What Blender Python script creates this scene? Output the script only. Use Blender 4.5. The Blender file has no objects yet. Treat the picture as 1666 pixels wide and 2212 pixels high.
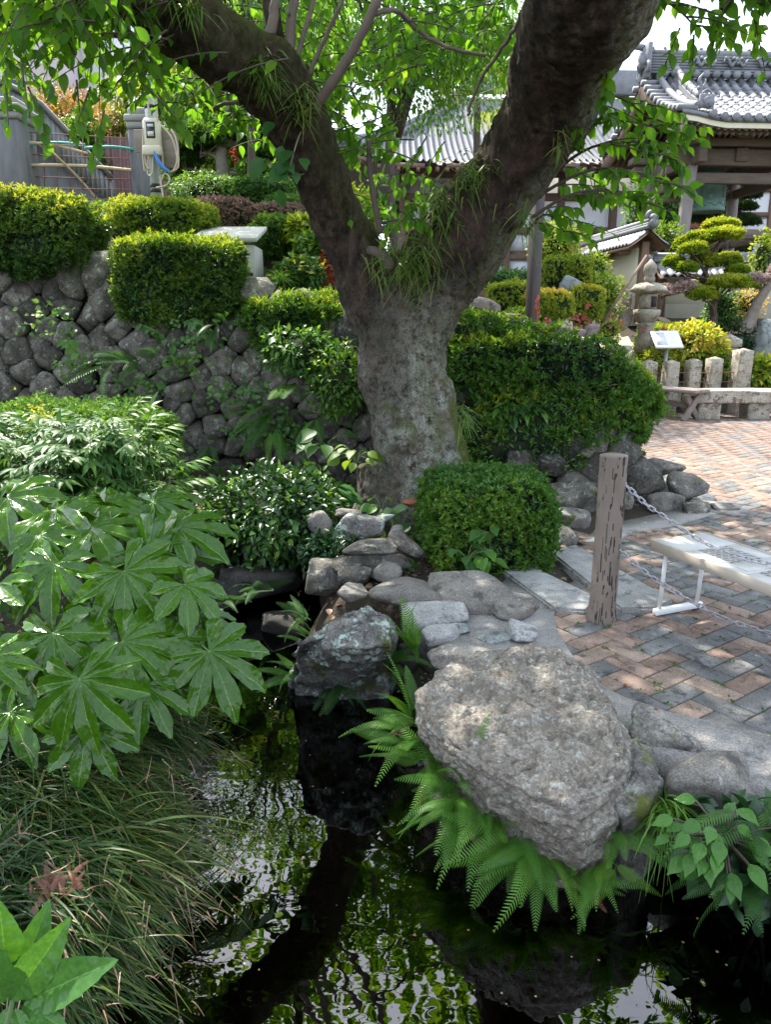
import bpy, bmesh, math
import numpy as np
from mathutils import Vector, Matrix, geometry
rng = np.random.default_rng(11)
SC = bpy.context.scene
COL = SC.collection
PI = math.pi
# ------------------------------------------------------------------ camera, light, exposure
F = 1609.0; CZ = 1.5; PITCH = math.radians(14.5)
cd = bpy.data.cameras.new('camera'); cam = bpy.data.objects.new('camera', cd); COL.objects.link(cam)
cam.location = (0, 0, CZ); cam.rotation_euler = (PI/2 - PITCH, 0, 0)
cd.sensor_fit = 'VERTICAL'; cd.sensor_height = 36; cd.lens = 36*F/2212; cd.clip_start = 0.05; cd.clip_end = 3000
SC.camera = cam
SUN_EL = math.radians(58); SUN_AZ = math.radians(-32)      # azimuth clockwise from +Y
SKY_STRENGTH = 0.15; SUN_STRENGTH = 3.5; EXPOSURE = 1.97
W = bpy.data.worlds.new('World'); SC.world = W; W.use_nodes = True
nt = W.node_tree; nt.nodes.clear()
_sky = nt.nodes.new('ShaderNodeTexSky'); _sky.sky_type = 'NISHITA'; _sky.sun_disc = False
_sky.sun_elevation = SUN_EL; _sky.sun_rotation = SUN_AZ % (2*PI); _sky.dust_density = 2.0; _sky.air_density = 1.0
_bg = nt.nodes.new('ShaderNodeBackground'); _bg.inputs[1].default_value = SKY_STRENGTH
_out = nt.nodes.new('ShaderNodeOutputWorld')
_tc = nt.nodes.new('ShaderNodeTexCoord'); _ns = nt.nodes.new('ShaderNodeTexNoise')
_mp = nt.nodes.new('ShaderNodeMapping'); _mp.inputs['Scale'].default_value = (1, 1, 2.2)
_ns.inputs['Scale'].default_value = 2.6; _ns.inputs['Detail'].default_value = 7; _ns.inputs['Roughness'].default_value = 0.55
_cr = nt.nodes.new('ShaderNodeValToRGB'); _cr.color_ramp.elements[0].position = 0.36; _cr.color_ramp.elements[1].position = 0.66
_mx = nt.nodes.new('ShaderNodeMixRGB'); _mx.inputs[2].default_value = (5.1, 5.35, 5.8, 1)
L = nt.links.new
L(_tc.outputs['Generated'], _mp.inputs[0]); L(_mp.outputs[0], _ns.inputs['Vector']); L(_ns.outputs[0], _cr.inputs[0])
L(_cr.outputs[0], _mx.inputs[0]); L(_sky.outputs[0], _mx.inputs[1]); L(_mx.outputs[0], _bg.inputs[0]); L(_bg.outputs[0], _out.inputs[0])
_sd = bpy.data.lights.new('sun', 'SUN'); sun = bpy.data.objects.new('sun', _sd); COL.objects.link(sun)
_sd.energy = SUN_STRENGTH; _sd.angle = math.radians(0.53); _sd.color = (1, 0.94, 0.84)
SUND = Vector((math.sin(SUN_AZ)*math.cos(SUN_EL), math.cos(SUN_AZ)*math.cos(SUN_EL), math.sin(SUN_EL)))
sun.rotation_euler = SUND.to_track_quat('Z', 'Y').to_euler(); sun.location = (0, 0, 30)
SC.view_settings.view_transform = 'Standard'; SC.view_settings.look = 'None'
SC.view_settings.exposure = EXPOSURE; SC.view_settings.gamma = 1; SC.view_settings.use_curve_mapping = False
SC.render.engine = 'CYCLES'
cy = SC.cycles
cy.max_bounces = 7; cy.diffuse_bounces = 5; cy.glossy_bounces = 3; cy.transmission_bounces = 4; cy.transparent_max_bounces = 6
cy.use_denoising = True; cy.sample_clamp_indirect = 6; cy.caustics_reflective = False; cy.caustics_refractive = False
# ------------------------------------------------------------------ photo pixel (1666 x 2212 frame) to place
FW = np.array((0, math.cos(PITCH), -math.sin(PITCH))); UP = np.array((0, math.sin(PITCH), math.cos(PITCH)))
def ray(u, v): return FW*F + np.array((1., 0, 0))*(u-833) + UP*(1106-v)
def PY(u, v, y):
    d = ray(u, v); return d*(y/d[1]) + np.array((0, 0, CZ))
def PZ(u, v, z):
    d = ray(u, v); return d*((z-CZ)/d[2]) + np.array((0, 0, CZ))
def proj(P):
    Q = np.asarray(P, float) - (0, 0, CZ); dp = np.maximum(Q@FW, 1e-3)
    return 833 + F*Q[..., 0]/dp, 1106 - F*(Q@UP)/dp
def ppm(p): return F/float((np.asarray(p)-(0, 0, CZ))@FW)      # frame pixels per metre at a point
# ------------------------------------------------------------------ noise
def _h(i, j, k, s):
    n = (i*374761393 + j*668265263 + k*2147483647 + s*1274126177) & 0xffffffff
    n = ((n ^ (n >> 13))*1274126177) & 0xffffffff
    n = n ^ (n >> 16)
    return (n & 0xffff)/32767.5 - 1
def vnoise(p, s=0):
    p = np.asarray(p, float); i = np.floor(p).astype(np.int64); f = p - i; f = f*f*(3-2*f); r = 0
    for a in (0, 1):
        for b in (0, 1):
            for c in (0, 1):
                w = (f[:, 0] if a else 1-f[:, 0])*(f[:, 1] if b else 1-f[:, 1])*(f[:, 2] if c else 1-f[:, 2])
                r = r + w*_h(i[:, 0]+a, i[:, 1]+b, i[:, 2]+c, s)
    return r
def fbm(p, o=4, s=0, g=0.5):
    r = 0; a = 1; p = np.asarray(p, float)
    for k in range(o): r = r + a*vnoise(p*2**k + 17.3*k, s+k); a *= g
    return r
def unit(v): v = np.asarray(v, float); return v/np.maximum(np.linalg.norm(v, axis=-1, keepdims=True), 1e-9)
def rvec(n): return unit(rng.normal(size=(n, 3)))
def sstep(a, b, x): t = np.clip((x-a)/(b-a), 0, 1); return t*t*(3-2*t)
# ------------------------------------------------------------------ mesh helpers: geometry is (V, [faces arrays])
def J(*gs):
    V = []; Fs = {}; o = 0
    for v, fs in gs:
        v = np.asarray(v, float).reshape(-1, 3)
        for f in (fs if isinstance(fs, list) else [fs]):
            f = np.asarray(f, np.int64)
            if len(f): Fs.setdefault(f.shape[1], []).append(f+o)
        V.append(v); o += len(v)
    return np.concatenate(V), [np.concatenate(x) for x in Fs.values()]
def mesh(name, g, m=None, smooth=False, attrs=None, mi=None):
    V, fs = g; V = np.asarray(V, np.float32); fs = fs if isinstance(fs, list) else [fs]
    me = bpy.data.meshes.new(name); me.vertices.add(len(V)); me.vertices.foreach_set('co', V.ravel())
    fs = [np.asarray(f, np.int32) for f in fs if len(f)]
    lp = np.concatenate([f.ravel() for f in fs]); tot = np.concatenate([np.full(len(f), f.shape[1], np.int32) for f in fs])
    me.loops.add(len(lp)); me.loops.foreach_set('vertex_index', lp)
    me.polygons.add(len(tot)); st = np.concatenate([[0], np.cumsum(tot)[:-1]]).astype(np.int32)
    me.polygons.foreach_set('loop_start', st); me.polygons.foreach_set('loop_total', tot)
    if smooth: me.polygons.foreach_set('use_smooth', np.ones(len(tot), bool))
    for x in (m if isinstance(m, (list, tuple)) else [m]):
        if x: me.materials.append(x)
    if mi is not None: me.polygons.foreach_set('material_index', np.asarray(mi, np.int32))
    for k, a in (attrs or {}).items():
        at = me.attributes.new(k, 'FLOAT', 'POINT'); at.data.foreach_set('value', np.asarray(a, np.float32))
    me.update(calc_edges=True); me.validate(); return me
def wloc(o):
    v = np.zeros(3)
    while o is not None: v = v + np.array(o.location); o = o.parent
    return v
def tag(o, label=None, cat=None, group=None, kind=None):
    for k, x in (('label', label), ('category', cat), ('group', group), ('kind', kind)):
        if x: o[k] = x
    return o
def ob(name, g, m, parent=None, smooth=False, attrs=None, label=None, cat=None, group=None, kind=None, mi=None):
    """One mesh object; vertices are given in world space, the object sits on its parent's base point."""
    V, fs = g
    if parent is not None: V = np.asarray(V, float) - wloc(parent)
    o = bpy.data.objects.new(name, mesh(name, (V, fs), m, smooth, attrs, mi)); COL.objects.link(o)
    if parent is not None: o.parent = parent
    return tag(o, label, cat, group, kind)
def inst(name, me, M, parent=None, **k):
    """An object that shares mesh data, placed by a world matrix."""
    o = bpy.data.objects.new(name, me); COL.objects.link(o)
    if parent is not None: o.parent = parent; M = Matrix.Translation(-Vector(wloc(parent))) @ M
    o.matrix_local = M
    return tag(o, **k)
def thing(name, label, cat, loc=(0, 0, 0), group=None):
    o = bpy.data.objects.new(name, None); COL.objects.link(o); o.location = [float(x) for x in loc]; o.empty_display_size = 0.1
    return tag(o, label, cat, group)
def frame(x, z):
    """Rotation matrix with local x along x and local z close to z."""
    x = Vector(x).normalized(); z = Vector(z); y = z.cross(x)
    if y.length < 1e-5: y = Vector((0, 1, 0)).cross(x)
    y.normalize(); z = x.cross(y)
    return Matrix(((x.x, y.x, z.x), (x.y, y.y, z.y), (x.z, y.z, z.z)))
def TRS(p, R=None, s=1.0):
    M = (R.to_4x4() if R is not None else Matrix.Identity(4))
    S = Matrix.Diagonal((s, s, s, 1)) if np.isscalar(s) else Matrix.Diagonal((*s, 1))
    return Matrix.Translation(Vector([float(x) for x in p])) @ M @ S
def spline(P, n):
    P = np.asarray(P, float); k = len(P); t = np.linspace(0, k-1, n); i = np.clip(t.astype(int), 0, k-2); f = (t-i)[:, None]
    a = P[np.maximum(i-1, 0)]; b = P[i]; c = P[i+1]; d = P[np.minimum(i+2, k-1)]
    return 0.5*((2*b) + (c-a)*f + (2*a-5*b+4*c-d)*f*f + (3*b-a-3*c+d)*f**3)
def tube(P, r, n=8, cap=True, flat=None):
    P = np.asarray(P, float); k = len(P); r = np.broadcast_to(np.asarray(r, float), (k,))
    T = unit(np.gradient(P, axis=0)); ref = np.array((0, 0, 1.)) if abs(T[0, 2]) < 0.9 else np.array((1., 0, 0))
    N = unit(np.cross(T[0], ref)); V = []; a = np.arange(n)*2*PI/n
    for i in range(k):
        N = unit(N - T[i]*(N@T[i])); B = np.cross(T[i], N)
        V.append(P[i] + r[i]*(np.cos(a)[:, None]*N + np.sin(a)[:, None]*B*(flat or 1)))
    V = np.concatenate(V); i = np.arange(k-1)[:, None]*n; j = np.arange(n)[None]; j2 = (j+1) % n
    q = np.stack([i+j, i+j2, i+n+j2, i+n+j], -1).reshape(-1, 4); fs = [q]
    if cap:
        V = np.concatenate([V, P[:1], P[-1:]]); c = k*n; j = np.arange(n); j2 = (j+1) % n
        fs.append(np.concatenate([np.stack([np.full(n, c), j2, j], -1), np.stack([np.full(n, c+1), (k-1)*n+j, (k-1)*n+j2], -1)]))
    return V, fs
def rz(a): return np.array(((math.cos(a), -math.sin(a), 0), (math.sin(a), math.cos(a), 0), (0, 0, 1.)))
_bx = {}
def box(c, s, a=0.0, bev=0.0, R=None):
    """Box with chamfered edges: centre, full size, turn about z (or a rotation matrix)."""
    h = np.asarray(s, float)/2; b = min(bev, h.min()*0.45)
    sg = np.array([(x, y, z) for x in (-1, 1) for y in (-1, 1) for z in (-1, 1)], float)
    if b <= 0:
        V = sg*h; fs = [np.array(((0, 1, 3, 2), (4, 6, 7, 5), (0, 4, 5, 1), (2, 3, 7, 6), (0, 2, 6, 4), (1, 5, 7, 3)))]
    else:
        V = np.concatenate([sg*(h - b*(np.arange(3) != ax)) for ax in range(3)])
        if 'f' not in _bx:
            bm = bmesh.new(); base = np.concatenate([sg*(np.array((1., 1.1, 1.2)) - 0.2*(np.arange(3) != ax)) for ax in range(3)])
            vs = [bm.verts.new(v) for v in base]; bmesh.ops.convex_hull(bm, input=vs); bmesh.ops.dissolve_limit(bm, angle_limit=0.01, verts=bm.verts, edges=bm.edges)
            bm.verts.index_update(); d = {}
            for f in bm.faces: d.setdefault(len(f.verts), []).append([v.index for v in f.verts])
            _bx['f'] = [np.array(x) for x in d.values()]; bm.free()
        fs = _bx['f']
    V = V@(rz(a).T if R is None else np.asarray(R).T) + np.asarray(c, float)
    return V, fs
def beam(p, q, w, h, bev=0.0, up=(0, 0, 1)):
    p = np.asarray(p, float); q = np.asarray(q, float); R = np.array(frame(q-p, up))
    return box((p+q)/2, (np.linalg.norm(q-p), w, h), bev=bev, R=R)
def lathe(prof, n=24, c=(0, 0, 0), a0=0.0):
    prof = np.asarray(prof, float); k = len(prof); a = a0 + np.arange(n)*2*PI/n
    V = np.concatenate([np.stack([r*np.cos(a), r*np.sin(a), np.full(n, z)], -1) for r, z in prof]) + np.asarray(c, float)
    i = np.arange(k-1)[:, None]*n; j = np.arange(n)[None]; j2 = (j+1) % n
    return V, [np.stack([i+j, i+j2, i+n+j2, i+n+j], -1).reshape(-1, 4), np.array([np.arange(n)[::-1]]), np.array([np.arange(n)+(k-1)*n])]
def prism(poly, z0, z1):
    """Upright prism over a (convex or concave) polygon in x, y."""
    P = np.asarray(poly, float)[:, :2]; n = len(P)
    if np.sum(P[:, 0]*np.roll(P[:, 1], -1)-np.roll(P[:, 0], -1)*P[:, 1]) < 0: P = P[::-1]
    t = geometry.tessellate_polygon([[Vector((*p, 0)) for p in P]]); t = np.array(t)
    e1 = P[t[:, 1]]-P[t[:, 0]]; e2 = P[t[:, 2]]-P[t[:, 0]]; fl = (e1[:, 0]*e2[:, 1]-e1[:, 1]*e2[:, 0]) < 0; t[fl] = t[fl][:, ::-1]
    V = np.concatenate([np.c_[P, np.full(n, z0)], np.c_[P, np.full(n, z1)]]); i = np.arange(n); j = (i+1) % n
    return V, [np.concatenate([t+n, t[:, ::-1]]), np.stack([i, j, j+n, i+n], -1)]
def grid(X):
    """Faces of an (n, m, 3) sheet of points."""
    n, m = X.shape[:2]; i = np.arange(n-1)[:, None]*m; j = np.arange(m-1)[None]
    return X.reshape(-1, 3), [np.stack([i+j, i+j+1, i+m+j+1, i+m+j], -1).reshape(-1, 4)]
_ico = {}
def ico(s):
    if s not in _ico:
        bm = bmesh.new(); bmesh.ops.create_icosphere(bm, subdivisions=s, radius=1)
        _ico[s] = (np.array([v.co for v in bm.verts]), np.array([[v.index for v in f.verts] for f in bm.faces])); bm.free()
    return _ico[s]
def rock(dims, seed, sub=4, planes=12, p=14, rough=0.05, planeset=None, fine=0.0):
    """A stone: a sphere cut by planes, edges worn, surface uneven."""
    d, f = ico(sub); r0 = np.random.default_rng(seed)
    if planeset is None:
        n = unit(r0.normal(size=(planes, 3))); h = r0.uniform(0.72, 1.0, planes)
        n = np.concatenate([n, np.eye(3), -np.eye(3)]); h = np.concatenate([h, np.full(6, 0.98)])
    else: n, h = planeset
    q = np.maximum(d@n.T, 0)/h; r = 1/np.maximum((q**p).sum(1), 1e-9)**(1/p)
    V = d*np.minimum(r, 1.6)[:, None]
    V = V*(1 + rough*fbm(V*1.9 + seed*3.1, 4, seed))[:, None]
    if fine: V = V + d*(fine*fbm(V*9+seed, 3, seed+9))[:, None]
    return V*np.asarray(dims)/2, f
def inside(poly, x, y):
    P = np.asarray(poly, float); x = np.asarray(x); r = np.zeros(x.shape, bool); n = len(P)
    for i in range(n):
        x1, y1 = P[i, :2]; x2, y2 = P[(i+1) % n, :2]
        if y1 == y2: continue
        r ^= ((y1 > y) != (y2 > y)) & (x < (x2-x1)*(y-y1)/(y2-y1)+x1)
    return r
def pdist(poly, x, y, closed=True):
    """Distance to a polyline and arc position along it."""
    P = np.asarray(poly, float)[:, :2]; best = np.full(np.shape(x), 1e9); n = len(P)
    for i in range(n if closed else n-1):
        a = P[i]; b = P[(i+1) % n]; e = b-a; t = np.clip(((x-a[0])*e[0]+(y-a[1])*e[1])/(e@e), 0, 1)
        best = np.minimum(best, np.hypot(x-a[0]-t*e[0], y-a[1]-t*e[1]))
    return best
# ------------------------------------------------------------------ materials
def nmat(name):
    m = bpy.data.materials.new(name); m.use_nodes = True; t = m.node_tree; b = t.nodes['Principled BSDF']; return m, t, b
def N(t, k, **kw):
    n = t.nodes.new(k)
    for a, v in kw.items():
        if a.startswith('i_'): n.inputs[int(a[2:]) if a[2:].isdigit() else a[2:]].default_value = v
        else: setattr(n, a, v)
    return n
def rgba(c): return (*c, 1.0)
def ramp(t, src, stops):
    r = N(t, 'ShaderNodeValToRGB'); e = r.color_ramp.elements
    while len(e) < len(stops): e.new(0.5)
    for x, (p, c) in zip(e, stops): x.position = p; x.color = rgba(c) if len(c) == 3 else c
    t.links.new(src, r.inputs[0]); return r.outputs[0]
def coords(t, scale=1.0, rand=True):
    tc = N(t, 'ShaderNodeTexCoord'); o = tc.outputs['Object']
    if rand:
        oi = N(t, 'ShaderNodeObjectInfo'); mu = N(t, 'ShaderNodeVectorMath', operation='MULTIPLY_ADD')
        cb = N(t, 'ShaderNodeCombineXYZ')
        for k in range(3): t.links.new(oi.outputs['Random'], cb.inputs[k])
        t.links.new(cb.outputs[0], mu.inputs[0]); mu.inputs[1].default_value = (31, 17, 23); t.links.new(o, mu.inputs[2]); o = mu.outputs[0]
    if scale != 1.0:
        mp = N(t, 'ShaderNodeMapping'); mp.inputs['Scale'].default_value = (scale,)*3 if np.isscalar(scale) else scale
        t.links.new(o, mp.inputs[0]); o = mp.outputs[0]
    return o
def noise(t, co, s, d=4, r=0.55):
    n = N(t, 'ShaderNodeTexNoise'); n.inputs['Scale'].default_value = s; n.inputs['Detail'].default_value = d; n.inputs['Roughness'].default_value = r
    t.links.new(co, n.inputs['Vector']); return n.outputs[0]
def mix(t, f, a, b, mode='MIX'):
    m = N(t, 'ShaderNodeMixRGB', blend_type=mode)
    for i, x in ((0, f), (1, a), (2, b)):
        if hasattr(x, 'links'): t.links.new(x, m.inputs[i])
        else: m.inputs[i].default_value = x if i == 0 else rgba(x)
    return m.outputs[0]
def math_(t, op, a, b=0.0):
    m = N(t, 'ShaderNodeMath', operation=op)
    for i, x in ((0, a), (1, b)):
        if hasattr(x, 'links'): t.links.new(x, m.inputs[i])
        else: m.inputs[i].default_value = x
    return m.outputs[0]
def attr(t, k): return N(t, 'ShaderNodeAttribute', attribute_name=k).outputs['Fac']
def bump(t, b, h, s=0.5, d=0.01, prev=None):
    n = N(t, 'ShaderNodeBump'); n.inputs['Strength'].default_value = s; n.inputs['Distance'].default_value = d
    t.links.new(h, n.inputs['Height'])
    if prev is not None: t.links.new(prev, n.inputs['Normal'])
    t.links.new(n.outputs[0], b.inputs['Normal']); return n.outputs[0]
def fac(t, src, a, b):
    m = N(t, 'ShaderNodeMapRange'); m.inputs[1].default_value = a; m.inputs[2].default_value = b; t.links.new(src, m.inputs[0]); return m.outputs[0]
def simple(name, c1, c2=None, rough=0.7, scale=6.0, bs=0.3, bd=0.004, bscale=40, metal=0.0, stain=None, vary=0.0, stretch=None, spec=0.4):
    m, t, b = nmat(name); co = coords(t, stretch or 1.0); c2 = c2 or tuple(x*0.75 for x in c1)
    c = ramp(t, noise(t, co, scale, 6, 0.6), [(0.3, c1), (0.7, c2)])
    if stain: c = mix(t, fac(t, noise(t, co, scale*0.45, 7, 0.65), stain[1], stain[1]+0.12), c, stain[0])
    if vary:
        oi = N(t, 'ShaderNodeObjectInfo'); hs = N(t, 'ShaderNodeHueSaturation'); t.links.new(c, hs.inputs['Color'])
        t.links.new(math_(t, 'ADD', math_(t, 'MULTIPLY', oi.outputs['Random'], 2*vary), 1-vary), hs.inputs['Value']); c = hs.outputs[0]
    t.links.new(c, b.inputs['Base Color']); b.inputs['Roughness'].default_value = rough; b.inputs['Metallic'].default_value = metal
    b.inputs['Specular IOR Level'].default_value = spec
    if bs: bump(t, b, noise(t, co, bscale, 5, 0.6), bs, bd)
    return m
def leafmat(name, c1, c2, c3=None, trans=0.35, rough=0.45, vein=None, tcol=None, spec=0.3):
    """Leaf: colours spread leaf by leaf (attribute rnd), light passes through."""
    m, t, b = nmat(name); out = t.nodes['Material Output']
    oi = N(t, 'ShaderNodeObjectInfo')
    r = math_(t, 'ADD', attr(t, 'rnd'), math_(t, 'MULTIPLY', math_(t, 'SUBTRACT', oi.outputs['Random'], 0.5), 0.45))
    st = [(0.0, c1), (0.6, c2)] + ([(0.93, c3)] if c3 else [])
    c = ramp(t, r, st)
    if vein:
        c = mix(t, attr(t, 'vein'), c, vein)
        co = coords(t); n = noise(t, co, 26, 5); c = mix(t, fac(t, n, 0.35, 0.75), c, tuple(x*0.7 for x in c1)); bump(t, b, noise(t, co, 6, 2, 0.4), 0.22, 0.04)
    t.links.new(c, b.inputs['Base Color']); b.inputs['Roughness'].default_value = rough; b.inputs['Specular IOR Level'].default_value = spec
    tr = N(t, 'ShaderNodeBsdfTranslucent'); hs = N(t, 'ShaderNodeMixRGB', blend_type='MULTIPLY'); hs.inputs[0].default_value = 1
    t.links.new(c, hs.inputs[1]); hs.inputs[2].default_value = rgba(tcol or (2.1, 1.9, 0.7)); t.links.new(hs.outputs[0], tr.inputs[0])
    mx = N(t, 'ShaderNodeMixShader'); mx.inputs[0].default_value = trans
    t.links.new(b.outputs[0], mx.inputs[1]); t.links.new(tr.outputs[0], mx.inputs[2]); t.links.new(mx.outputs[0], out.inputs[0])
    return m
def stonemat(name, c1, c2, c3, lichen=None, lamt=0.6, moss=None, mamt=0.62, scale=4.0, grain=90, bs=0.6, bd=0.012, rough=0.85, vary=0.25, dark=0.35):
    """Weathered stone: mottled base, mineral grain, lichen spots, moss where asked."""
    m, t, b = nmat(name); co = coords(t)
    n1 = noise(t, co, scale, 7, 0.62); n2 = noise(t, co, grain, 3, 0.7)
    c = ramp(t, n1, [(0.34, c1), (0.5, c2), (0.64, c3)])
    c = mix(t, fac(t, n2, 0.35, 0.7), mix(t, 1.0, c, (0.55, 0.55, 0.55), 'MULTIPLY'), mix(t, 1.0, c, (1.3, 1.3, 1.3), 'MULTIPLY'))
    if lichen:
        l = noise(t, co, scale*2.3, 8, 0.72); c = mix(t, fac(t, l, lamt, lamt+0.05), c, lichen)
    dk = noise(t, co, scale*1.4, 9, 0.75); c = mix(t, fac(t, dk, 0.53, 0.62), c, tuple(x*dark for x in c2))
    if moss:
        c = mix(t, fac(t, noise(t, co, scale*0.8, 6, 0.65), mamt, mamt+0.08), c, moss)
    if vary:
        oi = N(t, 'ShaderNodeObjectInfo'); hs = N(t, 'ShaderNodeHueSaturation'); t.links.new(c, hs.inputs['Color'])
        t.links.new(math_(t, 'ADD', math_(t, 'MULTIPLY', oi.outputs['Random'], 2*vary), 1-vary), hs.inputs['Value']); c = hs.outputs[0]
    t.links.new(c, b.inputs['Base Color']); b.inputs['Roughness'].default_value = rough; b.inputs['Specular IOR Level'].default_value = 0.3
    h = mix(t, 0.35, noise(t, co, scale*3, 9, 0.68), n2)
    bump(t, b, h, bs, bd); return m
M = {}
M['azalea'] = leafmat('azalea_leaf', (0.034, 0.095, 0.014), (0.065, 0.155, 0.022), (0.14, 0.23, 0.028), trans=0.35)
M['shaded_boxleaf'] = leafmat('shade_toned_box_leaf', (0.022, 0.062, 0.010), (0.042, 0.105, 0.016), (0.10, 0.17, 0.022), trans=0.25)  # azalea green darkened: shade on the hedge sides put into the leaf colour
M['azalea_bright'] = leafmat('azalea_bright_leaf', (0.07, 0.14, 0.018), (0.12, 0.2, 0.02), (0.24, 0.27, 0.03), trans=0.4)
M['yellowgreen'] = leafmat('yellow_green_leaf', (0.13, 0.20, 0.02), (0.25, 0.31, 0.035), (0.38, 0.38, 0.06), trans=0.35)
M['gold'] = leafmat('gold_leaf', (0.26, 0.27, 0.035), (0.40, 0.36, 0.06), (0.45, 0.28, 0.07), trans=0.35)
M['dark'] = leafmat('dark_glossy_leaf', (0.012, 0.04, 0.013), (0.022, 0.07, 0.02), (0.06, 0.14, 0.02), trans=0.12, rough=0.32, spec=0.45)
M['mid'] = leafmat('mid_green_leaf', (0.03, 0.09, 0.02), (0.06, 0.15, 0.03), (0.12, 0.22, 0.04), trans=0.35)
M['pine'] = leafmat('pine_needle', (0.025, 0.06, 0.02), (0.05, 0.10, 0.03), (0.10, 0.15, 0.05), trans=0.15)
M['cherry'] = leafmat('cherry_leaf', (0.05, 0.14, 0.014), (0.085, 0.20, 0.02), (0.17, 0.29, 0.025), trans=0.6, rough=0.45, spec=0.3)
M['maple'] = leafmat('maple_leaf', (0.07, 0.18, 0.03), (0.11, 0.24, 0.04), (0.2, 0.32, 0.05), trans=0.5)
M['orange'] = leafmat('orange_maple_leaf', (0.42, 0.16, 0.04), (0.42, 0.24, 0.05), (0.24, 0.24, 0.04), trans=0.4, tcol=(1.5, 1.3, 0.9))
M['red'] = leafmat('red_leaf', (0.36, 0.05, 0.03), (0.42, 0.10, 0.05), (0.42, 0.2, 0.07), trans=0.4, tcol=(1.5, 1.1, 0.9))
M['brown_twigs'] = leafmat('bare_brown_twig', (0.20, 0.12, 0.085), (0.27, 0.17, 0.13), (0.33, 0.24, 0.19), trans=0.1, tcol=(1, 1, 1))
M['pinktwig'] = leafmat('pinkish_bare_twig', (0.34, 0.235, 0.21), (0.44, 0.33, 0.30), (0.52, 0.42, 0.38), trans=0.15, tcol=(1, 1, 1))
M['pink'] = leafmat('azalea_petal', (0.55, 0.06, 0.10), (0.6, 0.14, 0.16), (0.6, 0.2, 0.16), trans=0.3, tcol=(1, 1, 1))
M['fern'] = leafmat('fern_leaf', (0.05, 0.145, 0.018), (0.08, 0.195, 0.024), (0.135, 0.265, 0.03), trans=0.34)
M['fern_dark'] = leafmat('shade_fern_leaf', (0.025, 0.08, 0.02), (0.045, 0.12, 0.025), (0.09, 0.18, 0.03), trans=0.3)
M['fatsia'] = leafmat('fatsia_leaf', (0.036, 0.11, 0.004), (0.06, 0.155, 0.006), (0.11, 0.225, 0.010), trans=0.2, rough=0.22, vein=(0.22, 0.34, 0.09), spec=0.42)
M['serrate'] = leafmat('serrated_leaf', (0.06, 0.17, 0.03), (0.085, 0.22, 0.035), trans=0.3, rough=0.3, vein=(0.16, 0.32, 0.07))
M['nandina'] = leafmat('nandina_leaf', (0.03, 0.095, 0.022), (0.05, 0.135, 0.03), (0.09, 0.18, 0.03), trans=0.3)
M['sedge'] = leafmat('sedge_blade', (0.010, 0.032, 0.006), (0.024, 0.065, 0.010), (0.08, 0.11, 0.018), trans=0.2, rough=0.4)
M['straw'] = leafmat('dry_sedge_tip', (0.15, 0.085, 0.05), (0.26, 0.165, 0.105), (0.36, 0.26, 0.17), trans=0.15, tcol=(1, 1, 1))
M['palm'] = leafmat('palm_leaf', (0.08, 0.14, 0.03), (0.16, 0.2, 0.03), trans=0.35)
M['deadfrond'] = leafmat('dead_frond', (0.11, 0.048, 0.03), (0.17, 0.075, 0.048), trans=0.1, tcol=(1, 1, 1))
M['epiphyte'] = leafmat('epiphyte_leaf', (0.06, 0.12, 0.02), (0.10, 0.18, 0.03), (0.16, 0.18, 0.06), trans=0.35)
M['wallstone'] = stonemat('wall_stone', (0.062, 0.056, 0.047), (0.128, 0.117, 0.099), (0.21, 0.193, 0.165), lichen=(0.27, 0.285, 0.24), lamt=0.56, moss=(0.05, 0.06, 0.022), mamt=0.60, scale=7, vary=0.45, bs=1.0, bd=0.03)
M['stepstone'] = stonemat('stepping_stone', (0.135, 0.125, 0.11), (0.185, 0.17, 0.15), (0.24, 0.225, 0.20), lichen=(0.32, 0.31, 0.28), lamt=0.60, scale=6, grain=120, bs=0.7, vary=0.15)
M['blockstone'] = stonemat('mossy_block_stone', (0.10, 0.095, 0.09), (0.17, 0.16, 0.15), (0.25, 0.24, 0.22), lichen=(0.36, 0.44, 0.38), lamt=0.53, moss=(0.07, 0.075, 0.02), mamt=0.57, scale=6, bs=1.0, bd=0.02, vary=0)
M['bigrock'] = stonemat('grey_schist', (0.205, 0.175, 0.14), (0.285, 0.25, 0.205), (0.37, 0.335, 0.285), lichen=(0.46, 0.48, 0.43), lamt=0.57, scale=15, grain=80, bs=1.0, bd=0.03, dark=0.6, vary=0)
M['mossrock'] = stonemat('mossy_rock', (0.12, 0.11, 0.10), (0.18, 0.165, 0.15), (0.26, 0.25, 0.22), lichen=(0.32, 0.33, 0.28), lamt=0.57, moss=(0.085, 0.10, 0.02), mamt=0.55, scale=6, vary=0, bs=0.9, bd=0.018)
M['darkrock'] = stonemat('wet_dark_rock', (0.03, 0.028, 0.025), (0.05, 0.047, 0.042), (0.08, 0.075, 0.07), moss=(0.03, 0.04, 0.012), mamt=0.6, scale=5, vary=0.2)
M['gardenrock'] = stonemat('garden_rock', (0.20, 0.16, 0.145), (0.30, 0.25, 0.23), (0.38, 0.34, 0.31), lichen=(0.42, 0.4, 0.36), lamt=0.66, scale=4, vary=0.2)
M['blueslate'] = stonemat('blue_grey_slate', (0.16, 0.175, 0.17), (0.215, 0.235, 0.225), (0.27, 0.29, 0.28), scale=5, bs=0.5, vary=0.1)
M['granite'] = stonemat('hammered_granite', (0.27, 0.265, 0.25), (0.34, 0.335, 0.32), (0.42, 0.41, 0.39), scale=7, grain=150, bs=1.0, bd=0.012, vary=0.1)
M['whiterock'] = stonemat('pale_quartz_rock', (0.30, 0.30, 0.30), (0.38, 0.38, 0.37), (0.45, 0.45, 0.45), scale=8, bs=0.8, vary=0)
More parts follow.
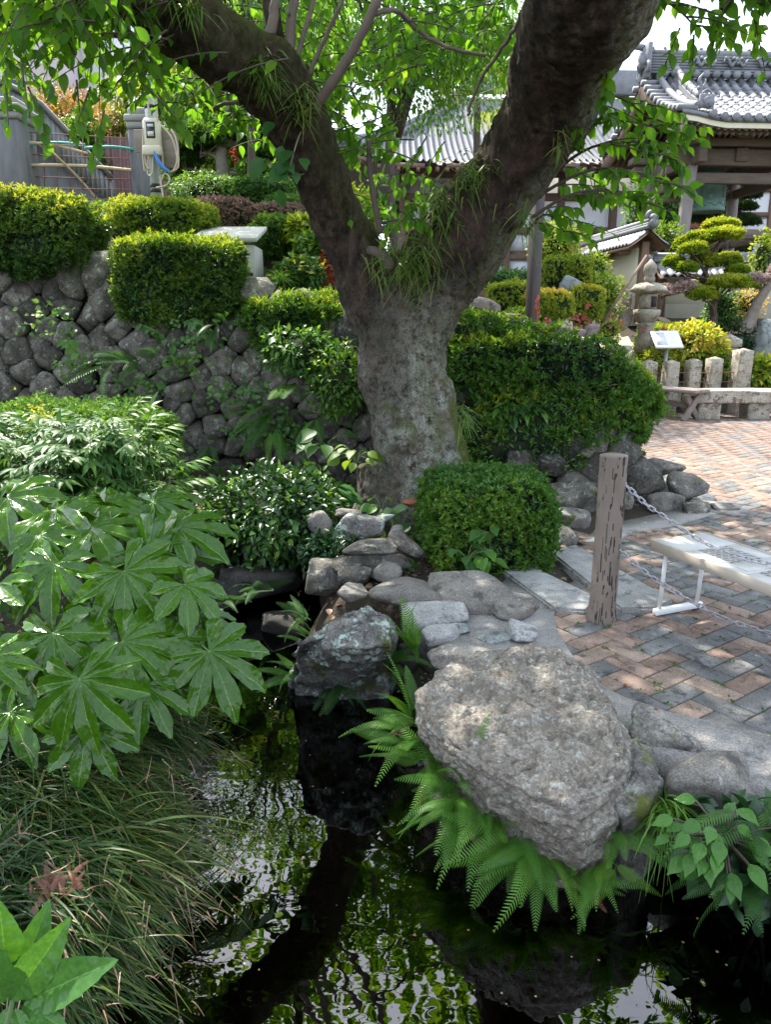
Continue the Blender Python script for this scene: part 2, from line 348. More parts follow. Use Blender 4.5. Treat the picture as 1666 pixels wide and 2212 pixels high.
M['lantern'] = stonemat('weathered_lantern_stone', (0.21, 0.19, 0.15), (0.30, 0.27, 0.21), (0.38, 0.35, 0.285), lichen=(0.30, 0.27, 0.22), lamt=0.6, scale=6, grain=80, vary=0.05)
M['poststone'] = stonemat('granite_post_stone', (0.27, 0.24, 0.19), (0.36, 0.325, 0.26), (0.44, 0.41, 0.35), lichen=(0.15, 0.11, 0.09), lamt=0.54, scale=4, grain=60, bs=1.0, vary=0.1)
M['concrete'] = simple('grey_concrete', (0.30, 0.295, 0.28), (0.24, 0.235, 0.225), 0.9, 3, 0.4, 0.004, 120, stain=((0.15, 0.145, 0.135), 0.56))
M['apron'] = stonemat('concrete_apron', (0.21, 0.20, 0.19), (0.25, 0.24, 0.225), (0.30, 0.285, 0.265), scale=2.2, grain=130, bs=0.7, bd=0.006, vary=0)
M['darkconcrete'] = simple('stained_concrete', (0.20, 0.20, 0.205), (0.11, 0.11, 0.115), 0.9, 2.5, 0.4, 0.004, 90, stain=((0.055, 0.055, 0.06), 0.56), stretch=(2.5, 2.5, 0.5))
M['brick_red'] = stonemat('salmon_paver', (0.19, 0.135, 0.108), (0.235, 0.165, 0.13), (0.285, 0.205, 0.165), scale=9, grain=160, bs=0.5, bd=0.004, vary=0.16)
M['brick_tan'] = stonemat('tan_paver', (0.235, 0.175, 0.135), (0.285, 0.21, 0.165), (0.33, 0.25, 0.195), scale=9, grain=160, bs=0.5, bd=0.004, vary=0.16)
M['brick_grey'] = stonemat('charcoal_paver', (0.115, 0.115, 0.115), (0.15, 0.148, 0.145), (0.195, 0.19, 0.185), scale=9, grain=160, bs=0.5, bd=0.004, vary=0.16)
M['sand'] = simple('joint_sand', (0.10, 0.095, 0.07), (0.055, 0.06, 0.03), 1.0, 14, 0.4, 0.004, 200)
M['soil'] = simple('leafy_soil', (0.06, 0.045, 0.032), (0.035, 0.028, 0.02), 1.0, 7, 0.9, 0.02, 60, stain=((0.05, 0.06, 0.02), 0.57))
M['pathsoil'] = simple('pale_path_earth', (0.42, 0.36, 0.27), (0.32, 0.27, 0.2), 1.0, 5, 0.5, 0.01, 60)
M['postwood'] = simple('moulded_wood_concrete', (0.20, 0.16, 0.13), (0.135, 0.105, 0.085), 0.8, 9, 0.6, 0.004, 70, stain=((0.10, 0.085, 0.075), 0.57), stretch=(1, 1, .3))
M['groove'] = simple('black_groove', (0.035, 0.03, 0.028), None, 0.8, 8, 0.2)
M['chain'] = simple('galvanised_chain', (0.42, 0.42, 0.44), (0.30, 0.28, 0.29), 0.42, 30, 0.1, metal=0.75)
M['plastic'] = simple('aged_cream_plastic', (0.42, 0.365, 0.30), (0.38, 0.33, 0.27), 0.45, 3, 0.1, 0.001, 80, stain=((0.38, 0.34, 0.29), 0.62))
M['benchtop'] = simple('scuffed_white_plastic', (0.46, 0.45, 0.43), (0.39, 0.385, 0.37), 0.45, 5, 0.1, 0.001, 80, stain=((0.36, 0.35, 0.33), 0.58))
M['lattice'] = simple('brown_lattice_plastic', (0.42, 0.34, 0.27), (0.37, 0.30, 0.24), 0.5, 6, 0.1)
M['whitemetal'] = simple('white_painted_tube', (0.78, 0.78, 0.77), (0.7, 0.7, 0.69), 0.4, 12, 0.05, stain=((0.35, 0.28, 0.22), 0.68))
M['greywood'] = simple('weathered_grey_wood', (0.25, 0.205, 0.175), (0.17, 0.14, 0.12), 0.85, 3, 0.5, 0.006, 30, stretch=(0.7, 6, 6), vary=0.12)
M['pillarwood'] = simple('silvered_pillar_wood', (0.27, 0.24, 0.225), (0.17, 0.15, 0.14), 0.8, 3, 0.4, 0.006, 20, stretch=(5, 5, 0.7))
M['beamwood'] = simple('silvered_beam_wood', (0.17, 0.13, 0.105), (0.105, 0.08, 0.064), 0.8, 3, 0.4, 0.006, 20, stretch=(0.7, 5, 5))
M['brownwood'] = simple('brown_timber', (0.20, 0.13, 0.09), (0.14, 0.09, 0.065), 0.75, 4, 0.4, 0.005, 25)
M['redwood'] = simple('red_brown_carved_timber', (0.30, 0.12, 0.06), (0.22, 0.085, 0.045), 0.65, 5, 0.3)
M['darkpost'] = simple('dark_painted_post', (0.055, 0.04, 0.04), (0.04, 0.03, 0.03), 0.6, 6, 0.2)
M['rust'] = simple('red_rust', (0.5, 0.10, 0.06), (0.40, 0.08, 0.05), 0.8, 20, 0.2)
M['rustrod'] = simple('rusty_rod', (0.20, 0.10, 0.07), (0.13, 0.07, 0.05), 0.8, 25, 0.2)
M['tile'] = simple('smoked_roof_tile', (0.19, 0.195, 0.205), (0.125, 0.13, 0.14), 0.5, 5, 0.2, 0.003, 60, stain=((0.14, 0.145, 0.15), 0.6), vary=0.2, spec=0.4)
M['plaster'] = simple('cream_plaster', (0.66, 0.63, 0.53), (0.62, 0.585, 0.48), 0.9, 1.5, 0.15, 0.003, 60)
M['plasterfoot'] = simple('stained_wall_foot', (0.34, 0.32, 0.26), (0.27, 0.25, 0.2), 0.95, 4, 0.4, 0.006, 60)
M['creamtrim'] = simple('cream_trim', (0.66, 0.62, 0.47), (0.6, 0.55, 0.4), 0.85, 4, 0.1)
M['white'] = simple('white_wall', (0.84, 0.85, 0.87), (0.79, 0.80, 0.83), 0.9, 1.2, 0.1, 0.003, 50, stain=((0.45, 0.45, 0.48), 0.62))
M['pinkwall'] = simple('pinkish_wall', (0.55, 0.46, 0.45), (0.50, 0.42, 0.41), 0.9, 2, 0.1)
M['bronze'] = simple('verdigris_bronze', (0.17, 0.29, 0.25), (0.12, 0.21, 0.185), 0.6, 6, 0.3, 0.004, 60, stain=((0.09, 0.14, 0.125), 0.6))
M['panel'] = simple('white_sign_panel', (0.72, 0.735, 0.76), (0.69, 0.705, 0.73), 0.3, 2, 0.0)
M['print'] = simple('pale_grey_print', (0.58, 0.595, 0.63), None, 0.4, 20, 0.0)
M['steel'] = simple('brushed_steel', (0.55, 0.57, 0.59), (0.48, 0.5, 0.52), 0.4, 10, 0.05, metal=0.5)
M['polegrey'] = simple('galvanised_pole', (0.40, 0.43, 0.46), (0.33, 0.355, 0.38), 0.45, 6, 0.1, metal=0.4)
M['cream'] = simple('aged_ivory_plastic', (0.62, 0.57, 0.47), (0.52, 0.46, 0.37), 0.5, 8, 0.1)
M['cable'] = simple('beige_cable', (0.56, 0.47, 0.36), (0.48, 0.39, 0.3), 0.55, 10, 0.1)
M['blue'] = simple('blue_cord', (0.06, 0.22, 0.62), (0.05, 0.18, 0.52), 0.5, 10, 0.1)
M['meterglass'] = simple('meter_window', (0.02, 0.03, 0.03), None, 0.12, 5, 0.0)
M['teal'] = simple('teal_pipe', (0.08, 0.36, 0.32), (0.07, 0.3, 0.27), 0.4, 10, 0.0)
M['bamboo'] = simple('dry_bamboo', (0.52, 0.42, 0.27), (0.42, 0.33, 0.2), 0.6, 10, 0.2)
M['maroon'] = simple('maroon_corrugated_steel', (0.20, 0.115, 0.115), (0.17, 0.095, 0.095), 0.55, 3, 0.1)
M['fencegrey'] = simple('grey_slatted_board', (0.32, 0.335, 0.35), (0.21, 0.22, 0.235), 0.8, 4, 0.3, 0.004, 40, stretch=(3, 3, 0.5))
M['boxwhite'] = simple('pale_concrete_box', (0.47, 0.455, 0.42), (0.40, 0.39, 0.355), 0.85, 4, 0.2, 0.003, 90, stain=((0.36, 0.35, 0.32), 0.55))
M['curtain'] = simple('pale_curtain', (0.62, 0.63, 0.62), (0.52, 0.52, 0.5), 0.9, 4, 0.1)
M['paper'] = simple('white_shoji_paper', (0.70, 0.72, 0.75), (0.64, 0.66, 0.7), 0.8, 2, 0.0)
M['redfungus'] = simple('red_brown_bracket', (0.24, 0.075, 0.04), (0.18, 0.055, 0.03), 0.6, 20, 0.2)
M['stem'] = simple('green_stem', (0.10, 0.17, 0.05), (0.08, 0.13, 0.04), 0.5, 10, 0.1)
M['twig'] = simple('grey_brown_twig', (0.10, 0.075, 0.06), (0.065, 0.05, 0.04), 0.85, 20, 0.4)
M['palebark'] = simple('pale_grey_bark', (0.27, 0.235, 0.20), (0.17, 0.145, 0.125), 0.9, 12, 0.6, 0.01, 30)
M['shootbark'] = simple('smooth_cherry_shoot', (0.17, 0.13, 0.105), (0.115, 0.085, 0.07), 0.7, 14, 0.4, 0.004, 50)
M['plantpot'] = M['concrete']
def barkmat():
    m, t, b = nmat('old_cherry_bark'); co = coords(t, rand=False)
    mp = N(t, 'ShaderNodeMapping'); mp.inputs['Scale'].default_value = (1, 1, 0.45); t.links.new(co, mp.inputs[0])
    n1 = noise(t, mp.outputs[0], 13, 10, 0.72); n2 = noise(t, co, 75, 6, 0.75); n3 = noise(t, co, 16, 9, 0.78)
    c = ramp(t, n1, [(0.38, (0.013, 0.0085, 0.006)), (0.5, (0.047, 0.032, 0.022)), (0.62, (0.105, 0.074, 0.053))])
    c = mix(t, fac(t, noise(t, co, 3.5, 5, 0.6), 0.52, 0.68), c, (0.085, 0.05, 0.042))
    li = math_(t, 'MULTIPLY', attr(t, 'lichen'), fac(t, n3, 0.40, 0.52))
    li = math_(t, 'MULTIPLY', li, fac(t, n2, 0.30, 0.55))
    c = mix(t, li, c, (0.43, 0.445, 0.38))
    gr = math_(t, 'MULTIPLY', attr(t, 'lichen'), fac(t, noise(t, co, 7, 6, 0.7), 0.46, 0.6)); c = mix(t, math_(t, 'MULTIPLY', gr, 0.75), c, (0.165, 0.13, 0.092))
    mo = math_(t, 'MULTIPLY', attr(t, 'moss'), fac(t, n3, 0.32, 0.5)); c = mix(t, mo, c, (0.10, 0.12, 0.022))
    wp = N(t, 'ShaderNodeMixRGB'); wp.inputs[0].default_value = 0.10; t.links.new(co, wp.inputs[1]); nz = N(t, 'ShaderNodeTexNoise'); nz.inputs['Scale'].default_value = 9; t.links.new(co, nz.inputs['Vector']); t.links.new(nz.outputs['Color'], wp.inputs[2])
    mv = N(t, 'ShaderNodeMapping'); mv.inputs['Scale'].default_value = (26, 26, 9); t.links.new(wp.outputs[0], mv.inputs[0]); vo = N(t, 'ShaderNodeTexVoronoi', feature='DISTANCE_TO_EDGE'); vo.inputs['Scale'].default_value = 1.0; t.links.new(mv.outputs[0], vo.inputs['Vector'])
    ck = fac(t, vo.outputs['Distance'], 0.0, 0.16); ck = math_(t, 'MAXIMUM', ck, fac(t, noise(t, co, 5, 4, 0.6), 0.40, 0.56)); c = mix(t, math_(t, 'ADD', math_(t, 'MULTIPLY', ck, 0.45), 0.55), mix(t, 1.0, c, (0.22, 0.2, 0.18), 'MULTIPLY'), c)
    t.links.new(c, b.inputs['Base Color']); b.inputs['Roughness'].default_value = 0.92; b.inputs['Specular IOR Level'].default_value = 0.2
    pb_ = bump(t, b, ck, 0.35, 0.015); bump(t, b, mix(t, 0.5, n1, n2), 1.0, 0.06, pb_); return m
M['bark'] = barkmat()
def watermat():
    m, t, b = nmat('pond_water'); out = t.nodes['Material Output']; t.nodes.remove(b)
    co = coords(t, (1, 1.6, 1), rand=False)
    n = N(t, 'ShaderNodeBump'); n.inputs['Strength'].default_value = 0.022; n.inputs['Distance'].default_value = 0.05
    t.links.new(mix(t, 0.4, noise(t, co, 4.5, 2, 0.45), noise(t, co, 11, 1, 0.5)), n.inputs['Height'])
    gl = N(t, 'ShaderNodeBsdfGlossy'); gl.inputs['Roughness'].default_value = 0.0; t.links.new(n.outputs[0], gl.inputs['Normal'])
    tr = N(t, 'ShaderNodeBsdfTransparent'); tr.inputs[0].default_value = (0.16, 0.15, 0.12, 1)
    fr = N(t, 'ShaderNodeFresnel'); fr.inputs[0].default_value = 2.0; t.links.new(n.outputs[0], fr.inputs[1])
    mx = N(t, 'ShaderNodeMixShader'); t.links.new(fr.outputs[0], mx.inputs[0]); t.links.new(tr.outputs[0], mx.inputs[1]); t.links.new(gl.outputs[0], mx.inputs[2])
    t.links.new(mx.outputs[0], out.inputs[0]); return m
M['water'] = watermat()
# ------------------------------------------------------------------ ground, pond, pavement
WATER = -0.35
POND = np.array([PZ(*p, WATER)[:2] for p in [(455, 1330), (400, 1480), (330, 1560), (290, 1700), (260, 1880), (170, 2050), (60, 2212)]] +
                [(-1.05, 1.2), (-0.8, 0.45), (1.9, 0.45), (2.2, 1.6)] +
                [PZ(*p, WATER)[:2] for p in [(1666, 1940), (1560, 1870), (1500, 1800), (1400, 1780), (1200, 1700), (1000, 1600), (930, 1500), (820, 1430), (700, 1400), (730, 1280), (640, 1235), (540, 1245)]])
WALL = np.array([(-6.0, 7.35), (-4.0, 7.1), (-2.0, 6.95), (-0.2, 6.55), (1.1, 6.2), (1.9, 6.05), (2.35, 6.15), (2.55, 6.6), (2.6, 9.0), (2.7, 12.0)])
WTOP = np.array([1.98, 1.95, 1.72, 1.25, 0.78, 0.58, 0.42, 0.32, 0.25, 0.2])
def wall_top(x): return np.interp(x, [-6, -4, -2, -0.2, 1.1, 1.9, 2.35, 2.6], [2.02, 1.98, 1.76, 1.28, 0.78, 0.52, 0.28, 0.18])
CT = np.array([(-6, 7.4, 2.0), (-4, 7.2, 1.95), (-2.5, 7.1, 1.78), (-1, 6.9, 1.42), (0.5, 6.5, 0.95), (1.8, 6.3, .55), (2.5, 6.9, .28), (2.6, 9, .3), (-4, 9, 2.55),
               (-4.5, 11, 3.1), (-2, 9, 2.15), (-1.5, 11, 2.6), (0.5, 9, 1.35), (0, 11, 1.8), (1.3, 10.5, 1.35), (3, 13.0, .75), (2.6, 10.5, .5), (4, 13, .55), (4.4, 13.2, 0.6),
               (5, 14, 1.0), (4, 16, 1.6), (6, 15, 1.15), (7.5, 12.9, .1), (9, 13.2, .15), (8, 16, 1.45), (10, 18, 1.7), (0, 16, 2.2), (-5, 16, 3.5), (12, 20, 2), (4, 20, 2.0),
               (-8, 12, 3.5), (14, 14, .8), (20, 30, 2), (0, 30, 2.2), (-20, 30, 5), (-30, 10, 4), (40, 10, 1), (40, 50, 3), (-40, 50, 6), (0, 60, 3)])
def _tps(r): return np.where(r > 1e-9, r*r*np.log(np.maximum(r, 1e-9)), 0)
_A = _tps(np.hypot(CT[:, None, 0]-CT[None, :, 0], CT[:, None, 1]-CT[None, :, 1])) + np.eye(len(CT))*0.02
_P = np.c_[np.ones(len(CT)), CT[:, :2]]
_S = np.linalg.solve(np.block([[_A, _P], [_P.T, np.zeros((3, 3))]]), np.r_[CT[:, 2], 0, 0, 0])
def upper(x, y):
    x = np.asarray(x, float); y = np.asarray(y, float); r = _S[-3] + _S[-2]*x + _S[-1]*y
    for c, w in zip(CT, _S): r = r + w*_tps(np.hypot(x-c[0], y-c[1]))
    return r
TERR = np.concatenate([WALL, [(2.75, 12.45), (60, 12.9), (300, 13), (300, 300), (-300, 300), (-300, 7.35)]])
PLAZA = np.array([(2.78, 5.75), (2.80, 9.5), (2.85, 12.35), (60, 12.8), (60, -30), (1.5, -30), (2.4, 1.5), (1.43, 2.47), (1.11, 2.64), (0.98, 2.75), (0.9, 2.87), (0.86, 3.11), (0.85, 3.4), (0.87, 3.6), (1.0, 3.85), (1.62, 4.62), (1.42, 4.92), (1.75, 5.3), (2.3, 5.6)])
def height(x, y):
    x = np.asarray(x, float); y = np.asarray(y, float); P = np.c_[x.ravel(), y.ravel(), np.zeros(x.size)]
    nz = (0.03*fbm(P*3.1, 3, 5)).reshape(x.shape)
    z = np.full(x.shape, -0.03) + nz
    # planted bank between the pond and the wall
    bank = np.minimum(sstep(1.0, -1.5, x)*0.16 + 0.02, 0.2); z = z + bank*sstep(4.6, 6.2, y)
    z = np.where(x < -0.4, z - 0.12*sstep(0.2, -0.8, x)*sstep(5.2, 3.8, y), z)
    d = pdist(POND, x, y); pin = inside(POND, x, y)
    z = np.where(pin, np.minimum(z, -0.22 - 0.65*sstep(0.0, 0.35, d) + nz*1.5), z - 0.12*sstep(0.18, 0.0, d))
    # raised terrace behind the stone wall and the garden at the back
    tin = inside(TERR, x, y); dt = pdist(WALL, x, y, False)
    zt = np.where(x > 2.6, np.minimum(upper(x, y), 0.02 + 0.45*np.maximum(y-12.4, 0)), upper(x, y)) + nz
    z = np.where(tin, np.where(dt < 0.22 + 0.17*np.clip(zt, 0, 2), np.minimum(zt, 0.0), zt - 0.05), z)
    pl = inside(PLAZA, x, y); z = np.where(pl, -0.08, z)
    return z
def hz(x, y): return float(height(np.array([x]), np.array([y]))[0])
gx = np.concatenate([-6 - np.cumsum(0.15*1.13**np.arange(44))[::-1], np.arange(-6, 6.001, 0.075), 6 + np.cumsum(0.15*1.13**np.arange(44))])
gy = np.concatenate([-2 - np.cumsum(0.3*1.25**np.arange(20))[::-1], np.arange(-2, 8.001, 0.075), 8 + np.cumsum(0.12*1.07**np.arange(66))])
GX, GY = np.meshgrid(gx, gy, indexing='ij')
G3 = np.stack([GX, GY, height(GX, GY)], -1)
V, fs = grid(G3); ground = ob('ground', (V, [fs[0][:, ::-1]]), M['soil'], smooth=True, kind='structure')
w = np.array([(-3.2, 0.2), (2.6, 0.2), (2.6, 5.4), (-3.2, 5.4)])
ob('water', (np.c_[w, np.full(4, WATER)], np.array([[0, 1, 2, 3]])), M['water'], kind='structure')
# pale trodden earth on the stepped path and round the garden stones
def patch(name, poly, m, lift=0.02, step=0.12, **k):
    P = np.asarray(poly); a = np.arange(P[:, 0].min(), P[:, 0].max()+step, step); b = np.arange(P[:, 1].min(), P[:, 1].max()+step, step)
    X, Y = np.meshgrid(a, b, indexing='ij'); Z = height(X, Y) + lift; ins = inside(P, X, Y)
    V, fs = grid(np.stack([X, Y, Z], -1)); q = fs[0][:, ::-1]; q = q[ins.ravel()[q].all(1)]
    return ob(name, (V, q), m, smooth=True, **k)
patch('garden_path', [(3.0, 12.6), (5.2, 12.6), (5.4, 14.2), (4.6, 15.2), (3.2, 15.0), (2.6, 13.6)], M['pathsoil'], kind='structure')
# pavers in herringbone
AX = math.radians(35); R2 = np.array(((math.cos(AX), -math.sin(AX)), (math.sin(AX), math.cos(AX))))
BW = 0.112; O2 = np.array((1.29, 3.47))
pave = thing('brick_pavement', None, None, (2, 4, 0)); del_keys = [pave.pop(k, None) for k in ('category',)]; pave['kind'] = 'structure'
n = 190; ii, jj = np.meshgrid(np.arange(-n, n), np.arange(-n, n), indexing='ij'); ii = ii.ravel(); jj = jj.ravel(); md = (ii-jj) % 4
cH = np.c_[ii+1.0, jj+0.5][md == 0]; cV = np.c_[ii+0.5, jj+0.0][md == 2]
cen = np.concatenate([cH, cV])*BW; hv = np.r_[np.zeros(len(cH)), np.ones(len(cV))]
cw = cen@R2.T + O2
k = (inside(PLAZA, cw[:, 0], cw[:, 1]) | (pdist(PLAZA, cw[:, 0], cw[:, 1]) < 0.10)) & (cw[:, 1] > 1.2) & (cw[:, 1] < 12.3) & (cw[:, 0] < 0.62*cw[:, 1]+1.2) 
cw = cw[k]; hv = hv[k]
u, v = proj(np.c_[cw, np.zeros(len(cw))]); dist = np.hypot(cw[:, 0], cw[:, 1])
vis = (u > -40) & (u < 1720) & (v < 2260)
order = np.argsort(np.where(vis, dist, 1e3)); near = order[:300]; far = order[300:]
bme = {m: mesh('brick', box((0, 0, -0.03), (2*BW-0.006, BW-0.006, 0.06), bev=0.004), M[m]) for m in ('brick_red', 'brick_tan', 'brick_grey')}
r0 = np.random.default_rng(5)
def bcol(c):
    q = r0.random(); return 'brick_grey' if q < (0.47 if c[1] < 5 else 0.22) else ('brick_red' if q < 0.8 else 'brick_tan')
for i in near:
    a = AX + (PI/2 if hv[i] else 0) + r0.normal()*0.006
    Mx = Matrix.Translation((cw[i, 0], cw[i, 1], -0.001 + r0.normal()*0.0012)) @ Matrix.Rotation(a, 4, 'Z') @ Matrix.Rotation(r0.normal()*0.006, 4, 'X')
    inst('brick', bme[bcol(cw[i])], Mx, pave)
gs = {'brick_red': [], 'brick_tan': [], 'brick_grey': []}
for i in far: gs[bcol(cw[i])].append(box((cw[i, 0], cw[i, 1], -0.03 - r0.random()*0.003), (2*BW-0.007, BW-0.007, 0.06), AX + (PI/2 if hv[i] else 0)))
for m, g in gs.items(): ob('brick_field', J(*g), M[m], pave, kind='stuff')
ob('sand_bed', prism(PLAZA, -0.07, -0.007), M['sand'], pave)
# cast concrete apron along the pond edge
APR = [(0.62, 3.95), (0.72, 4.2), (0.86, 4.02), (0.97, 3.9), (0.87, 3.6), (0.85, 3.4), (0.86, 3.11), (0.9, 2.87), (0.98, 2.75), (1.11, 2.64), (1.43, 2.47), (2.4, 1.45), (3.0, 0.8), (2.9, 0.4), (1.95, 1.3), (1.5, 2.0), (1.15, 2.2), (0.8, 2.5), (0.55, 2.9), (0.3, 3.25), (0.15, 3.5), (0.2, 3.8), (0.4, 4.1)]
ob('concrete_apron', prism(APR, -0.2, 0.008), M['apron'], kind='structure')
# edging strip along the raised bed, rough concrete
ob('edging_strip', prism([(2.62, 6.2), (2.80, 6.15), (2.98, 5.75), (2.86, 5.62), (2.62, 5.72), (2.2, 5.4), (1.8, 5.2), (1.55, 4.9), (1.36, 4.95), (1.6, 5.35), (2.2, 5.75), (2.5, 6.0)], -0.12, 0.007), M['apron'], kind='structure')
ob('kerb_strip', prism([(2.64, 6.2), (2.84, 6.2), (2.9, 12.3), (2.7, 12.3)], -0.12, 0.018), M['granite'], kind='structure')
# two hammered granite slabs
for i, (p, lb) in enumerate([([PZ(1085, 1240, 0), PZ(1118, 1214, 0), PZ(1292, 1298, 0), PZ(1268, 1328, 0), PZ(1195, 1322, 0)], 'hammered granite slab nearest the clipped round bush'),
                             ([PZ(1185, 1198, 0), PZ(1245, 1184, 0), PZ(1455, 1305, 0), PZ(1425, 1322, 0), PZ(1340, 1325, 0)], 'hammered granite slab running behind the wooden post')]):
    P = np.array(p)[:, :2]; c = P.mean(0); bm = bmesh.new()
    V, fs = prism(P, -0.06, 0.025+0.004*i)
    vs = [bm.verts.new(v) for v in V]
    for f in fs:
        for q in f: bm.faces.new([vs[a] for a in q])
    bmesh.ops.recalc_face_normals(bm, faces=bm.faces)
    bmesh.ops.bevel(bm, geom=[e for e in bm.edges if e.calc_face_angle(0) > 0.5], offset=0.012, segments=2, affect='EDGES')
    me = bpy.data.meshes.new('granite_slab'); bm.to_mesh(me); bm.free(); me.materials.append(M['granite'])
    o = bpy.data.objects.new('granite_slab', me); COL.objects.link(o); tag(o, lb, 'paving slab', 'granite slabs by the bush')
# ------------------------------------------------------------------ dry stone retaining wall: every stone its own piece
wl = thing('stone_wall', 'mossy dry stone retaining wall of rounded boulders behind the cherry trunk', 'wall', (-1, 6.8, 0))
ps = spline(WALL[:8], 200); seg = np.r_[0, np.cumsum(np.linalg.norm(np.diff(ps, axis=0), axis=1))]; LEN = seg[-1]
def wpt(s, z, out=0.0):
    p = np.stack([np.interp(s, seg, ps[:, 0]), np.interp(s, seg, ps[:, 1])], -1); e = 0.02
    t = np.stack([np.interp(s+e, seg, ps[:, 0])-np.interp(s-e, seg, ps[:, 0]), np.interp(s+e, seg, ps[:, 1])-np.interp(s-e, seg, ps[:, 1])], -1); t = unit(t)
    nrm = np.stack([t[..., 1], -t[..., 0]], -1); q = p + nrm*np.asarray(out)[..., None] - nrm*(0.16*np.asarray(z))[..., None]
    return np.concatenate([q, np.asarray(z)[..., None]], -1)
r1 = np.random.default_rng(21); seeds = []
def wtop_s(s): return wall_top(np.interp(s, seg, ps[:, 0]))
SEND = float(np.interp(2.05, ps[:120, 0], seg[:120])) if False else float(seg[np.argmax(ps[:, 0] > 2.1)])
for a in range(-70, 95):
    for b in range(-70, 95):
        s = (a*0.182 + b*0.158); z = (a-b)*0.146
        s += r1.normal()*0.042; z += r1.normal()*0.04
        if 0.9 < s < SEND and -0.3 < z < wtop_s(s)-0.0: seeds.append((s, z))
seeds = np.array(seeds)
def clip(poly, n, d):
    out = []
    for i in range(len(poly)):
        p, q = poly[i], poly[(i+1) % len(poly)]; a = p@n-d; b = q@n-d
        if a <= 0: out.append(p)
        if (a < 0) != (b < 0): out.append(p + (q-p)*(a/(a-b)))
    return out
for i, c in enumerate(seeds):
    dd = seeds - c; nb = np.argsort((dd**2).sum(1))[1:14]
    poly = [np.array(p) for p in ((-.33, -.33), (.33, -.33), (.33, .33), (-.33, .33))]
    for j in nb:
        n = dd[j]/np.linalg.norm(dd[j]); poly = clip(poly, n, np.linalg.norm(dd[j])*0.5 - 0.007)
        if len(poly) < 3: break
    if len(poly) < 3: continue
    poly = np.array(poly); d, f = ico(3); npl = []; hpl = []
    for q in range(len(poly)):
        e = poly[(q+1) % len(poly)]-poly[q]
        if np.hypot(*e) < 1e-6: continue
        n = np.array((e[1], -e[0]))/np.hypot(*e); npl.append((n[0], 0.22, n[1])); hpl.append(max(poly[q]@n, 0.02)*1.0)
    for q in range(5):
        n = np.array((r1.normal()*0.5, -1, r1.normal()*0.5)); npl.append(n/np.linalg.norm(n)); hpl.append(r1.uniform(0.09, 0.17))
    npl.append((0, 1, 0)); hpl.append(0.15)
    npl = np.array(npl); q = np.maximum(d@npl.T, 0)/np.array(hpl); rr = 1/np.maximum((q**24).sum(1), 1e-9)**(1/24)*1.0
    L3 = d*np.minimum(rr, 0.4)[:, None]; L3 = L3*(1 + 0.12*fbm(L3*7 + i*5.1, 4, i % 50))[:, None]
    W3 = wpt(c[0] + L3[:, 0], c[1] + L3[:, 2], -L3[:, 1] - 0.03 + 0.06*r1.random())
    ob('stone', (W3, f), M['wallstone'], wl, smooth=True)
# dark packed earth behind the stones
zz = np.linspace(-0.3, 1, 8); ss = np.linspace(0.2, SEND, 60); S_, Z_ = np.meshgrid(ss, zz, indexing='ij'); Z_ = np.where(Z_ > 0, Z_*(wtop_s(S_)-0.04), Z_)
V, fs = grid(wpt(S_, Z_, np.full(S_.shape, -0.10))); ob('earth_backing', (V, fs), M['soil'], wl, smooth=True)
# ------------------------------------------------------------------ the old cherry: trunk and two limbs as one skin
def limb(pts, n, ns=20):
    P = np.array([PY(u, v, y) for u, v, y, r in pts]); R = np.array([r for *_, r in pts])
    C = spline(np.c_[P, R], n); return tube(C[:, :3], C[:, 3], ns)
TR = [(925, 1190, 5.55, .47), (922, 1110, 5.55, .42), (918, 1050, 5.55, .365), (905, 990, 5.55, .33), (893, 950, 5.55, .315), (877, 877, 5.6, .30), (864, 801, 5.6, .315), (868, 740, 5.6, .32), (875, 686, 5.6, .335), (895, 630, 5.6, .34), (915, 585, 5.6, .29)]
LL = [(868, 740, 5.6, .27), (808, 648, 5.6, .235), (772, 548, 5.6, .195), (730, 481, 5.55, .18), (680, 360, 5.4, .185), (622, 217, 5.2, .205), (575, 170, 5.1, .20), (530, 131, 5.0, .185), (413, 55, 4.8, .185), (301, -15, 4.65, .18), (190, -80, 4.5, .175), (40, -180, 4.3, .16), (-150, -330, 4.1, .13)]
RL = [(885, 720, 5.6, .28), (925, 620, 5.55, .30), (1001, 523, 5.45, .315), (1050, 450, 5.4, .285), (1095, 385, 5.35, .26), (1144, 304, 5.25, .255), (1188, 225, 5.1, .265), (1218, 126, 4.85, .29), (1240, 61, 4.6, .30), (1270, 0, 4.3, .305), (1300, -80, 4.05, .29), (1340, -190, 3.85, .28), (1350, -350, 3.7, .24)]
gs = [limb(TR, 40, 28), limb(LL, 60, 22), limb(RL, 60, 24)]
# root buttress on the right, knots
gs.append(limb([(940, 830, 5.5, .10), (958, 930, 5.45, .12), (972, 1000, 5.4, .145), (985, 1075, 5.35, .17), (1000, 1150, 5.35, .18)], 14, 12))
gs.append(limb([(800, 1000, 5.5, .12), (812, 1080, 5.45, .17), (800, 1150, 5.4, .2)], 8, 12))
gs.append(limb([(905, 980, 5.35, .13), (915, 1070, 5.3, .18), (925, 1140, 5.3, .2)], 8, 12))
for u, v, y, r in [(622, 185, 5.15, .15), (590, 130, 5.0, .12), (610, 165, 5.1, .14), (870, 945, 5.27, .10), (835, 905, 5.32, .09), (1100, 460, 5.25, .12), (985, 470, 5.4, .12), (940, 530, 5.4, .12), (660, 270, 5.3, .1)]:
    d, f = ico(3); c = PY(u, v, y); gs.append((c + d*r*(1, 1, 1.2), f))
me0 = mesh('tmp', J(*gs)); o0 = bpy.data.objects.new('tmp', me0); COL.objects.link(o0)
md = o0.modifiers.new('r', 'REMESH'); md.mode = 'VOXEL'; md.voxel_size = 0.019
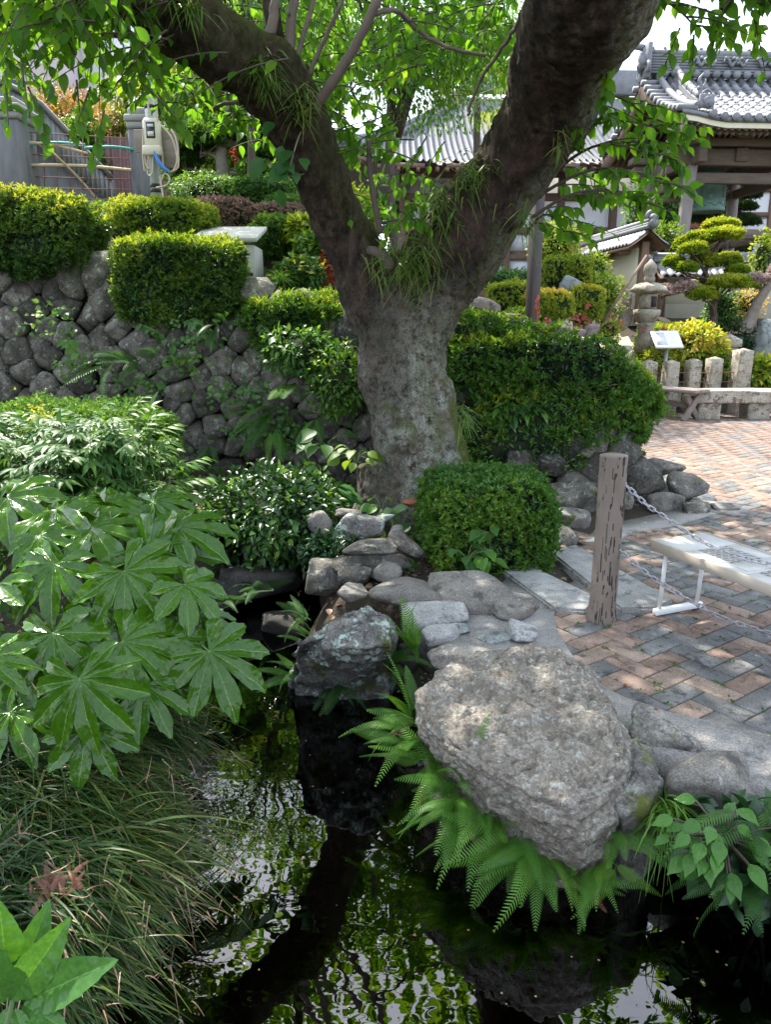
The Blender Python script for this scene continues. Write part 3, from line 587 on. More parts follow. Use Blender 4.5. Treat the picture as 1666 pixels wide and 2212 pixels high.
md2 = o0.modifiers.new('s', 'SMOOTH'); md2.iterations = 6; md2.factor = 0.5
dg = bpy.context.evaluated_depsgraph_get(); me1 = bpy.data.meshes.new_from_object(o0.evaluated_get(dg))
n = len(me1.vertices); V = np.empty(n*3, np.float32); me1.vertices.foreach_get('co', V); V = V.reshape(-1, 3).astype(float)
NV = np.empty(n*3, np.float32); me1.vertices.foreach_get('normal', NV); NV = NV.reshape(-1, 3)
q = np.empty(len(me1.loops), np.int32); me1.loops.foreach_get('vertex_index', q); tot = np.empty(len(me1.polygons), np.int32); me1.polygons.foreach_get('loop_total', tot)
assert (tot == 4).all(); q = q.reshape(-1, 4)
bpy.data.objects.remove(o0); bpy.data.meshes.remove(me0); bpy.data.meshes.remove(me1)
# burls, ridges running down the trunk, scaly bark
az = np.arctan2(V[:, 0]-0.3, V[:, 1]-5.55)
D = 0.035*fbm(V*(2.2, 2.2, 1.1), 3, 3) + 0.016*fbm(np.c_[az*4.0, V[:, 2]*1.0, V[:, 2]*0], 3, 8)*(V[:, 2] < 1.4) + 0.014*fbm(V*(8, 8, 4), 3, 14)
rid = 1-np.abs(fbm(V*(13, 13, 5.5), 3, 31)); D += 0.020*(rid-0.6) + 0.010*fbm(V*(36, 36, 22), 2, 40)
hol = np.exp(-(((V-PY(822, 800, 5.26))/(0.07, 0.3, 0.16))**2).sum(1)) + 0.7*np.exp(-(((V-PY(1015, 870, 5.3))/(0.05, 0.3, 0.09))**2).sum(1))
D -= 0.05*hol
V = V + NV*D[:, None]
uu, vv = proj(V)
lich = np.clip(0.02 + 0.9*sstep(540, 820, vv)*sstep(780, 960, uu) + 0.9*sstep(0.1, 0.7, NV[:, 0])*sstep(1000, 1150, uu) + 0.5*sstep(560, 860, vv), 0, 1) * (0.55+0.45*sstep(-0.3, 0.3, fbm(V*3.0, 3, 61)))
lich = np.where((uu < 800) & (vv < 620), 0.03, lich)
moss = np.clip(sstep(0.35, 0.8, NV[:, 0])*sstep(860, 960, uu)*sstep(830, 930, vv)*1.3 + 0.55*sstep(0.2, 0.8, NV[:, 2]) + 0.25*(NV[:, 0] > 0.3), 0, 1)
tree = thing('cherry_tree', 'huge old cherry tree whose lichened trunk forks into two thick limbs', 'tree', PY(915, 1110, 5.55))
ob('trunk', (V, q), M['bark'], tree, smooth=True, attrs={'lichen': lich, 'moss': moss})
# ------------------------------------------------------------------ leaves
def leaf_t(wid=0.45, fold=0.18, bend=0.25, tip=1.0, n=4):
    """Leaf along +x, length 1: folded along the midrib, bent down."""
    t = np.linspace(0, 1, n+1); w = 0.5*wid*np.interp(t, [0, .12, .3, .5, .7, .86, 1], [.05, .58, .95, 1, .72, .24, 0]); w[-1] = 0
    z = -bend*t*t; V = [(t[i], s*w[i], z[i] + abs(s)*w[i]*fold*2) for i in range(n) for s in (-1, 0, 1)] + [(1, 0, z[-1])]
    Q = []; T = []
    for i in range(n-1):
        a = 3*i
        for s in (0, 1): Q.append((a+s, a+3+s, a+4+s, a+1+s))
    a = 3*(n-1); T = [(a, a+3, a+1), (a+1, a+3, a+2)]
    return np.array(V, float), [np.array(Q), np.array(T)] if Q else [np.array(T)]
DIA = (np.array([(0, 0, 0), (0.5, -0.5, 0.1), (1, 0, -0.1), (0.5, 0.5, 0.1)]), [np.array([(0, 1, 2), (0, 2, 3)])])
def scatter(T, P, X, Z, L, Wd=None):
    """Copies of one leaf: places P, long axes X, rough normals Z, lengths L, widths Wd; gives geometry and the rnd attribute."""
    V, fs = T; n = len(P); X = unit(X); Y = unit(np.cross(Z, X)); Z = np.cross(X, Y)
    L = np.broadcast_to(np.asarray(L, float), (n,)); Wd = L if Wd is None else np.broadcast_to(np.asarray(Wd, float), (n,))
    O = P[:, None] + L[:, None, None]*V[None, :, :1]*X[:, None] + Wd[:, None, None]*V[None, :, 1:2]*Y[:, None] + L[:, None, None]*V[None, :, 2:]*Z[:, None]
    k = len(V); off = (np.arange(n)*k)[:, None, None]
    return (O.reshape(-1, 3), [(f[None]+off).reshape(-1, f.shape[1]) for f in fs]), np.repeat(np.clip(.6*rng.random(n) + .4*(.5+.9*fbm(P*2.6, 2, 91)), 0, 1), k)
CL = leaf_t(0.56, 0.16, 0.25, n=6); CLs = leaf_t(0.7, 0.12, 0.2, n=2)
def spray(P, d, n, drop=0.35, L=(0.064, 0.105)):
    """A twig of cherry leaves: points on the twig and the leaves hanging from it."""
    t = np.linspace(0, 1, 9)[:, None]; ln = np.linalg.norm(d); d = np.asarray(d, float)
    w = P + d*t + np.array((0, 0, -drop*ln))*t**2; k = np.linspace(0.1, 1, n); q = np.stack([np.interp(k, t[:, 0], w[:, i]) for i in range(3)], -1)
    side = np.where(np.arange(n) % 2, 1., -1.)[:, None]*unit(np.cross(d, (0, 0, 1.)))
    X = unit(side*0.55 + unit(d)*0.45 + np.array((0, 0, -0.75)) + rng.normal(size=(n, 3))*0.42)
    Z = unit(np.array((0, 0, 0.9)) + side*0.45 + rng.normal(size=(n, 3))*0.45)
    return w, q, X, Z, rng.uniform(*L, n)
twigs = []; LP = []; LX = []; LZ = []; LLn = []
def add_spray(P, d, n, **k):
    w, q, X, Z, l = spray(np.asarray(P, float), d, n, **k); twigs.append(tube(w, np.linspace(0.006, 0.0022, len(w)), 5, cap=False)); LP.append(q); LX.append(X); LZ.append(Z); LLn.append(l)
def cloud(n, box_uvy, poly=None, dirs=None, nl=(7, 13), ln=(0.35, 0.7), avoid=()):
    """Sprays spread through a part of the crown."""
    (u0, u1), (v0, v1), (y0, y1) = box_uvy; k = 0; tr = 0
    while k < n and tr < n*40:
        tr += 1; u = rng.uniform(u0, u1); v = rng.uniform(v0, v1); y = rng.uniform(y0, y1)
        if poly is not None and not inside(poly, np.array([u]), np.array([v]))[0]: continue
        if any(a[0] < u < a[1] and a[2] < v < a[3] for a in avoid): continue
        d = unit(np.array(dirs if dirs is not None else (0, 0, 0)) + rng.normal(size=3)*(0.8, 0.8, 0.3))*rng.uniform(*ln)
        add_spray(PY(u, v, y)-d*0.6, d, rng.integers(*nl)); k += 1
# left: hanging curtain in front of the limb end, up to the top left corner
cloud(112, ((-60, 300), (-130, 40), (3.9, 5.6)), dirs=(-0.5, -0.3, -0.1))
cloud(40, ((-40, 470), (0, 150), (4.3, 5.7)), poly=[(-60, -60), (300, 40), (470, 150), (560, 300), (480, 240), (300, 150), (120, 105), (-60, 120)], dirs=(-0.5, -0.2, -0.3))
cloud(20, ((330, 560), (130, 300), (5.3, 6.2)), poly=[(330, 130), (430, 160), (520, 190), (570, 280), (480, 220), (360, 190)])
for u, v, y in [(195, 250, 4.3), (225, 300, 4.3), (60, 250, 4.0), (45, 200, 4.0), (300, 235, 4.5), (340, 262, 4.6), (165, 235, 4.4), (490, 262, 5.5), (10, 215, 3.9)]:
    add_spray(PY(u, v-62, y), (rng.normal()*0.1, -0.05, -0.22), 7, drop=0.1)
# middle: behind and between the limbs
cloud(150, ((560, 1120), (-60, 300), (5.2, 7.2)), avoid=[(950, 1110, 110, 210), (840, 1110, 170, 330)])
cloud(24, ((690, 1010), (250, 490), (5.5, 7.0)), avoid=[(840, 1010, 200, 345)], poly=[(690, 330), (800, 230), (1010, 230), (1060, 330), (1000, 420), (860, 490), (770, 480)])
cloud(13, ((800, 1000), (400, 480), (5.3, 6.0)))
cloud(14, ((560, 720), (130, 330), (5.6, 6.2)), poly=[(600, 100), (720, 180), (740, 330), (690, 260)])
# right: boughs reaching out below the right limb and over the top right corner
for u0, v0, y0, u1, v1, y1, n in [(1180, 330, 5.3, 1440, 285, 4.9, 6), (1190, 380, 5.3, 1400, 335, 4.9, 6), (1170, 420, 5.3, 1430, 395, 4.9, 6), (1150, 470, 5.3, 1385, 440, 4.9, 6), (1135, 510, 5.4, 1220, 500, 5.2, 3), (1230, 250, 5.2, 1400, 255, 5.0, 3),
                               (1340, 60, 4.6, 1500, 55, 4.5, 4), (1400, 0, 4.5, 1640, 5, 4.4, 7), (1440, -40, 4.5, 1700, -20, 4.4, 6), (1560, 20, 4.4, 1680, 30, 4.4, 3)]:
    A = PY(u0, v0, y0); B = PY(u1, v1, y1); w = A + (B-A)*np.linspace(0, 1, 10)[:, None] + np.array((0, 0, 0.12))*np.sin(np.linspace(0, PI, 10))[:, None]
    twigs.append(tube(w, np.linspace(0.012, 0.004, 10), 6, cap=False))
    for k in range(n):
        i = 1 + int(8*(k+0.5)/n); d = unit((B-A)*0.8/np.linalg.norm(B-A) + rng.normal(size=3)*(0.5, 0.5, 0.2))*rng.uniform(0.22, 0.4); add_spray(w[i], d, rng.integers(7, 12), drop=0.25, L=(0.07, 0.115))
    add_spray(w[-1]-(B-A)*0.02, unit(B-A)*0.22, 8, drop=0.4)
for u, v in [(1470, 95), (1500, 110), (1330, 120), (1350, 90), (1310, 165), (1600, 70), (1640, 60)]:
    add_spray(PY(u, v-35, 4.5), (rng.normal()*0.08, 0, -0.16), 7, drop=0.1)
NV_ = sum(len(x) for x in LP)
P_ = np.concatenate(LP); X_ = np.concatenate(LX); Z_ = np.concatenate(LZ); L_ = np.concatenate(LLn)
# the largest leaves seen, each its own piece
uu, vv = proj(P_); dep = (P_-(0, 0, CZ))@FW; okv = (uu > -10) & (uu < 1676) & (vv > -10) & (dep > 0.5); sc = np.where(okv, L_/dep*np.abs(unit(P_-(0, 0, CZ))*np.cross(X_, np.cross(Z_, X_))).sum(1).clip(0.2), 0)
top = np.argsort(-sc)[:300]; rest = np.setdiff1d(np.arange(len(P_)), top)
lme = [mesh('leaf', CL, M['cherry'], True, {'rnd': np.full(len(CL[0]), k*0.11)}) for k in range(6)]
for k, i in enumerate(top): inst('leaf', lme[k % 6], TRS(P_[i], frame(X_[i], Z_[i]), L_[i]), tree)
g, r = scatter(CL, P_[rest], X_[rest], Z_[rest], L_[rest]); ob('foliage', g, M['cherry'], tree, True, {'rnd': r}, kind='stuff')
# the crown overhead, out of the picture, that shades the pond and is mirrored in it
nc = 33000; a = rng.random(nc)*2*PI; rr = np.sqrt(rng.random(nc))*4.3; zc = 4.3 + rng.random(nc)*2.6
Pc = np.c_[-0.4 + rr*np.cos(a), 5.0 + rr*np.sin(a)*0.95, zc + 0.6*(1-(rr/4.3)**2)]
uu, vv = proj(Pc); dn = fbm(Pc*0.75, 3, 77); keep = ~((Pc[:, 0] < -1.9) & (Pc[:, 1] > 5.2)) & ((vv < -40) | (Pc[:, 1] < 0.5)) & (dn > np.where((Pc[:, 0] < 1.8) & (Pc[:, 1] > 4.3) & (Pc[:, 1] < 7.2), -.6, -.16)) & ~((Pc[:, 1] < 4.0) & (Pc[:, 0] > -1.2) & (dn < 0.08)); Pc = Pc[keep]; m = len(Pc)
g, r = scatter(CLs, Pc, rvec(m)*(1, 1, 0.5)+(0, 0, -0.4), rvec(m)*0.7+(0, 0, 1), rng.uniform(0.10, 0.17, m)); ob('crown', g, M['cherry'], tree, True, {'rnd': r}, kind='stuff')
# limbs continuing up inside the crown
ob('branches', J(*[tube(spline(np.array(p), 14), np.linspace(r0_, 0.02, 14), 8) for p, r0_ in [
    ([PY(1345, -320, 3.72), (1.4, 3.6, 4.6), (1.8, 3.3, 5.6), (1.9, 2.8, 6.6)], .2), ([PY(1350, -300, 3.72), (0.8, 3.3, 4.8), (0.2, 2.7, 5.6), (-0.6, 2.2, 6.2)], .14), ([PY(-120, -310, 4.12), (-2.9, 3.7, 4.6), (-3.5, 3.4, 5.6)], .12),
    ([PY(40, -170, 4.3), (-1.6, 4.6, 4.6), (-1.2, 5.2, 6.0)], .13), ([PY(1310, -70, 4.1), (1.9, 4.9, 4.4), (2.2, 6.0, 6)], .15), ([PY(600, 120, 5.1), PY(560, -200, 5.4), (-0.9, 5.8, 5.8)], .06)]]), M['bark'], tree, True, attrs=None)
ob('twigs', J(*twigs), M['twig'], tree, kind='stuff')
# young shoots standing on the left limb
for p, r in [([(578, 95, 5.0), (592, 30, 5.0), (600, -30, 5.0), (640, -120, 5.0)], .034), ([(625, 150, 5.1), (628, 60, 5.1), (640, -20, 5.1), (650, -100, 5.1)], .036), ([(632, 160, 5.1), (655, 80, 5.1), (675, 0, 5.1), (690, -60, 5.1)], .018),
             ([(655, 195, 5.15), (690, 110, 5.1), (735, 10, 5.0), (750, -40, 5.0)], .016), ([(672, 262, 5.2), (690, 215, 5.12), (760, 115, 5.0), (815, 0, 4.9), (840, -80, 4.9)], .036),
             ([(803, 30, 4.92), (860, 25, 5.1), (900, 60, 5.2), (960, 100, 5.2), (1050, 120, 5.2)], .016), ([(1130, 30, 4.7), (1100, 80, 4.9), (1040, 170, 5.1), (1010, 250, 5.2)], .014),
             ([(300, 80, 4.85), (230, 75, 4.9), (150, 55, 4.9), (60, 60, 4.9)], .014), ([(520, 222, 5.2), (480, 225, 5.3), (440, 245, 5.4)], .015), ([(700, 350, 5.35), (640, 380, 5.2), (590, 375, 5.1)], .004)]:
    C = spline(np.array([PY(*x) for x in p]), 22); C[1:-1] += 0.003*rng.normal(size=(20, 3))
    ob('shoot', tube(C, np.linspace(r, r*0.62, 22), 9), M['shootbark'], tree, True)
ob('dead_shoot', tube(spline(np.array([PY(822, 505, 5.35), PY(812, 450, 5.35), PY(800, 380, 5.35), PY(797, 302, 5.35)]), 12), np.linspace(.022, .016, 12), 8), M['twig'], tree, True)
C = spline(np.array([PY(798, 540, 5.3), PY(825, 550, 5.2), PY(845, 580, 5.2)]), 6); ob('broken_stub', tube(C, np.linspace(.028, .045, 6), 8), M['twig'], tree, True)
# ------------------------------------------------------------------ stones by the pond
def gp(u, v, z): return PZ(u, v, z)
def place_rock(name, u, v, wpx, hpx, z, dims3, seed, m, label, group=None, cat='rock', rot=0.0, sub=4, planes=12, rough=0.05, p=12, tilt=(0, 0), sink=0.35, fine=0.0):
    """A stone whose visible middle sits at frame (u, v): width wpx sets the scale, dims3 the proportions."""
    c = PZ(u, v, z); s = wpx/ppm(c); d = np.array(dims3)*s
    V, f = rock(d, seed, sub, planes, 16, rough*1.25, fine=fine)
    R = rz(rot)@np.array(Matrix.Rotation(tilt[0], 3, 'X'))@np.array(Matrix.Rotation(tilt[1], 3, 'Y'))
    c = c + np.array((0, 0.06*s, 0)); o = ob(name, (V@R.T, f), m, smooth=True, label=label, cat=cat, group=group); o.location = c
    return o
def lofted(rings, nu=120, nv=36, cap=10, seed=0, amp=0.02, fs_=6.0, amp2=0.006, dome=0.03):
    """A boulder grown through outlines given from bottom to top."""
    th = np.linspace(-PI, PI, nu, endpoint=False); out = []
    for r in rings:
        r = np.asarray(r, float); c = r[:, :2].mean(0); a = np.arctan2(r[:, 1]-c[1], r[:, 0]-c[0]); o = np.argsort(a); a = a[o]; r = r[o]
        a3 = np.r_[a-2*PI, a, a+2*PI]; r3 = np.concatenate([r, r, r]); out.append(np.stack([np.interp(th, a3, r3[:, k]) for k in range(3)], -1))
    K = np.array(out); T = np.linspace(0, len(K)-1, nv); X = np.stack([np.stack([np.interp(T, np.arange(len(K)), K[:, j, a_]) for a_ in range(3)], -1) for j in range(nu)], 1)
    c = X[-1].mean(0); tops = [c + (X[-1]-c)*(1-k/cap) + np.array((0, 0, dome*(1-(1-k/cap)**2))) for k in range(1, cap)]
    A = np.concatenate([X, np.array(tops)]); rows = len(A); V = A.reshape(-1, 3); V = np.concatenate([V, [tops[-1].mean(0)]])
    i = np.arange(rows-1)[:, None]*nu; j = np.arange(nu)[None]; j2 = (j+1) % nu
    q = np.stack([i+j, i+j2, i+nu+j2, i+nu+j], -1).reshape(-1, 4); t = np.stack([(rows-1)*nu+np.arange(nu), (rows-1)*nu+(np.arange(nu)+1) % nu, np.full(nu, rows*nu)], -1)
    cc = V.mean(0); d = unit(V-cc)
    n = np.zeros_like(V); fn = np.cross(V[q[:, 2]]-V[q[:, 0]], V[q[:, 3]]-V[q[:, 1]])
    for k in range(4): np.add.at(n, q[:, k], fn)
    n = unit(n + 1e-9); n = np.where((n*d).sum(1, keepdims=True) < -0.3, -n, n)
    s = fbm(V*fs_, 4, seed); rg = 1-2*np.abs(fbm(V*fs_*(1.6, 1.6, 0.8) + 3, 4, seed+5)); g2 = fbm(V*fs_*6, 3, seed+11)
    ter = fbm(V*fs_*0.6, 2, seed+21); ter = np.round(ter*4)/4 - ter
    crk = 1-np.abs(fbm(V*(fs_*1.1, fs_*1.1, fs_*2.2)+9, 4, seed+31, .6)); st = 1-np.abs(fbm(V*fs_*4.2+4, 3, seed+41, .6))
    V = V + n*(-amp*1.6*np.maximum(crk-.9, 0)*8*.5 + amp*.35*(st-.6) + amp*.7*s + amp*0.6*rg*0.5 + amp2*1.5*g2 + amp2*.5*fbm(V*fs_*18, 2, seed+51) + amp*1.7*ter)[:, None]
    return V, [q, t]
# the big pale boulder that leans out over the water
T_ = [(905, 1500, .12), (950, 1460, .16), (1000, 1425, .18), (1060, 1408, .20), (1130, 1398, .20), (1205, 1405, .20), (1255, 1445, .19), (1290, 1500, .18), (1335, 1570, .16), (1352, 1620, .13), (1345, 1670, .08), (1300, 1720, .06), (1240, 1735, .06), (1160, 1720, .07), (1070, 1680, .08), (985, 1630, .08), (925, 1570, .09)]
M_ = [(898, 1510, .04), (945, 1462, .08), (1000, 1430, .1), (1060, 1410, .12), (1130, 1402, .12), (1212, 1412, .12), (1270, 1450, .10), (1305, 1510, .09), (1352, 1585, .06), (1366, 1640, .04), (1362, 1700, -.02), (1330, 1775, -.04), (1262, 1815, -.06), (1160, 1772, -.02), (1060, 1712, .00), (968, 1655, .0), (905, 1590, .01)]
B_ = [(915, 1530, -.06), (960, 1480, -.02), (1010, 1440, .0), (1060, 1420, .02), (1130, 1408, .02), (1215, 1420, .02), (1275, 1460, .01), (1312, 1520, -.02), (1350, 1600, -.06), (1362, 1680, -.12), (1350, 1750, -.18), (1318, 1850, -.22), (1258, 1890, -.26), (1180, 1840, -.18), (1085, 1760, -.12), (985, 1680, -.1), (920, 1610, -.08)]
def ring(L, dy=0.0): return np.array([PZ(u, v, z) + (0, dy, 0) for u, v, z in L])
rT, rM, rB = ring(T_), ring(M_), ring(B_)
c = rB[:, :2].mean(0); rF = rB.copy(); rF[:, :2] = c + (rF[:, :2]-c)*0.86 + (0, 0.02); rF[:, 2] = -0.50
tip = np.array(PZ(1235, 1900, -0.33)); rB2 = rB.copy(); w_ = np.exp(-((rB2[:, :2]-tip[:2])**2).sum(1)/0.09)[:, None]; rB2[:, 2] = np.minimum(rB2[:, 2], -0.2) - 0.08; rB2[:, :2] = c + (rB2[:, :2]-c)*0.95
rT2 = rT.copy(); ct = rT[:, :2].mean(0); rT2[:, :2] = ct + (rT[:, :2]-ct)*0.93; rT2[:, 2] += 0.022
ob('boulder', lofted([rF, rB2, rB, rM, rT, rT2], 260, 100, 60, 3, 0.020, 4.6, 0.008, 0.02), M['bigrock'], smooth=True, label='largest pale flat topped boulder leaning over the pond, ferns along its foot', cat='boulder')
# its mossy neighbour on the right
R1 = [(1330, 1620, .05), (1375, 1590, .06), (1410, 1640, .05), (1425, 1690, .02), (1400, 1740, .0), (1345, 1760, -.02), (1310, 1700, .0)]
R2_ = [(1310, 1640, -.1), (1380, 1600, -.06), (1425, 1660, -.06), (1428, 1730, -.12), (1405, 1800, -.18), (1350, 1840, -.22), (1300, 1760, -.15)]
r1_, r2_ = ring(R1), ring(R2_); r3_ = r2_.copy(); r3_[:, 2] = -.5
ob('boulder', lofted([r3_, r2_, r1_], 90, 26, 12, 8, 0.016, 7, 0.004, 0.02), M['mossrock'], smooth=True, label='mossy dark boulder tucked against the right flank of the largest pale boulder', cat='boulder')
# the lichened block at the head of the water
Q1 = [(700, 1375, .13), (730, 1335, .17), (790, 1312, .19), (830, 1330, .18), (845, 1355, .16), (842, 1395, .11), (780, 1398, .12), (700, 1400, .10), (645, 1395, .08), (632, 1388, .08), (660, 1378, .10)]
Q2 = [(700, 1380, .06), (735, 1340, .10), (790, 1318, .12), (835, 1335, .10), (852, 1362, .06), (846, 1420, .0), (785, 1432, -.01), (700, 1438, -.03), (642, 1430, -.04), (627, 1418, -.03), (655, 1395, .02)]
Q3 = [(690, 1400, -.15), (735, 1350, -.1), (790, 1330, -.1), (840, 1345, -.1), (858, 1390, -.15), (845, 1450, -.2), (785, 1476, -.26), (700, 1482, -.28), (640, 1480, -.3), (622, 1466, -.3), (640, 1430, -.2)]
q1, q2, q3 = ring(Q1), ring(Q2), ring(Q3); q4 = q3.copy(); q4[:, 2] = -.5
ob('boulder', lofted([q4, q3, q2, q1], 180, 60, 36, 17, 0.016, 6.0, 0.006, 0.025), M['blockstone'], smooth=True, label='squared boulder with pale green lichen standing at the head of the water', cat='boulder')
SR = [  # u, v, wide, high, z, dims, seed, material, label, rot, tilt
    (868, 1285, 150, 80, .06, (1.0, .85, .42), 31, 'stepstone', 'rounded brown stepping stone with sun flecks behind the lichened block', .2, (.05, .1)),
    (1028, 1292, 215, 90, .05, (1.0, .62, .34), 32, 'stepstone', 'broad smooth grey stepping stone in front of the clipped bush', -.1, (.05, -.08)),
    (940, 1335, 165, 60, .03, (.85, .6, .34), 33, 'granite', 'speckled domed granite cobble between the broad stepping stone and the lichened block', .1, (0, 0)),
    (955, 1372, 130, 50, .02, (.9, .5, .36), 34, 'granite', 'rough pale broken stone below the speckled cobble', .5, (.1, .1)),
    (985, 1362, 78, 40, .02, (1, .6, .24), 35, 'blueslate', 'oval blue grey slate beside the rough pale broken stone', .0, (0, 0)),
    (1068, 1382, 84, 44, .01, (.9, .62, .24), 36, 'blueslate', 'rounded blue grey slate beside the white quartz stone', .3, (0, 0)),
    (1118, 1316, 104, 40, .05, (1, .62, .44), 37, 'stepstone', 'small tan block stone at the corner of the granite slab', .25, (0, 0)),
    (1132, 1368, 84, 70, .04, (.8, 1.15, .4), 38, 'whiterock', 'white quartz stone behind the largest boulder', .35, (.05, 0)),
    (1000, 1422, 150, 40, .06, (1, .5, .36), 39, 'stepstone', 'flat grey stone wedged behind the left end of the largest boulder', .1, (.05, 0)),
    (762, 1285, 92, 50, .03, (.8, .8, .35), 40, 'stepstone', 'dark flat stone sunk between the dark egg stone and the brown stepping stone', .0, (0, 0)),
    (705, 1252, 105, 95, .0, (.85, .6, .75), 41, 'wallstone', 'dark egg shaped stone under the camellia bush', .3, (0, .2)),
    (768, 1243, 78, 36, .06, (1, .6, .5), 42, 'wallstone', 'dark low stone left of the pale wedge under the layered slabs', .0, (0, 0)),
    (832, 1240, 82, 40, .06, (.9, .6, .5), 43, 'stepstone', 'pale rounded stone under the layered slabs', -.2, (0, 0)),
    (800, 1212, 176, 40, .10, (1, .45, .18), 44, 'wallstone', 'long low slab stone at the bottom of the layered step', .12, (0, -.04)),
    (800, 1188, 130, 40, .16, (1, .5, .24), 45, 'wallstone', 'middle slab stone of the layered step', .08, (0, -.05)),
    (775, 1145, 112, 70, .20, (1, .55, .62), 46, 'blockstone', 'pale angular stone with a dark stain at the foot of the trunk', -.1, (.1, .1)),
    (878, 1178, 92, 60, .16, (1, .42, .42), 47, 'wallstone', 'tilted pointed stone leaning against the clipped bush', -.5, (0, .55)),
    (690, 1130, 60, 70, .22, (.9, .7, 1.1), 48, 'stepstone', 'upright pinkish brown stone behind the camellia bush', .2, (.1, -.2)),
    (825, 1120, 60, 22, .24, (1, .5, .25), 49, 'blueslate', 'small flat slate lying against the trunk foot', .2, (0, -.15)),
    (748, 1108, 66, 20, .26, (1, .5, .26), 50, 'stepstone', 'thin pale slate behind the pale angular stone', .1, (0, 0)),
    (855, 1150, 34, 40, .22, (.8, .6, 1), 51, 'stepstone', 'little upright tan stone between the stained stone and the tilted pointed stone', .1, (0, .3)),
    (880, 1425, 70, 90, -.1, (.8, .8, 1.1), 57, 'darkrock', 'dark wet stone hidden behind the ferns right of the lichened block', .1, (0, 0)),
    (610, 1345, 110, 40, -.3, (1, .8, .4), 52, 'darkrock', 'pale drowned stone just breaking the water left of the lichened block', .1, (0, 0)),
    (1440, 1595, 155, 90, .02, (1, .55, .5), 53, 'mossrock', 'grey green lumpy stone on the concrete apron', -.45, (.05, .15)),
    (1545, 1690, 205, 110, .0, (1, .6, .55), 54, 'stepstone', 'long smooth grey boulder at the pond edge above the leafy shrub', -.08, (.05, .1)),
    (1455, 1790, 80, 90, -.2, (1, 1, 1), 59, 'darkrock', 'dark stone under the long smooth grey boulder', .3, (0, 0)),
    (1650, 1740, 150, 110, -.15, (1, .8, .7), 60, 'darkrock', 'dark stone behind the leafy shrub at the right edge', .3, (0, 0)),
    (1222, 1162, 72, 56, .03, (1, .7, .62), 55, 'wallstone', 'pale loose stone between the clipped bush and the paving', .3, (0, .1)),
    (1245, 1072, 118, 60, .10, (1, .6, .5), 61, 'wallstone', 'broad flat fronted grey stone low in the bed right of the bush', .05, (0, 0)),
    (1240, 1125, 90, 60, .02, (1, .6, .6), 62, 'mossrock', 'dim mossy stone below the broad flat fronted stone', .2, (0, 0)),
    (1395, 1042, 74, 46, .20, (1, .7, .62), 63, 'wallstone', 'grey boulder in the end of the low bed behind the post', .15, (0, -.15)),
    (1482, 1052, 84, 66, .16, (1, .8, .74), 64, 'mossrock', 'squared block stone with yellow moss at the corner of the low bed', .1, (0, .05)),
    (1432, 1085, 84, 60, .06, (1, .6, .62), 65, 'stepstone', 'smooth grey wedge stone at the foot of the squared block', .3, (.1, .2)),
    (1352, 1085, 50, 50, .10, (1, .8, .9), 66, 'wallstone', 'small round stone just right of the wooden post', .2, (0, 0)),
    (1505, 1102, 66, 30, .02, (1, .6, .5), 67, 'wallstone', 'small low stone set in the paving edge under the squared block', .0, (0, 0)),
    (1568, 1098, 60, 18, .01, (1, .6, .3), 68, 'stepstone', 'flat outermost stone of the low bed edging', .0, (0, 0)),
    (1345, 1035, 56, 46, .16, (1, .8, .7), 169, 'wallstone', 'grey stone behind the top of the wooden post', .3, (0, 0)),
    (1415, 1012, 120, 40, .22, (1, .8, .3), 70, 'wallstone', 'wide flat capstone on the low bed behind the post', .1, (0, 0)),
    (1010, 1060, 80, 50, .1, (1, .7, .7), 71, 'wallstone', 'shaded stone between the trunk and the clipped bush', .1, (0, 0)),
    (1120, 1000, 70, 60, .35, (1, .6, .8), 73, 'wallstone', 'shaded stone above the clipped bush', .4, (0, 0)),
    (660, 1000, 60, 60, .3, (.9, .7, .9), 74, 'wallstone', 'loose boulder lying at the wall foot left of the trunk', .4, (0, 0)),
    (560, 1260, 170, 60, -.22, (1, .6, .5), 75, 'darkrock', 'dark bank stone under the camellia at the water', .1, (0, 0)),
    (470, 1290, 120, 60, -.25, (1, .6, .6), 76, 'darkrock', 'dark bank stone behind the fatsia stems at the water', .1, (0, 0)),
]
for u, v, w, h, z, dm, sd, mm, lb, rt, tl in SR:
    place_rock('stone', u, v, w, h, z, dm, sd, M[mm], lb, 'stones round the pond', 'stone', rt, 4 if w > 60 else 3, 11, 0.05, 12, tl, fine=0.006)
# pebbles and grit between the stepping stones
r2 = np.random.default_rng(4); gs = []
for k in range(420):
    u = r2.uniform(760, 1230); v = r2.uniform(1215, 1420); c = PZ(u, v, 0.0); s = r2.uniform(0.006, 0.02); V, f = rock((s*1.4, s, s*.8), k, 1, 5, 8, .1); gs.append((V + (c[0], c[1], hz(c[0], c[1])+s*.25), f))
ob('pebbles', J(*gs), M['stepstone'], smooth=True, kind='stuff')
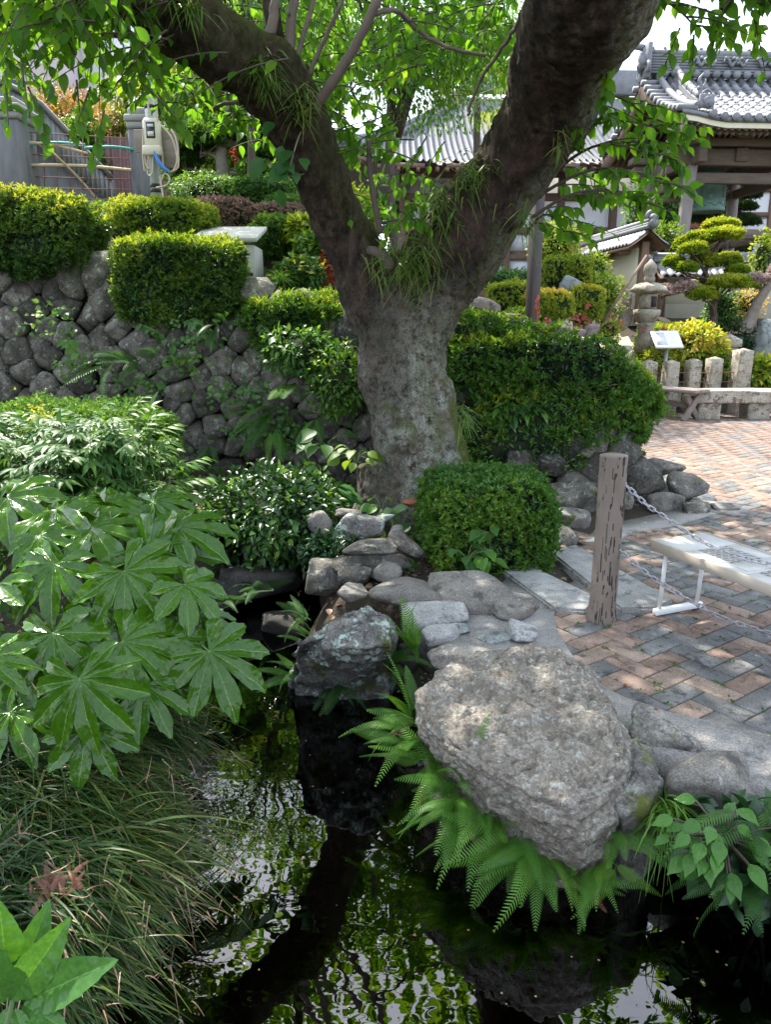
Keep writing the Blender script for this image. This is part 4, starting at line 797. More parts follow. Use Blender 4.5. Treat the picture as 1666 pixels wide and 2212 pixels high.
# ------------------------------------------------------------------ plant makers
def blob(P, c, r, s=0, rough=0.16, box_=0.0):
    """Push unit directions out to a lumpy closed shape: ellipsoid (box_=0) to rounded box (box_=1)."""
    p = 2 + 6*box_; k = 1/((np.abs(P)**p).sum(1))**(1/p); q = P*k[:, None]
    q = q*(1 + rough*fbm(q*2.3 + s*7.7, 3, s))[:, None]
    return np.asarray(c) + q*np.asarray(r)
def shoots(P, Nn, mat, L=0.03, k=5, wid=0.36, spread=0.9, T=DIA, jit=0.5):
    """Leaf rosettes standing at points P along directions Nn."""
    n = len(P); A = unit(Nn + rng.normal(size=(n, 3))*jit); B = unit(np.cross(A, rvec(n))); C = np.cross(A, B); LP, LX, LZ = [], [], []
    for i in range(k):
        a = i*2.4 + rng.random(n)*0.8; rad = np.cos(a)[:, None]*B + np.sin(a)[:, None]*C; sp = spread*(0.55 + 0.45*((i+1)/k))
        LP.append(P - A*(0.35*L*i/k)); LX.append(A*math.cos(sp) + rad*math.sin(sp)); LZ.append(A*math.sin(sp) - rad*math.cos(sp)*0.9)
    P3 = np.concatenate(LP); m = len(P3); l = L*rng.uniform(0.7, 1.2, m)
    return scatter(T, P3, np.concatenate(LX), np.concatenate(LZ), l, l*wid)
def rot_to(R, P): return P@np.asarray(R).T
def hedge(name, label, cat, c, r, n, mat, L=0.03, k=5, box_=0.7, rot=0.0, s=0, rough=0.1, group=None, top=None, core=True, stems=12, depth=0.10, wid=0.36, cut=None, base=None, T=DIA, strays=0):
    """A clipped shrub: leafy shell with rosettes, inner leaves coloured dark as in shade, brown stems."""
    c = np.asarray(c, float); r = np.asarray(r, float); z0 = c[2]-r[2] if base is None else base
    root = thing(name, label, cat, (c[0], c[1], z0), group)
    D = rvec(n); R = rz(rot)
    def shape(D, sc=1.0):
        q = blob(D, (0, 0, 0), r*sc, s, rough, box_)@R.T + c
        return q
    P = shape(D); nrm = unit(D/r)@R.T
    e = 0.06; P1 = shape(unit(D + e*np.cross(D, (0.3, 0.5, 0.8)))); P2 = shape(unit(D + e*np.cross(D, np.cross(D, (0.3, 0.5, 0.8)))))
    nn = unit(np.cross(P1-P, P2-P)); nrm = np.where(((nn*(P-c)).sum(1) > 0)[:, None], nn, -nn)
    P = P - nrm*(rng.random(n)**2*depth)[:, None] + rng.normal(size=(n, 3))*0.008 + nrm*(np.abs(rng.normal(size=n))*0.018)[:, None]
    hl = fbm(P*(4.5, 4.5, 6.5) + s, 3, s+33); kk = (hl > -0.12 - 0.8*np.maximum(nrm[:, 2], 0)) | (rng.random(n) < .12); P = P[kk]; nrm = nrm[kk]
    if cut is not None: kk = cut(P); P = P[kk]; nrm = nrm[kk]
    up = np.array((0, 0, 0.45)); mk = mat
    g, rr = shoots(P, nrm*0.8 + up, mk, L, k, wid, T=T)
    if top is not None:   # upper leaves in a paler colour, sunlight put into it
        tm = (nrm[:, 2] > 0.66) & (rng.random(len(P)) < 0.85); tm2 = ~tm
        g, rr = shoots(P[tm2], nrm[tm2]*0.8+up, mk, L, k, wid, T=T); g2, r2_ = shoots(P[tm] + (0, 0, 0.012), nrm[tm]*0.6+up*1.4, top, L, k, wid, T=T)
        if len(r2_): ob('sunlit_tops', g2, top, root, False, {'rnd': r2_}, kind='stuff')
    ob('foliage', g, mat, root, False, {'rnd': rr}, kind='stuff')
    if core:
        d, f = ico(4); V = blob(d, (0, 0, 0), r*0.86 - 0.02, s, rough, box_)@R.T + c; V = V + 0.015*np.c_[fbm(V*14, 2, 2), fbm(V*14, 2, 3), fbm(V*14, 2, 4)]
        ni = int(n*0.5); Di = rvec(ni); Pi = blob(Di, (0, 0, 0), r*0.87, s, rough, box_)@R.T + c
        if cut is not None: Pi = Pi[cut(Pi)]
        g, rr = shoots(Pi, rvec(len(Pi)), mat, L*1.1, 3, wid, T=T); ob('inner_leaves', g, M['dark'], root, False, {'rnd': rr}, kind='stuff')  # darker green for the inner leaves, shade inside put into the colour
        if cut is not None:
            for _ in range(30): bad = ~cut(V + (0, 0, .10)); V[bad, 2] -= .04
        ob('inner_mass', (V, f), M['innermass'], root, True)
    if stems:
        ts = []
        for i in range(stems):
            a = rng.random()*2*PI; b = c + rz(rot)@(np.array((math.cos(a), math.sin(a), 0))*r*rng.uniform(0.2, 0.6)); b[2] = z0-0.05
            e = c + rz(rot)@(np.array((math.cos(a), math.sin(a), rng.uniform(-.3, .5)))*r*rng.uniform(0.75, 0.95)); m = (b+e)/2 + rng.normal(size=3)*0.05*r.max()
            ts.append(tube(spline(np.array([b, m, e]), 9), np.linspace(0.012, 0.004, 9)*max(r.max(), 0.5)*1.3, 6))
        tw = P[rng.integers(0, len(P), stems*5)] - (P[0]*0); dd = rvec(len(tw))*(1, 1, .7)
        for p_, d_ in zip(tw, dd): ts.append(tube(np.array([p_ - d_*L*1.6 + (0, 0, -.02), p_ + d_*L*.4 + rng.normal(size=3)*.01, p_ + d_*L*2.0]), (.0035, .003, .0015), 4))
        ob('stems', J(*ts), M['twig'], root, True, kind='stuff')
    return root
M['innermass'] = simple('shade_dark_core', (0.022, 0.035, 0.012), (0.012, 0.018, 0.008), 1.0, 14, 0.9, 0.02, 40)  # solid core of the shrubs, shade between the leaves put into its colour
BIGL = leaf_t(0.72, 0.15, 0.3, n=5); LAN = leaf_t(0.6, 0.12, 0.25, n=4)
def bush(name, label, cat, c, r, n, mat, L=0.06, T=LAN, s=0, group=None, base=None, stems=8, m2=None, f2=0.25, droop=0.3, wid=0.8, rough=0.25, fill=0.55, flowers=None, core=True):
    """A loose shrub or tree-crown: leaves all through a lumpy volume."""
    c = np.asarray(c, float); r = np.asarray(r, float); z0 = c[2]-r[2] if base is None else base
    root = thing(name, label, cat, (c[0], c[1], z0), group); D = rvec(n); S = blob(D, (0, 0, 0), np.ones(3), s, rough); rad = (1-fill*rng.random(n)**1.6)[:, None]
    P = c + S*rad*r; dn = fbm(P/np.mean(r)*2.2 + s, 2, s+50); kk = dn > -0.45; P = P[kk]; D = D[kk]; n = len(P)
    X = unit(D*0.9 + rng.normal(size=(n, 3))*0.6 + (0, 0, 0.25-droop)); Z = unit(D*0.5 + (0, 0, 0.9) + rng.normal(size=(n, 3))*0.4); l = L*rng.uniform(0.65, 1.25, n)
    sel = rng.random(n) < (f2 if m2 else 0); sel &= (D[:, 2] > -0.2)
    g, rr = scatter(T, P[~sel], X[~sel], Z[~sel], l[~sel], l[~sel]*wid); ob('foliage', g, mat, root, False, {'rnd': rr}, kind='stuff')
    if m2 and sel.any(): g, rr = scatter(T, P[sel] + D[sel]*0.02, X[sel], Z[sel], l[sel], l[sel]*wid); ob('young_leaves', g, m2, root, False, {'rnd': rr}, kind='stuff')
    if core and r.min() > 0.12:
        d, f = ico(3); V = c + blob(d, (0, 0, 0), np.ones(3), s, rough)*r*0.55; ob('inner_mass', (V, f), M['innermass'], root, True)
    if flowers:
        nf = flowers; Df = rvec(nf); Df[:, 2] = np.abs(Df[:, 2]); Df[:, 1] = -np.abs(Df[:, 1]); Df = unit(Df); Pf = c + blob(Df, (0, 0, 0), np.ones(3), s, rough)*r*1.02
        g, rr = shoots(Pf, Df, M['pink'], 0.035*max(1, L/0.05), 5, 0.7, 1.1); ob('flowers', g, M['pink'], root, False, {'rnd': rr}, kind='stuff')
    if stems:
        ts = []
        for i in range(stems):
            D1 = rvec(1)[0]; D1[2] = abs(D1[2])*0.6; e = c + D1*r*0.7; b = np.array((c[0], c[1], z0-0.08)) + rng.normal(size=3)*(0.05, 0.05, 0)*r.max()
            ts.append(tube(spline(np.array([b, (b+e)/2 + rng.normal(size=3)*0.06*r.max(), e]), 8), np.linspace(0.022, 0.006, 8)*max(r.max(), 0.4), 6))
        ob('stems', J(*ts), M['twig'], root, True, kind='stuff')
    return root
def frond_t(n=20, wid=0.16, curl=0.5, fwd=0.35, pw=0.026, teeth=False):
    """A pinnate fern frond along +x, arching down at the tip."""
    k = 14; t = np.linspace(0, 1, k); C = np.c_[t - 0.12*curl*t**3, 0*t, 0.16*t - curl*0.75*t**2.2]; G = [tube(C, np.linspace(0.007, 0.002, k), 4, cap=False)]
    V = []; Q = []; T3 = []
    for i in range(n):
        s = 0.14 + 0.86*(i+0.5)/n; w = wid*min(1, (s-0.06)/0.22)**0.7*(1-s)**0.62*1.35 + 0.006; p = np.array([np.interp(s, t, C[:, j]) for j in range(3)]); tn = np.array([np.interp(min(s+.03, 1), t, C[:, j]) for j in range(3)]) - p; tn = tn/np.linalg.norm(tn)
        nm = np.array((-tn[2], 0, tn[0])); b = pw*(0.55+0.6*(1-s))
        for sg in (-1, 1):
            d = np.array((0, sg, 0))*math.cos(fwd) + tn*math.sin(fwd); o = len(V)
            for f, hw in ((0, .7), (0.35, 1.0), (0.75, .62), (1, 0)):
                q = p + d*w*f + tn*w*0.12*f*f - nm*w*0.22*f*f
                if hw: V += [q - tn*b*hw*.5, q + tn*b*hw*.5]
                else: V.append(q)
            Q += [(o, o+2, o+3, o+1), (o+2, o+4, o+5, o+3)]; T3.append((o+4, o+6, o+5))
    G.append((np.array(V), [np.array(Q), np.array(T3)])); return J(*G)
FR = {}
def fronds(mat):
    if mat not in FR:
        FR[mat] = []
        for i, (n, w, c, f, pw) in enumerate([(24, .15, .35, .5, .031), (26, .135, .6, .55, .029), (22, .16, .2, .45, .033), (27, .13, .9, .5, .028)]):
            g = frond_t(n, w, c, f, pw); FR[mat].append(mesh('frond', g, M[mat], True, {'rnd': np.full(len(g[0]), 0.2*i)}))
    return FR[mat]
def fern(label, c, n, L, mat='fern', az=(0, 2*PI), el=(0.2, 0.9), group=None, name='fern', cat='fern', s=None, roots=None, dead=0):
    """A fern whose fronds spring from one crown (or from a line of crowns)."""
    root = thing(name, label, cat, c, group); fm = fronds(mat)
    for i in range(n):
        a = rng.uniform(*az); e = rng.uniform(*el); x = np.array((math.cos(a)*math.cos(e), math.sin(a)*math.cos(e), math.sin(e)))
        p = np.array(c) + rng.normal(size=3)*0.012 if roots is None else np.asarray(roots[i % len(roots)]) + rng.normal(size=3)*0.012
        z = np.array((0, 0, 1.)) + rng.normal(size=3)*0.45
        inst('frond', fm[rng.integers(len(fm))], TRS(p, frame(x, z), L*rng.uniform(0.7, 1.15)), root)
    for i in range(dead):
        a = rng.uniform(*az); p = np.array(c) if roots is None else np.asarray(roots[(i*2+1) % len(roots)]); inst('dead_frond', fronds('deadfrond')[i % 4], TRS(p, frame((math.cos(a)*.8, math.sin(a)*.8, -.35), (0, 0, 1.)), L*rng.uniform(.5, .8)), root, label='withered brown frond')
    return root
def blades(P, D, L, w, droop=0.9, k=5, cur=None):
    """Grass blades: roots P, start directions D, lengths L."""
    n = len(P); t = np.linspace(0, 1, k+1); H = D*(1, 1, 0); side = unit(np.cross(D, (0, 0, 1.)) + rng.normal(size=(n, 3))*0.3); V = []
    dr = (droop*rng.uniform(0.5, 1.3, n))[:, None] if cur is None else cur[:, None]
    for i, s in enumerate(t):
        c = P + L[:, None]*(D*s + unit(H+1e-6)*dr*0.25*s*s + np.array((0, 0, -1))*dr*0.75*s*s)
        ww = (w*(1-s**2*0.9) + 0.0003)[:, None] if not np.isscalar(w) else w*(1-0.93*s**1.5)
        V += [c - side*ww, c + side*ww]
    V = np.stack(V, 1); m = V.shape[1]; off = (np.arange(n)*m)[:, None, None]
    q = np.array([(2*i, 2*i+2, 2*i+3, 2*i+1) for i in range(k)]); tip = V[:, -2:].mean(1)
    return (V.reshape(-1, 3), [(q[None]+off).reshape(-1, 4)]), np.repeat(rng.random(n), m), tip
# ------------------------------------------------------------------ shrubs and hedges round the tree
U = (0, 0, 1)
# clipped shrub right of the trunk foot
hedge('clipped_bush', 'small clipped rounded box bush at the right foot of the cherry trunk', 'bush', (0.64, 4.60, 0.26), (0.385, 0.33, 0.28), 6500, M['azalea'], 0.034, 5, 0.6, 0.15, 3, 0.09, top=M['mid'], stems=8, depth=0.05, wid=0.4)
# long hedge on the terrace right of the trunk
hedge('azalea_hedge', 'long dark azalea hedge sloping down to the plaza right of the cherry trunk', 'hedge', (1.22, 6.95, 1.06), (1.18, 0.76, 0.50), 17000, M['azalea'], 0.05, 5, 0.5, -0.10, 9, 0.17, top=M['azalea_bright'], stems=22,
      cut=lambda P: P[:, 2] < 1.60 - 0.18*np.maximum(P[:, 0]-0.5, 0) - .8*np.maximum(P[:, 0]-1.85, 0) + .05*fbm(P*6, 2, 4))
hedge('azalea_bush', 'rounded right end of the azalea hedge, its bare stems overhanging the low bed', 'bush', (1.98, 6.80, 0.70), (0.40, 0.5, 0.32), 5200, M['azalea'], 0.046, 5, 0.2, 0, 12, 0.15, top=M['azalea_bright'], stems=16, base=0.25, depth=0.14)
hedge('hanging_shrub', 'small leafy azalea spilling down the stones below the long hedge', 'bush', (1.42, 6.30, 0.62), (0.70, 0.26, 0.34), 3600, M['azalea'], 0.05, 5, 0.35, 0, 14, 0.2, top=M['azalea_bright'], stems=5, depth=0.1)
# broad leaves of climbers lying over the hedge
def vine(label, pts, n, mat, L=0.07, s=0, T=BIGL, name='vine', hang=0.3, y_off=0.0):
    C = spline(np.array(pts), 40); root = thing(name, label, 'vine', C[0]); ob('stem', tube(C, 0.003, 5), M['stem'], root, True)
    sd = unit(np.cross(np.gradient(C, axis=0), U)); me = [mesh('leaf', T, mat, True, {'rnd': np.full(len(T[0]), k*.2)}) for k in range(3)]
    for i in range(n):
        k = int(39*(i+0.5)/n); d = unit(sd[k]*(1 if i % 2 else -1)*0.8 + np.gradient(C, axis=0)[k]*6 + np.array((0, -0.3, -hang)) + rng.normal(size=3)*0.25)
        inst('leaf', me[i % 3], TRS(C[k], frame(d, np.array((0, -0.5, 0.8)) + rng.normal(size=3)*.25), L*rng.uniform(.7, 1.2)), root)
    return root
vine('pale trailing vine with paired leaves arching across the long hedge', [PY(1170, 790, 6.6), PY(1215, 800, 6.5), PY(1290, 830, 6.5), PY(1340, 880, 6.5)], 22, M['mid'], 0.065)
vine('broad leaved climber on the left half of the long hedge', [PY(1000, 760, 6.65), PY(1060, 790, 6.55), PY(1120, 830, 6.5), PY(1140, 870, 6.5)], 12, M['mid'], 0.11)
vine('hanging vine on the dark face of the long hedge', [PY(1210, 830, 6.5), PY(1225, 870, 6.45), PY(1245, 930, 6.4)], 14, M['nandina'], 0.07)
vine('fresh green vine along the top of the long hedge', [PY(985, 740, 6.7), PY(1050, 735, 6.7), PY(1100, 750, 6.7)], 12, M['azalea_bright'], 0.09, T=LAN)
bush('lance_leaved_shrub', 'dark lance leaved shrub hanging under the long hedge beside the trunk', 'bush', PY(1110, 885, 6.2), (0.32, 0.14, 0.17), 520, M['dark'], 0.13, T=leaf_t(0.4, .1, .3), s=4, stems=5, droop=0.6)
# hedges left of the trunk
hedge('azalea_hedge', 'sunlit azalea hedge just left of the cherry trunk above the wall', 'hedge', (-0.70, 7.2, 1.44), (0.58, 0.42, 0.25), 6500, M['azalea'], 0.048, 5, 0.4, 0.1, 21, 0.18, top=M['azalea_bright'], stems=12)
hedge('box_hedge', 'dark block clipped box hedge on the wall between the steps and the white box', 'hedge', (-1.90, 7.25, 1.83), (0.55, 0.44, 0.34), 11500, M['shaded_boxleaf'], 0.043, 5, 0.75, 0.06, 22, 0.12, top=M['azalea_bright'], stems=14, depth=0.13)
hedge('box_hedge', 'dark clipped hedge at the far left end on top of the wall', 'hedge', (-3.60, 7.6, 2.25), (0.78, 0.5, 0.36), 11500, M['shaded_boxleaf'], 0.045, 5, 0.7, -0.05, 23, 0.13, top=M['azalea_bright'], stems=14, depth=0.13)
hedge('yellow_bush', 'bright yellow green clipped shrub round the foot of the meter pole', 'bush', (-2.60, 9.2, 2.53), (0.58, 0.42, 0.27), 8500, M['azalea_bright'], 0.036, 5, 0.3, 0, 24, 0.12, top=M['yellowgreen'], stems=8)
bush('leafy_shrub', 'loose green shrub hanging over the stones left of the trunk', 'bush', PY(735, 820, 6.35), (0.26, 0.2, 0.3), 1500, M['azalea'], 0.05, s=31, m2=M['azalea_bright'], f2=.3)
bush('leafy_shrub', 'low leafy shrub creeping down the wall under the sunlit hedge', 'bush', PY(650, 760, 6.55), (0.35, 0.18, 0.2), 1400, M['mid'], 0.06, s=32)
# camellia by the water
bush('camellia', 'dark glossy camellia bush between the wall and the head of the water', 'bush', (-0.78, 5.0, 0.16), (0.52, 0.42, 0.40), 5200, M['dark'], 0.062, T=leaf_t(0.62, .2, .25), s=41, stems=12, base=-0.2, m2=M['azalea'], f2=.10, fill=.5)
bush('camellia', 'low camellia branch reaching right over the layered stones', 'bush', PY(715, 1195, 4.5), (0.2, 0.14, 0.12), 520, M['dark'], 0.058, T=leaf_t(0.62, .2, .25), s=42, stems=4, core=False)
# nandina and azalea in front of the wall on the left
def nandina(label, c, n, mat, L, group=None, R=0.3):
    root = thing('nandina', label, 'shrub', c); T = leaf_t(0.25, .1, .3); ts = []; P = []; X = []; Z = []
    for i in range(n):
        a = rng.random()*2*PI; b = np.array(c) + np.array((math.cos(a), math.sin(a), 0))*R*rng.random()**.5; b[2] = c[2]; e = b + np.array((rng.normal()*.08, rng.normal()*.08-.05, rng.uniform(-.05, .42))); ts.append(tube(np.array([b-(0, 0, .3), e]), [.006, .004], 5))
        for j in range(5):
            d = unit(rvec(1)[0]*(1, 1, .4) + (0.1, -0.4, 0)); q = e + d*0.20; ts.append(tube(np.array([e, q]), .002, 4))
            for s in np.linspace(.35, 1, 4):
                for sg in (-1, 0, 1):
                    w = unit(np.cross(d, U)); P.append(e + (q-e)*s); X.append(unit(d + w*sg*0.9 + (0, 0, -.25))); Z.append(np.array((0, -0.15, 1.)) + rng.normal(size=3)*.25)
    m = len(P); l = L*rng.uniform(.7, 1.2, m); g, r = scatter(T, np.array(P), np.array(X), np.array(Z), l, l); ob('foliage', g, mat, root, False, {'rnd': r}, kind='stuff'); ob('stems', J(*ts), M['stem'], root, True, kind='stuff'); return root
nandina('feathery nandina shrub above the big lobed leaves at the left edge', PY(110, 1060, 4.7), 150, M['nandina'], 0.10, R=0.72)
nandina('small nandina tuft in front of the low azalea', PY(215, 1050, 4.6), 30, M['nandina'], 0.08, R=0.28)
hedge('azalea_bush', 'dull low azalea mound behind the nandina against the wall foot', 'bush', PY(150, 955, 5.6), (0.75, 0.4, 0.28), 8000, M['azalea'], 0.03, 5, 0.2, 0, 51, 0.15, stems=8, top=M['mid'])
g, r = shoots(PY(90, 925, 5.0) + rng.normal(size=(260, 3))*(0.06, 0.06, 0.10), rvec(260), M['yellowgreen'], .018, 4, .5); o = ob('seed_head', g, M['yellowgreen'], None, False, {'rnd': r}, label='pale yellow nandina flower panicle at the left edge above the wall foot', cat='flower')
# bright sprays and ferns growing out of the wall
WF = [('shade fern high in the wall near the box hedge', 470, 700, 5, .34, 'fern_dark', (-.8, .4)), ('pale fern in the wall between the arching frond and the trunk', 690, 900, 5, .36, 'fern', (-.9, .4)), ('fern low in the wall behind the camellia', 450, 960, 5, .34, 'fern_dark', (-.8, .4)), ('shade fern with two broad fronds in the left middle of the wall', 262, 775, 5, .55, 'fern_dark', (-1.0, .3)), ('shade fern pair right of the wall middle', 300, 780, 4, .5, 'fern_dark', (-.8, .3)),
      ('arching yellow green fern frond high beside the sunlit hedge', 640, 830, 4, .6, 'fern', (-.2, .7)), ('pale fern hanging left of the trunk', 600, 880, 6, .62, 'fern', (-1.0, .2)), ('hanging pale fern low on the wall left of the trunk', 590, 925, 4, .45, 'fern', (-1.3, -.5)),
      ('dim fern at the wall foot', 440, 1075, 5, .4, 'fern_dark', (-.4, .5)), ('dim fern behind the camellia', 520, 1040, 5, .4, 'fern_dark', (-.4, .6)), ('small fern below the dark hedge', 720, 1000, 4, .3, 'fern_dark', (-.6, .4)), ('dim fern under the clipped hedge stones', 330, 1020, 4, .4, 'fern_dark', (-.5, .5))]
for lb, u, v, n, Lf, mt, el in WF: fern(lb, PY(u, v, 6.62 if v < 900 else 6.45), n, Lf, mt, (PI*1.1, PI*1.9), el, 'ferns in the wall')
for k, (u, v) in enumerate([(100, 690), (310, 830), (480, 850), (230, 880), (330, 960), (540, 935), (640, 950), (420, 720), (560, 850), (350, 950), (600, 930), (390, 775), (170, 790)]):
    P = PY(u, v, 6.55) + rng.normal(size=(70, 3))*(.12, .05, .07); g, r = scatter(BIGL, P, rvec(70)*(1, .5, .5)+(0, -.4, -.2), np.array((0, -.8, .6))+rvec(70)*.4, rng.uniform(.035, .06, 70))
    ob('creeper', g, M['nandina'] if k % 2 else M['mid'], None, False, {'rnd': r}, label='small clump of round leaved creeper in ' + ['the wall under the left hedge', 'a joint below the left fern pair', 'the middle of the wall', 'a low joint near the nandina', 'the wall foot near the low azalea', 'a joint left of the pale fern', 'a joint beside the trunk', 'a joint under the box hedge', 'a joint level with the arching frond', 'the wall foot behind the low azalea', 'a joint under the pale fern', 'a joint right of the left fern pair', 'a joint left of the left fern pair'][k], cat='creeper', group='creepers in the wall joints')
for lb, a, b, n, mt, L_ in [('bright drooping spray of pointed leaves under the box hedge', (300, 700), (390, 760), 14, 'mid', .10), ('second drooping leafy spray under the box hedge', (410, 690), (470, 740), 12, 'nandina', .10), ('light green shoot leaning out of the upper wall', (140, 730), (200, 800), 12, 'fern', .10),
                          ('yellowish holly leaf spray low in the wall', (320, 870), (385, 910), 10, 'azalea_bright', .10), ('pale leaf spray in the middle of the wall', (365, 770), (430, 800), 9, 'azalea_bright', .09), ('leafy spray hanging over the stones under the sunlit hedge', (560, 700), (640, 790), 16, 'mid', .09)]:
    A = PY(*a, 6.75); B = PY(*b, 6.5); vine(lb, [A, (A+B)/2 + (0, -.08, .05), B], n, M[mt], L_, T=LAN, name='leafy_spray', hang=.6)
for lb, u, v, y, n, L_, mt in [('big heart leaved plant at the wall foot left of the trunk', 700, 960, 6.0, 12, .16, 'mid'), ('broad leaved weed at the left foot of the trunk', 715, 1075, 5.2, 14, .17, 'nandina'), ('bright leaved sapling beside the left of the trunk', 770, 985, 5.3, 14, .11, 'azalea_bright'), ('little star of green leaves on the trunk foot', 825, 1095, 4.9, 10, .10, 'fern'),
                               ('heart leaved weed in front of the clipped bush', 1010, 1205, 4.15, 12, .09, 'mid'), ('pale grape leaved weed at the foot of the clipped bush', 1045, 1218, 4.15, 5, .11, 'fern'), ('broad leaves between trunk and clipped bush', 905, 1130, 4.8, 6, .16, 'nandina'), ('low cushion of small leaves on the layered slab stone', 880, 1215, 4.4, 26, .045, 'azalea'), ('weedy seedling on the clipped bush', 1060, 1150, 4.22, 6, .09, 'mid')]:
    c = PY(u, v, y); root = thing('weed', lb, 'plant', c - (0, 0, .05)); me = mesh('leaf', BIGL, M[mt], True, {'rnd': np.full(len(BIGL[0]), .3)}); ts = []
    for i in range(n):
        d = unit(rvec(1)[0]*(1, 1, .5) + (0, -.35, .3)); q = c + d*L_*rng.uniform(.4, 1.3)*(1, .8, 1.0); ts.append(tube(spline(np.array([c-(0, 0, .08), c + d*L_*.3, q]), 5), .0025, 4)); inst('leaf', me, TRS(q, frame(d*(1, 1, .3)+(0, -.2, -.35), (0, -.4, 1)+rng.normal(size=3)*.3), L_*rng.uniform(.7, 1.1)), root)
    ob('stems', J(*ts), M['stem'], root, True, kind='stuff')
ob('bracket_fungus', lathe([(0.001, -.012), (.05, -.008), (.07, .006), (.055, .018), (.001, .022)], 16, PY(890, 1086, 4.98)), M['redfungus'], smooth=True, label='red brown bracket fungus on the foot of the cherry trunk', cat='fungus')
# epiphyte tufts on the limbs
for lb, u, v, y, n, L_, sp in [('dense tuft of hanging strap leaves in the fork of the trunk', 890, 560, 5.25, 330, .145, (.115, .05, .08)), ('grassy fern tuft on the inner bend of the right limb', 955, 455, 5.22, 220, .125, (.08, .05, .09)), ('grassy fern tuft higher on the inner side of the right limb', 1020, 370, 5.14, 110, .11, (.07, .05, .06)), ('fern tuft on the knob of the left limb', 565, 145, 4.9, 140, .15, (.05, .03, .05)),
                              ('fern tuft under the cut knob of the left limb', 650, 215, 5.02, 90, .14, (.04, .03, .05)), ('thin fern tuft hanging from the upper left limb', 395, 10, 4.57, 60, .16, (.05, .03, .03)), ('wispy tuft near the bend of the left limb', 300, 20, 4.52, 40, .15, (.04, .03, .03)), ('wispy strap leaves on the lit edge of the right limb', 1215, 300, 4.9, 26, .13, (.03, .03, .07)), ('few strap leaves on the front of the right limb', 1140, 480, 5.0, 40, .14, (.06, .03, .05)), ('strap leaves on the mossy side of the trunk', 1000, 890, 5.1, 30, .14, (.02, .03, .03))]:
    P = PY(u, v, y) + rng.normal(size=(n, 3))*sp; D = unit(rvec(n)*(.8, .5, .5) + (0, -.6, -.05)); g, r, tp = blades(P, D, L_*rng.uniform(.5, 1.15, n), 0.0062, 1.25, 6)
    ob('fern_tuft', g, M['epiphyte'], None, False, {'rnd': r}, label=lb, cat='fern', group='strap ferns growing on the cherry limbs')
c = PY(650, 285, 5.05); root = thing('sprig', 'leafy sprig sprouting from the front of the left limb', 'sprig', c); me = mesh('leaf', BIGL, M['nandina'], True, {'rnd': np.zeros(len(BIGL[0]))})
ob('stem', tube(spline(np.array([c, c + (-.02, -.08, -.08), c + (-.06, -.12, -.22)]), 8), .004, 5), M['palebark'], root, True)
for i in range(14): q = c + np.array((-.09+rng.normal()*.09, -.1, -.14+rng.normal()*.10)); inst('leaf', me, TRS(q, frame(rvec(1)[0]*(.7, .4, .3)+(0, -.3, -.5), (0, -.8, .5)+rng.normal(size=3)*.3), .12*rng.uniform(.7, 1.2)), root)
# ------------------------------------------------------------------ fatsia: every great leaf its own piece
def fatsia_leaf(lobes=8, seed=0, gap=1.2):
    r0 = np.random.default_rng(seed); span = 2*PI - gap; half = span/lobes/2; ph = [-1, -.94, -.84, -.72, -.58, -.44, -.3, -.15, -.05]; ph = ph + [0] + [-x for x in ph[::-1]]
    th = []; R = []; lob = []
    for i in range(lobes):
        c = -span/2 + half*(2*i+1); f = abs(c)/(span/2); Lr = (1.0 - 0.45*f**1.7)*r0.uniform(.93, 1.06); sin_ = 0.35 + 0.06*r0.random()
        for p in ph:
            if p == ph[-1] and i < lobes-1: continue
            a = abs(p); rr = Lr*(sin_/Lr + (1-sin_/Lr)*(1-a**1.15)**0.46) if a > .02 else Lr
            rr *= 1 + (.025 if (int(a*20) % 2) else -.02)*(a < .9)
            th.append(c + p*half*0.98); R.append(rr); lob.append(p)
    th = np.array(th); R = np.array(R); lob = np.array(lob); m = 7; fr = np.linspace(.03, 1, m); n = len(th); V = []; vein = []
    for f in fr:
        rr = R*f; k = np.abs(lob)
        z = 0.10*f*(np.minimum(k, .8)*1.2-.35)*np.where(f > .25, 1, f*4) - 0.42*(rr**2.1)*0.75 + 0.03*np.sin(rr*15 + lob*2 + seed)*f + .012*np.sin(rr*45)*k*f
        V.append(np.c_[rr*np.cos(th), rr*np.sin(th), z]); vein.append(np.where(k < .02, 0.85, 0.0) + np.where(k < .06, .15, 0)*(1-f))
    V = np.concatenate([np.zeros((1, 3)), *V]); vein = np.r_[1, np.concatenate(vein)]; i = np.arange(m-1)[:, None]*n + 1; j = np.arange(n-1)[None]
    q = np.stack([i+j, i+n+j, i+n+j+1, i+j+1], -1).reshape(-1, 4); t = np.stack([np.zeros(n-1, int), 1+np.arange(n-1), 2+np.arange(n-1)], -1); return (V, [q, t]), vein
fat = thing('fatsia', 'fatsia shrub with big glossy palmate leaves on the left bank', 'shrub', (-1.25, 3.0, -.1))
flm = []
for k in range(4):
    g, ve = fatsia_leaf([9, 8, 7, 9][k], k); flm.append(mesh('leaf', g, M['fatsia'], True, {'vein': ve, 'rnd': np.full(len(ve), .13*k)}))
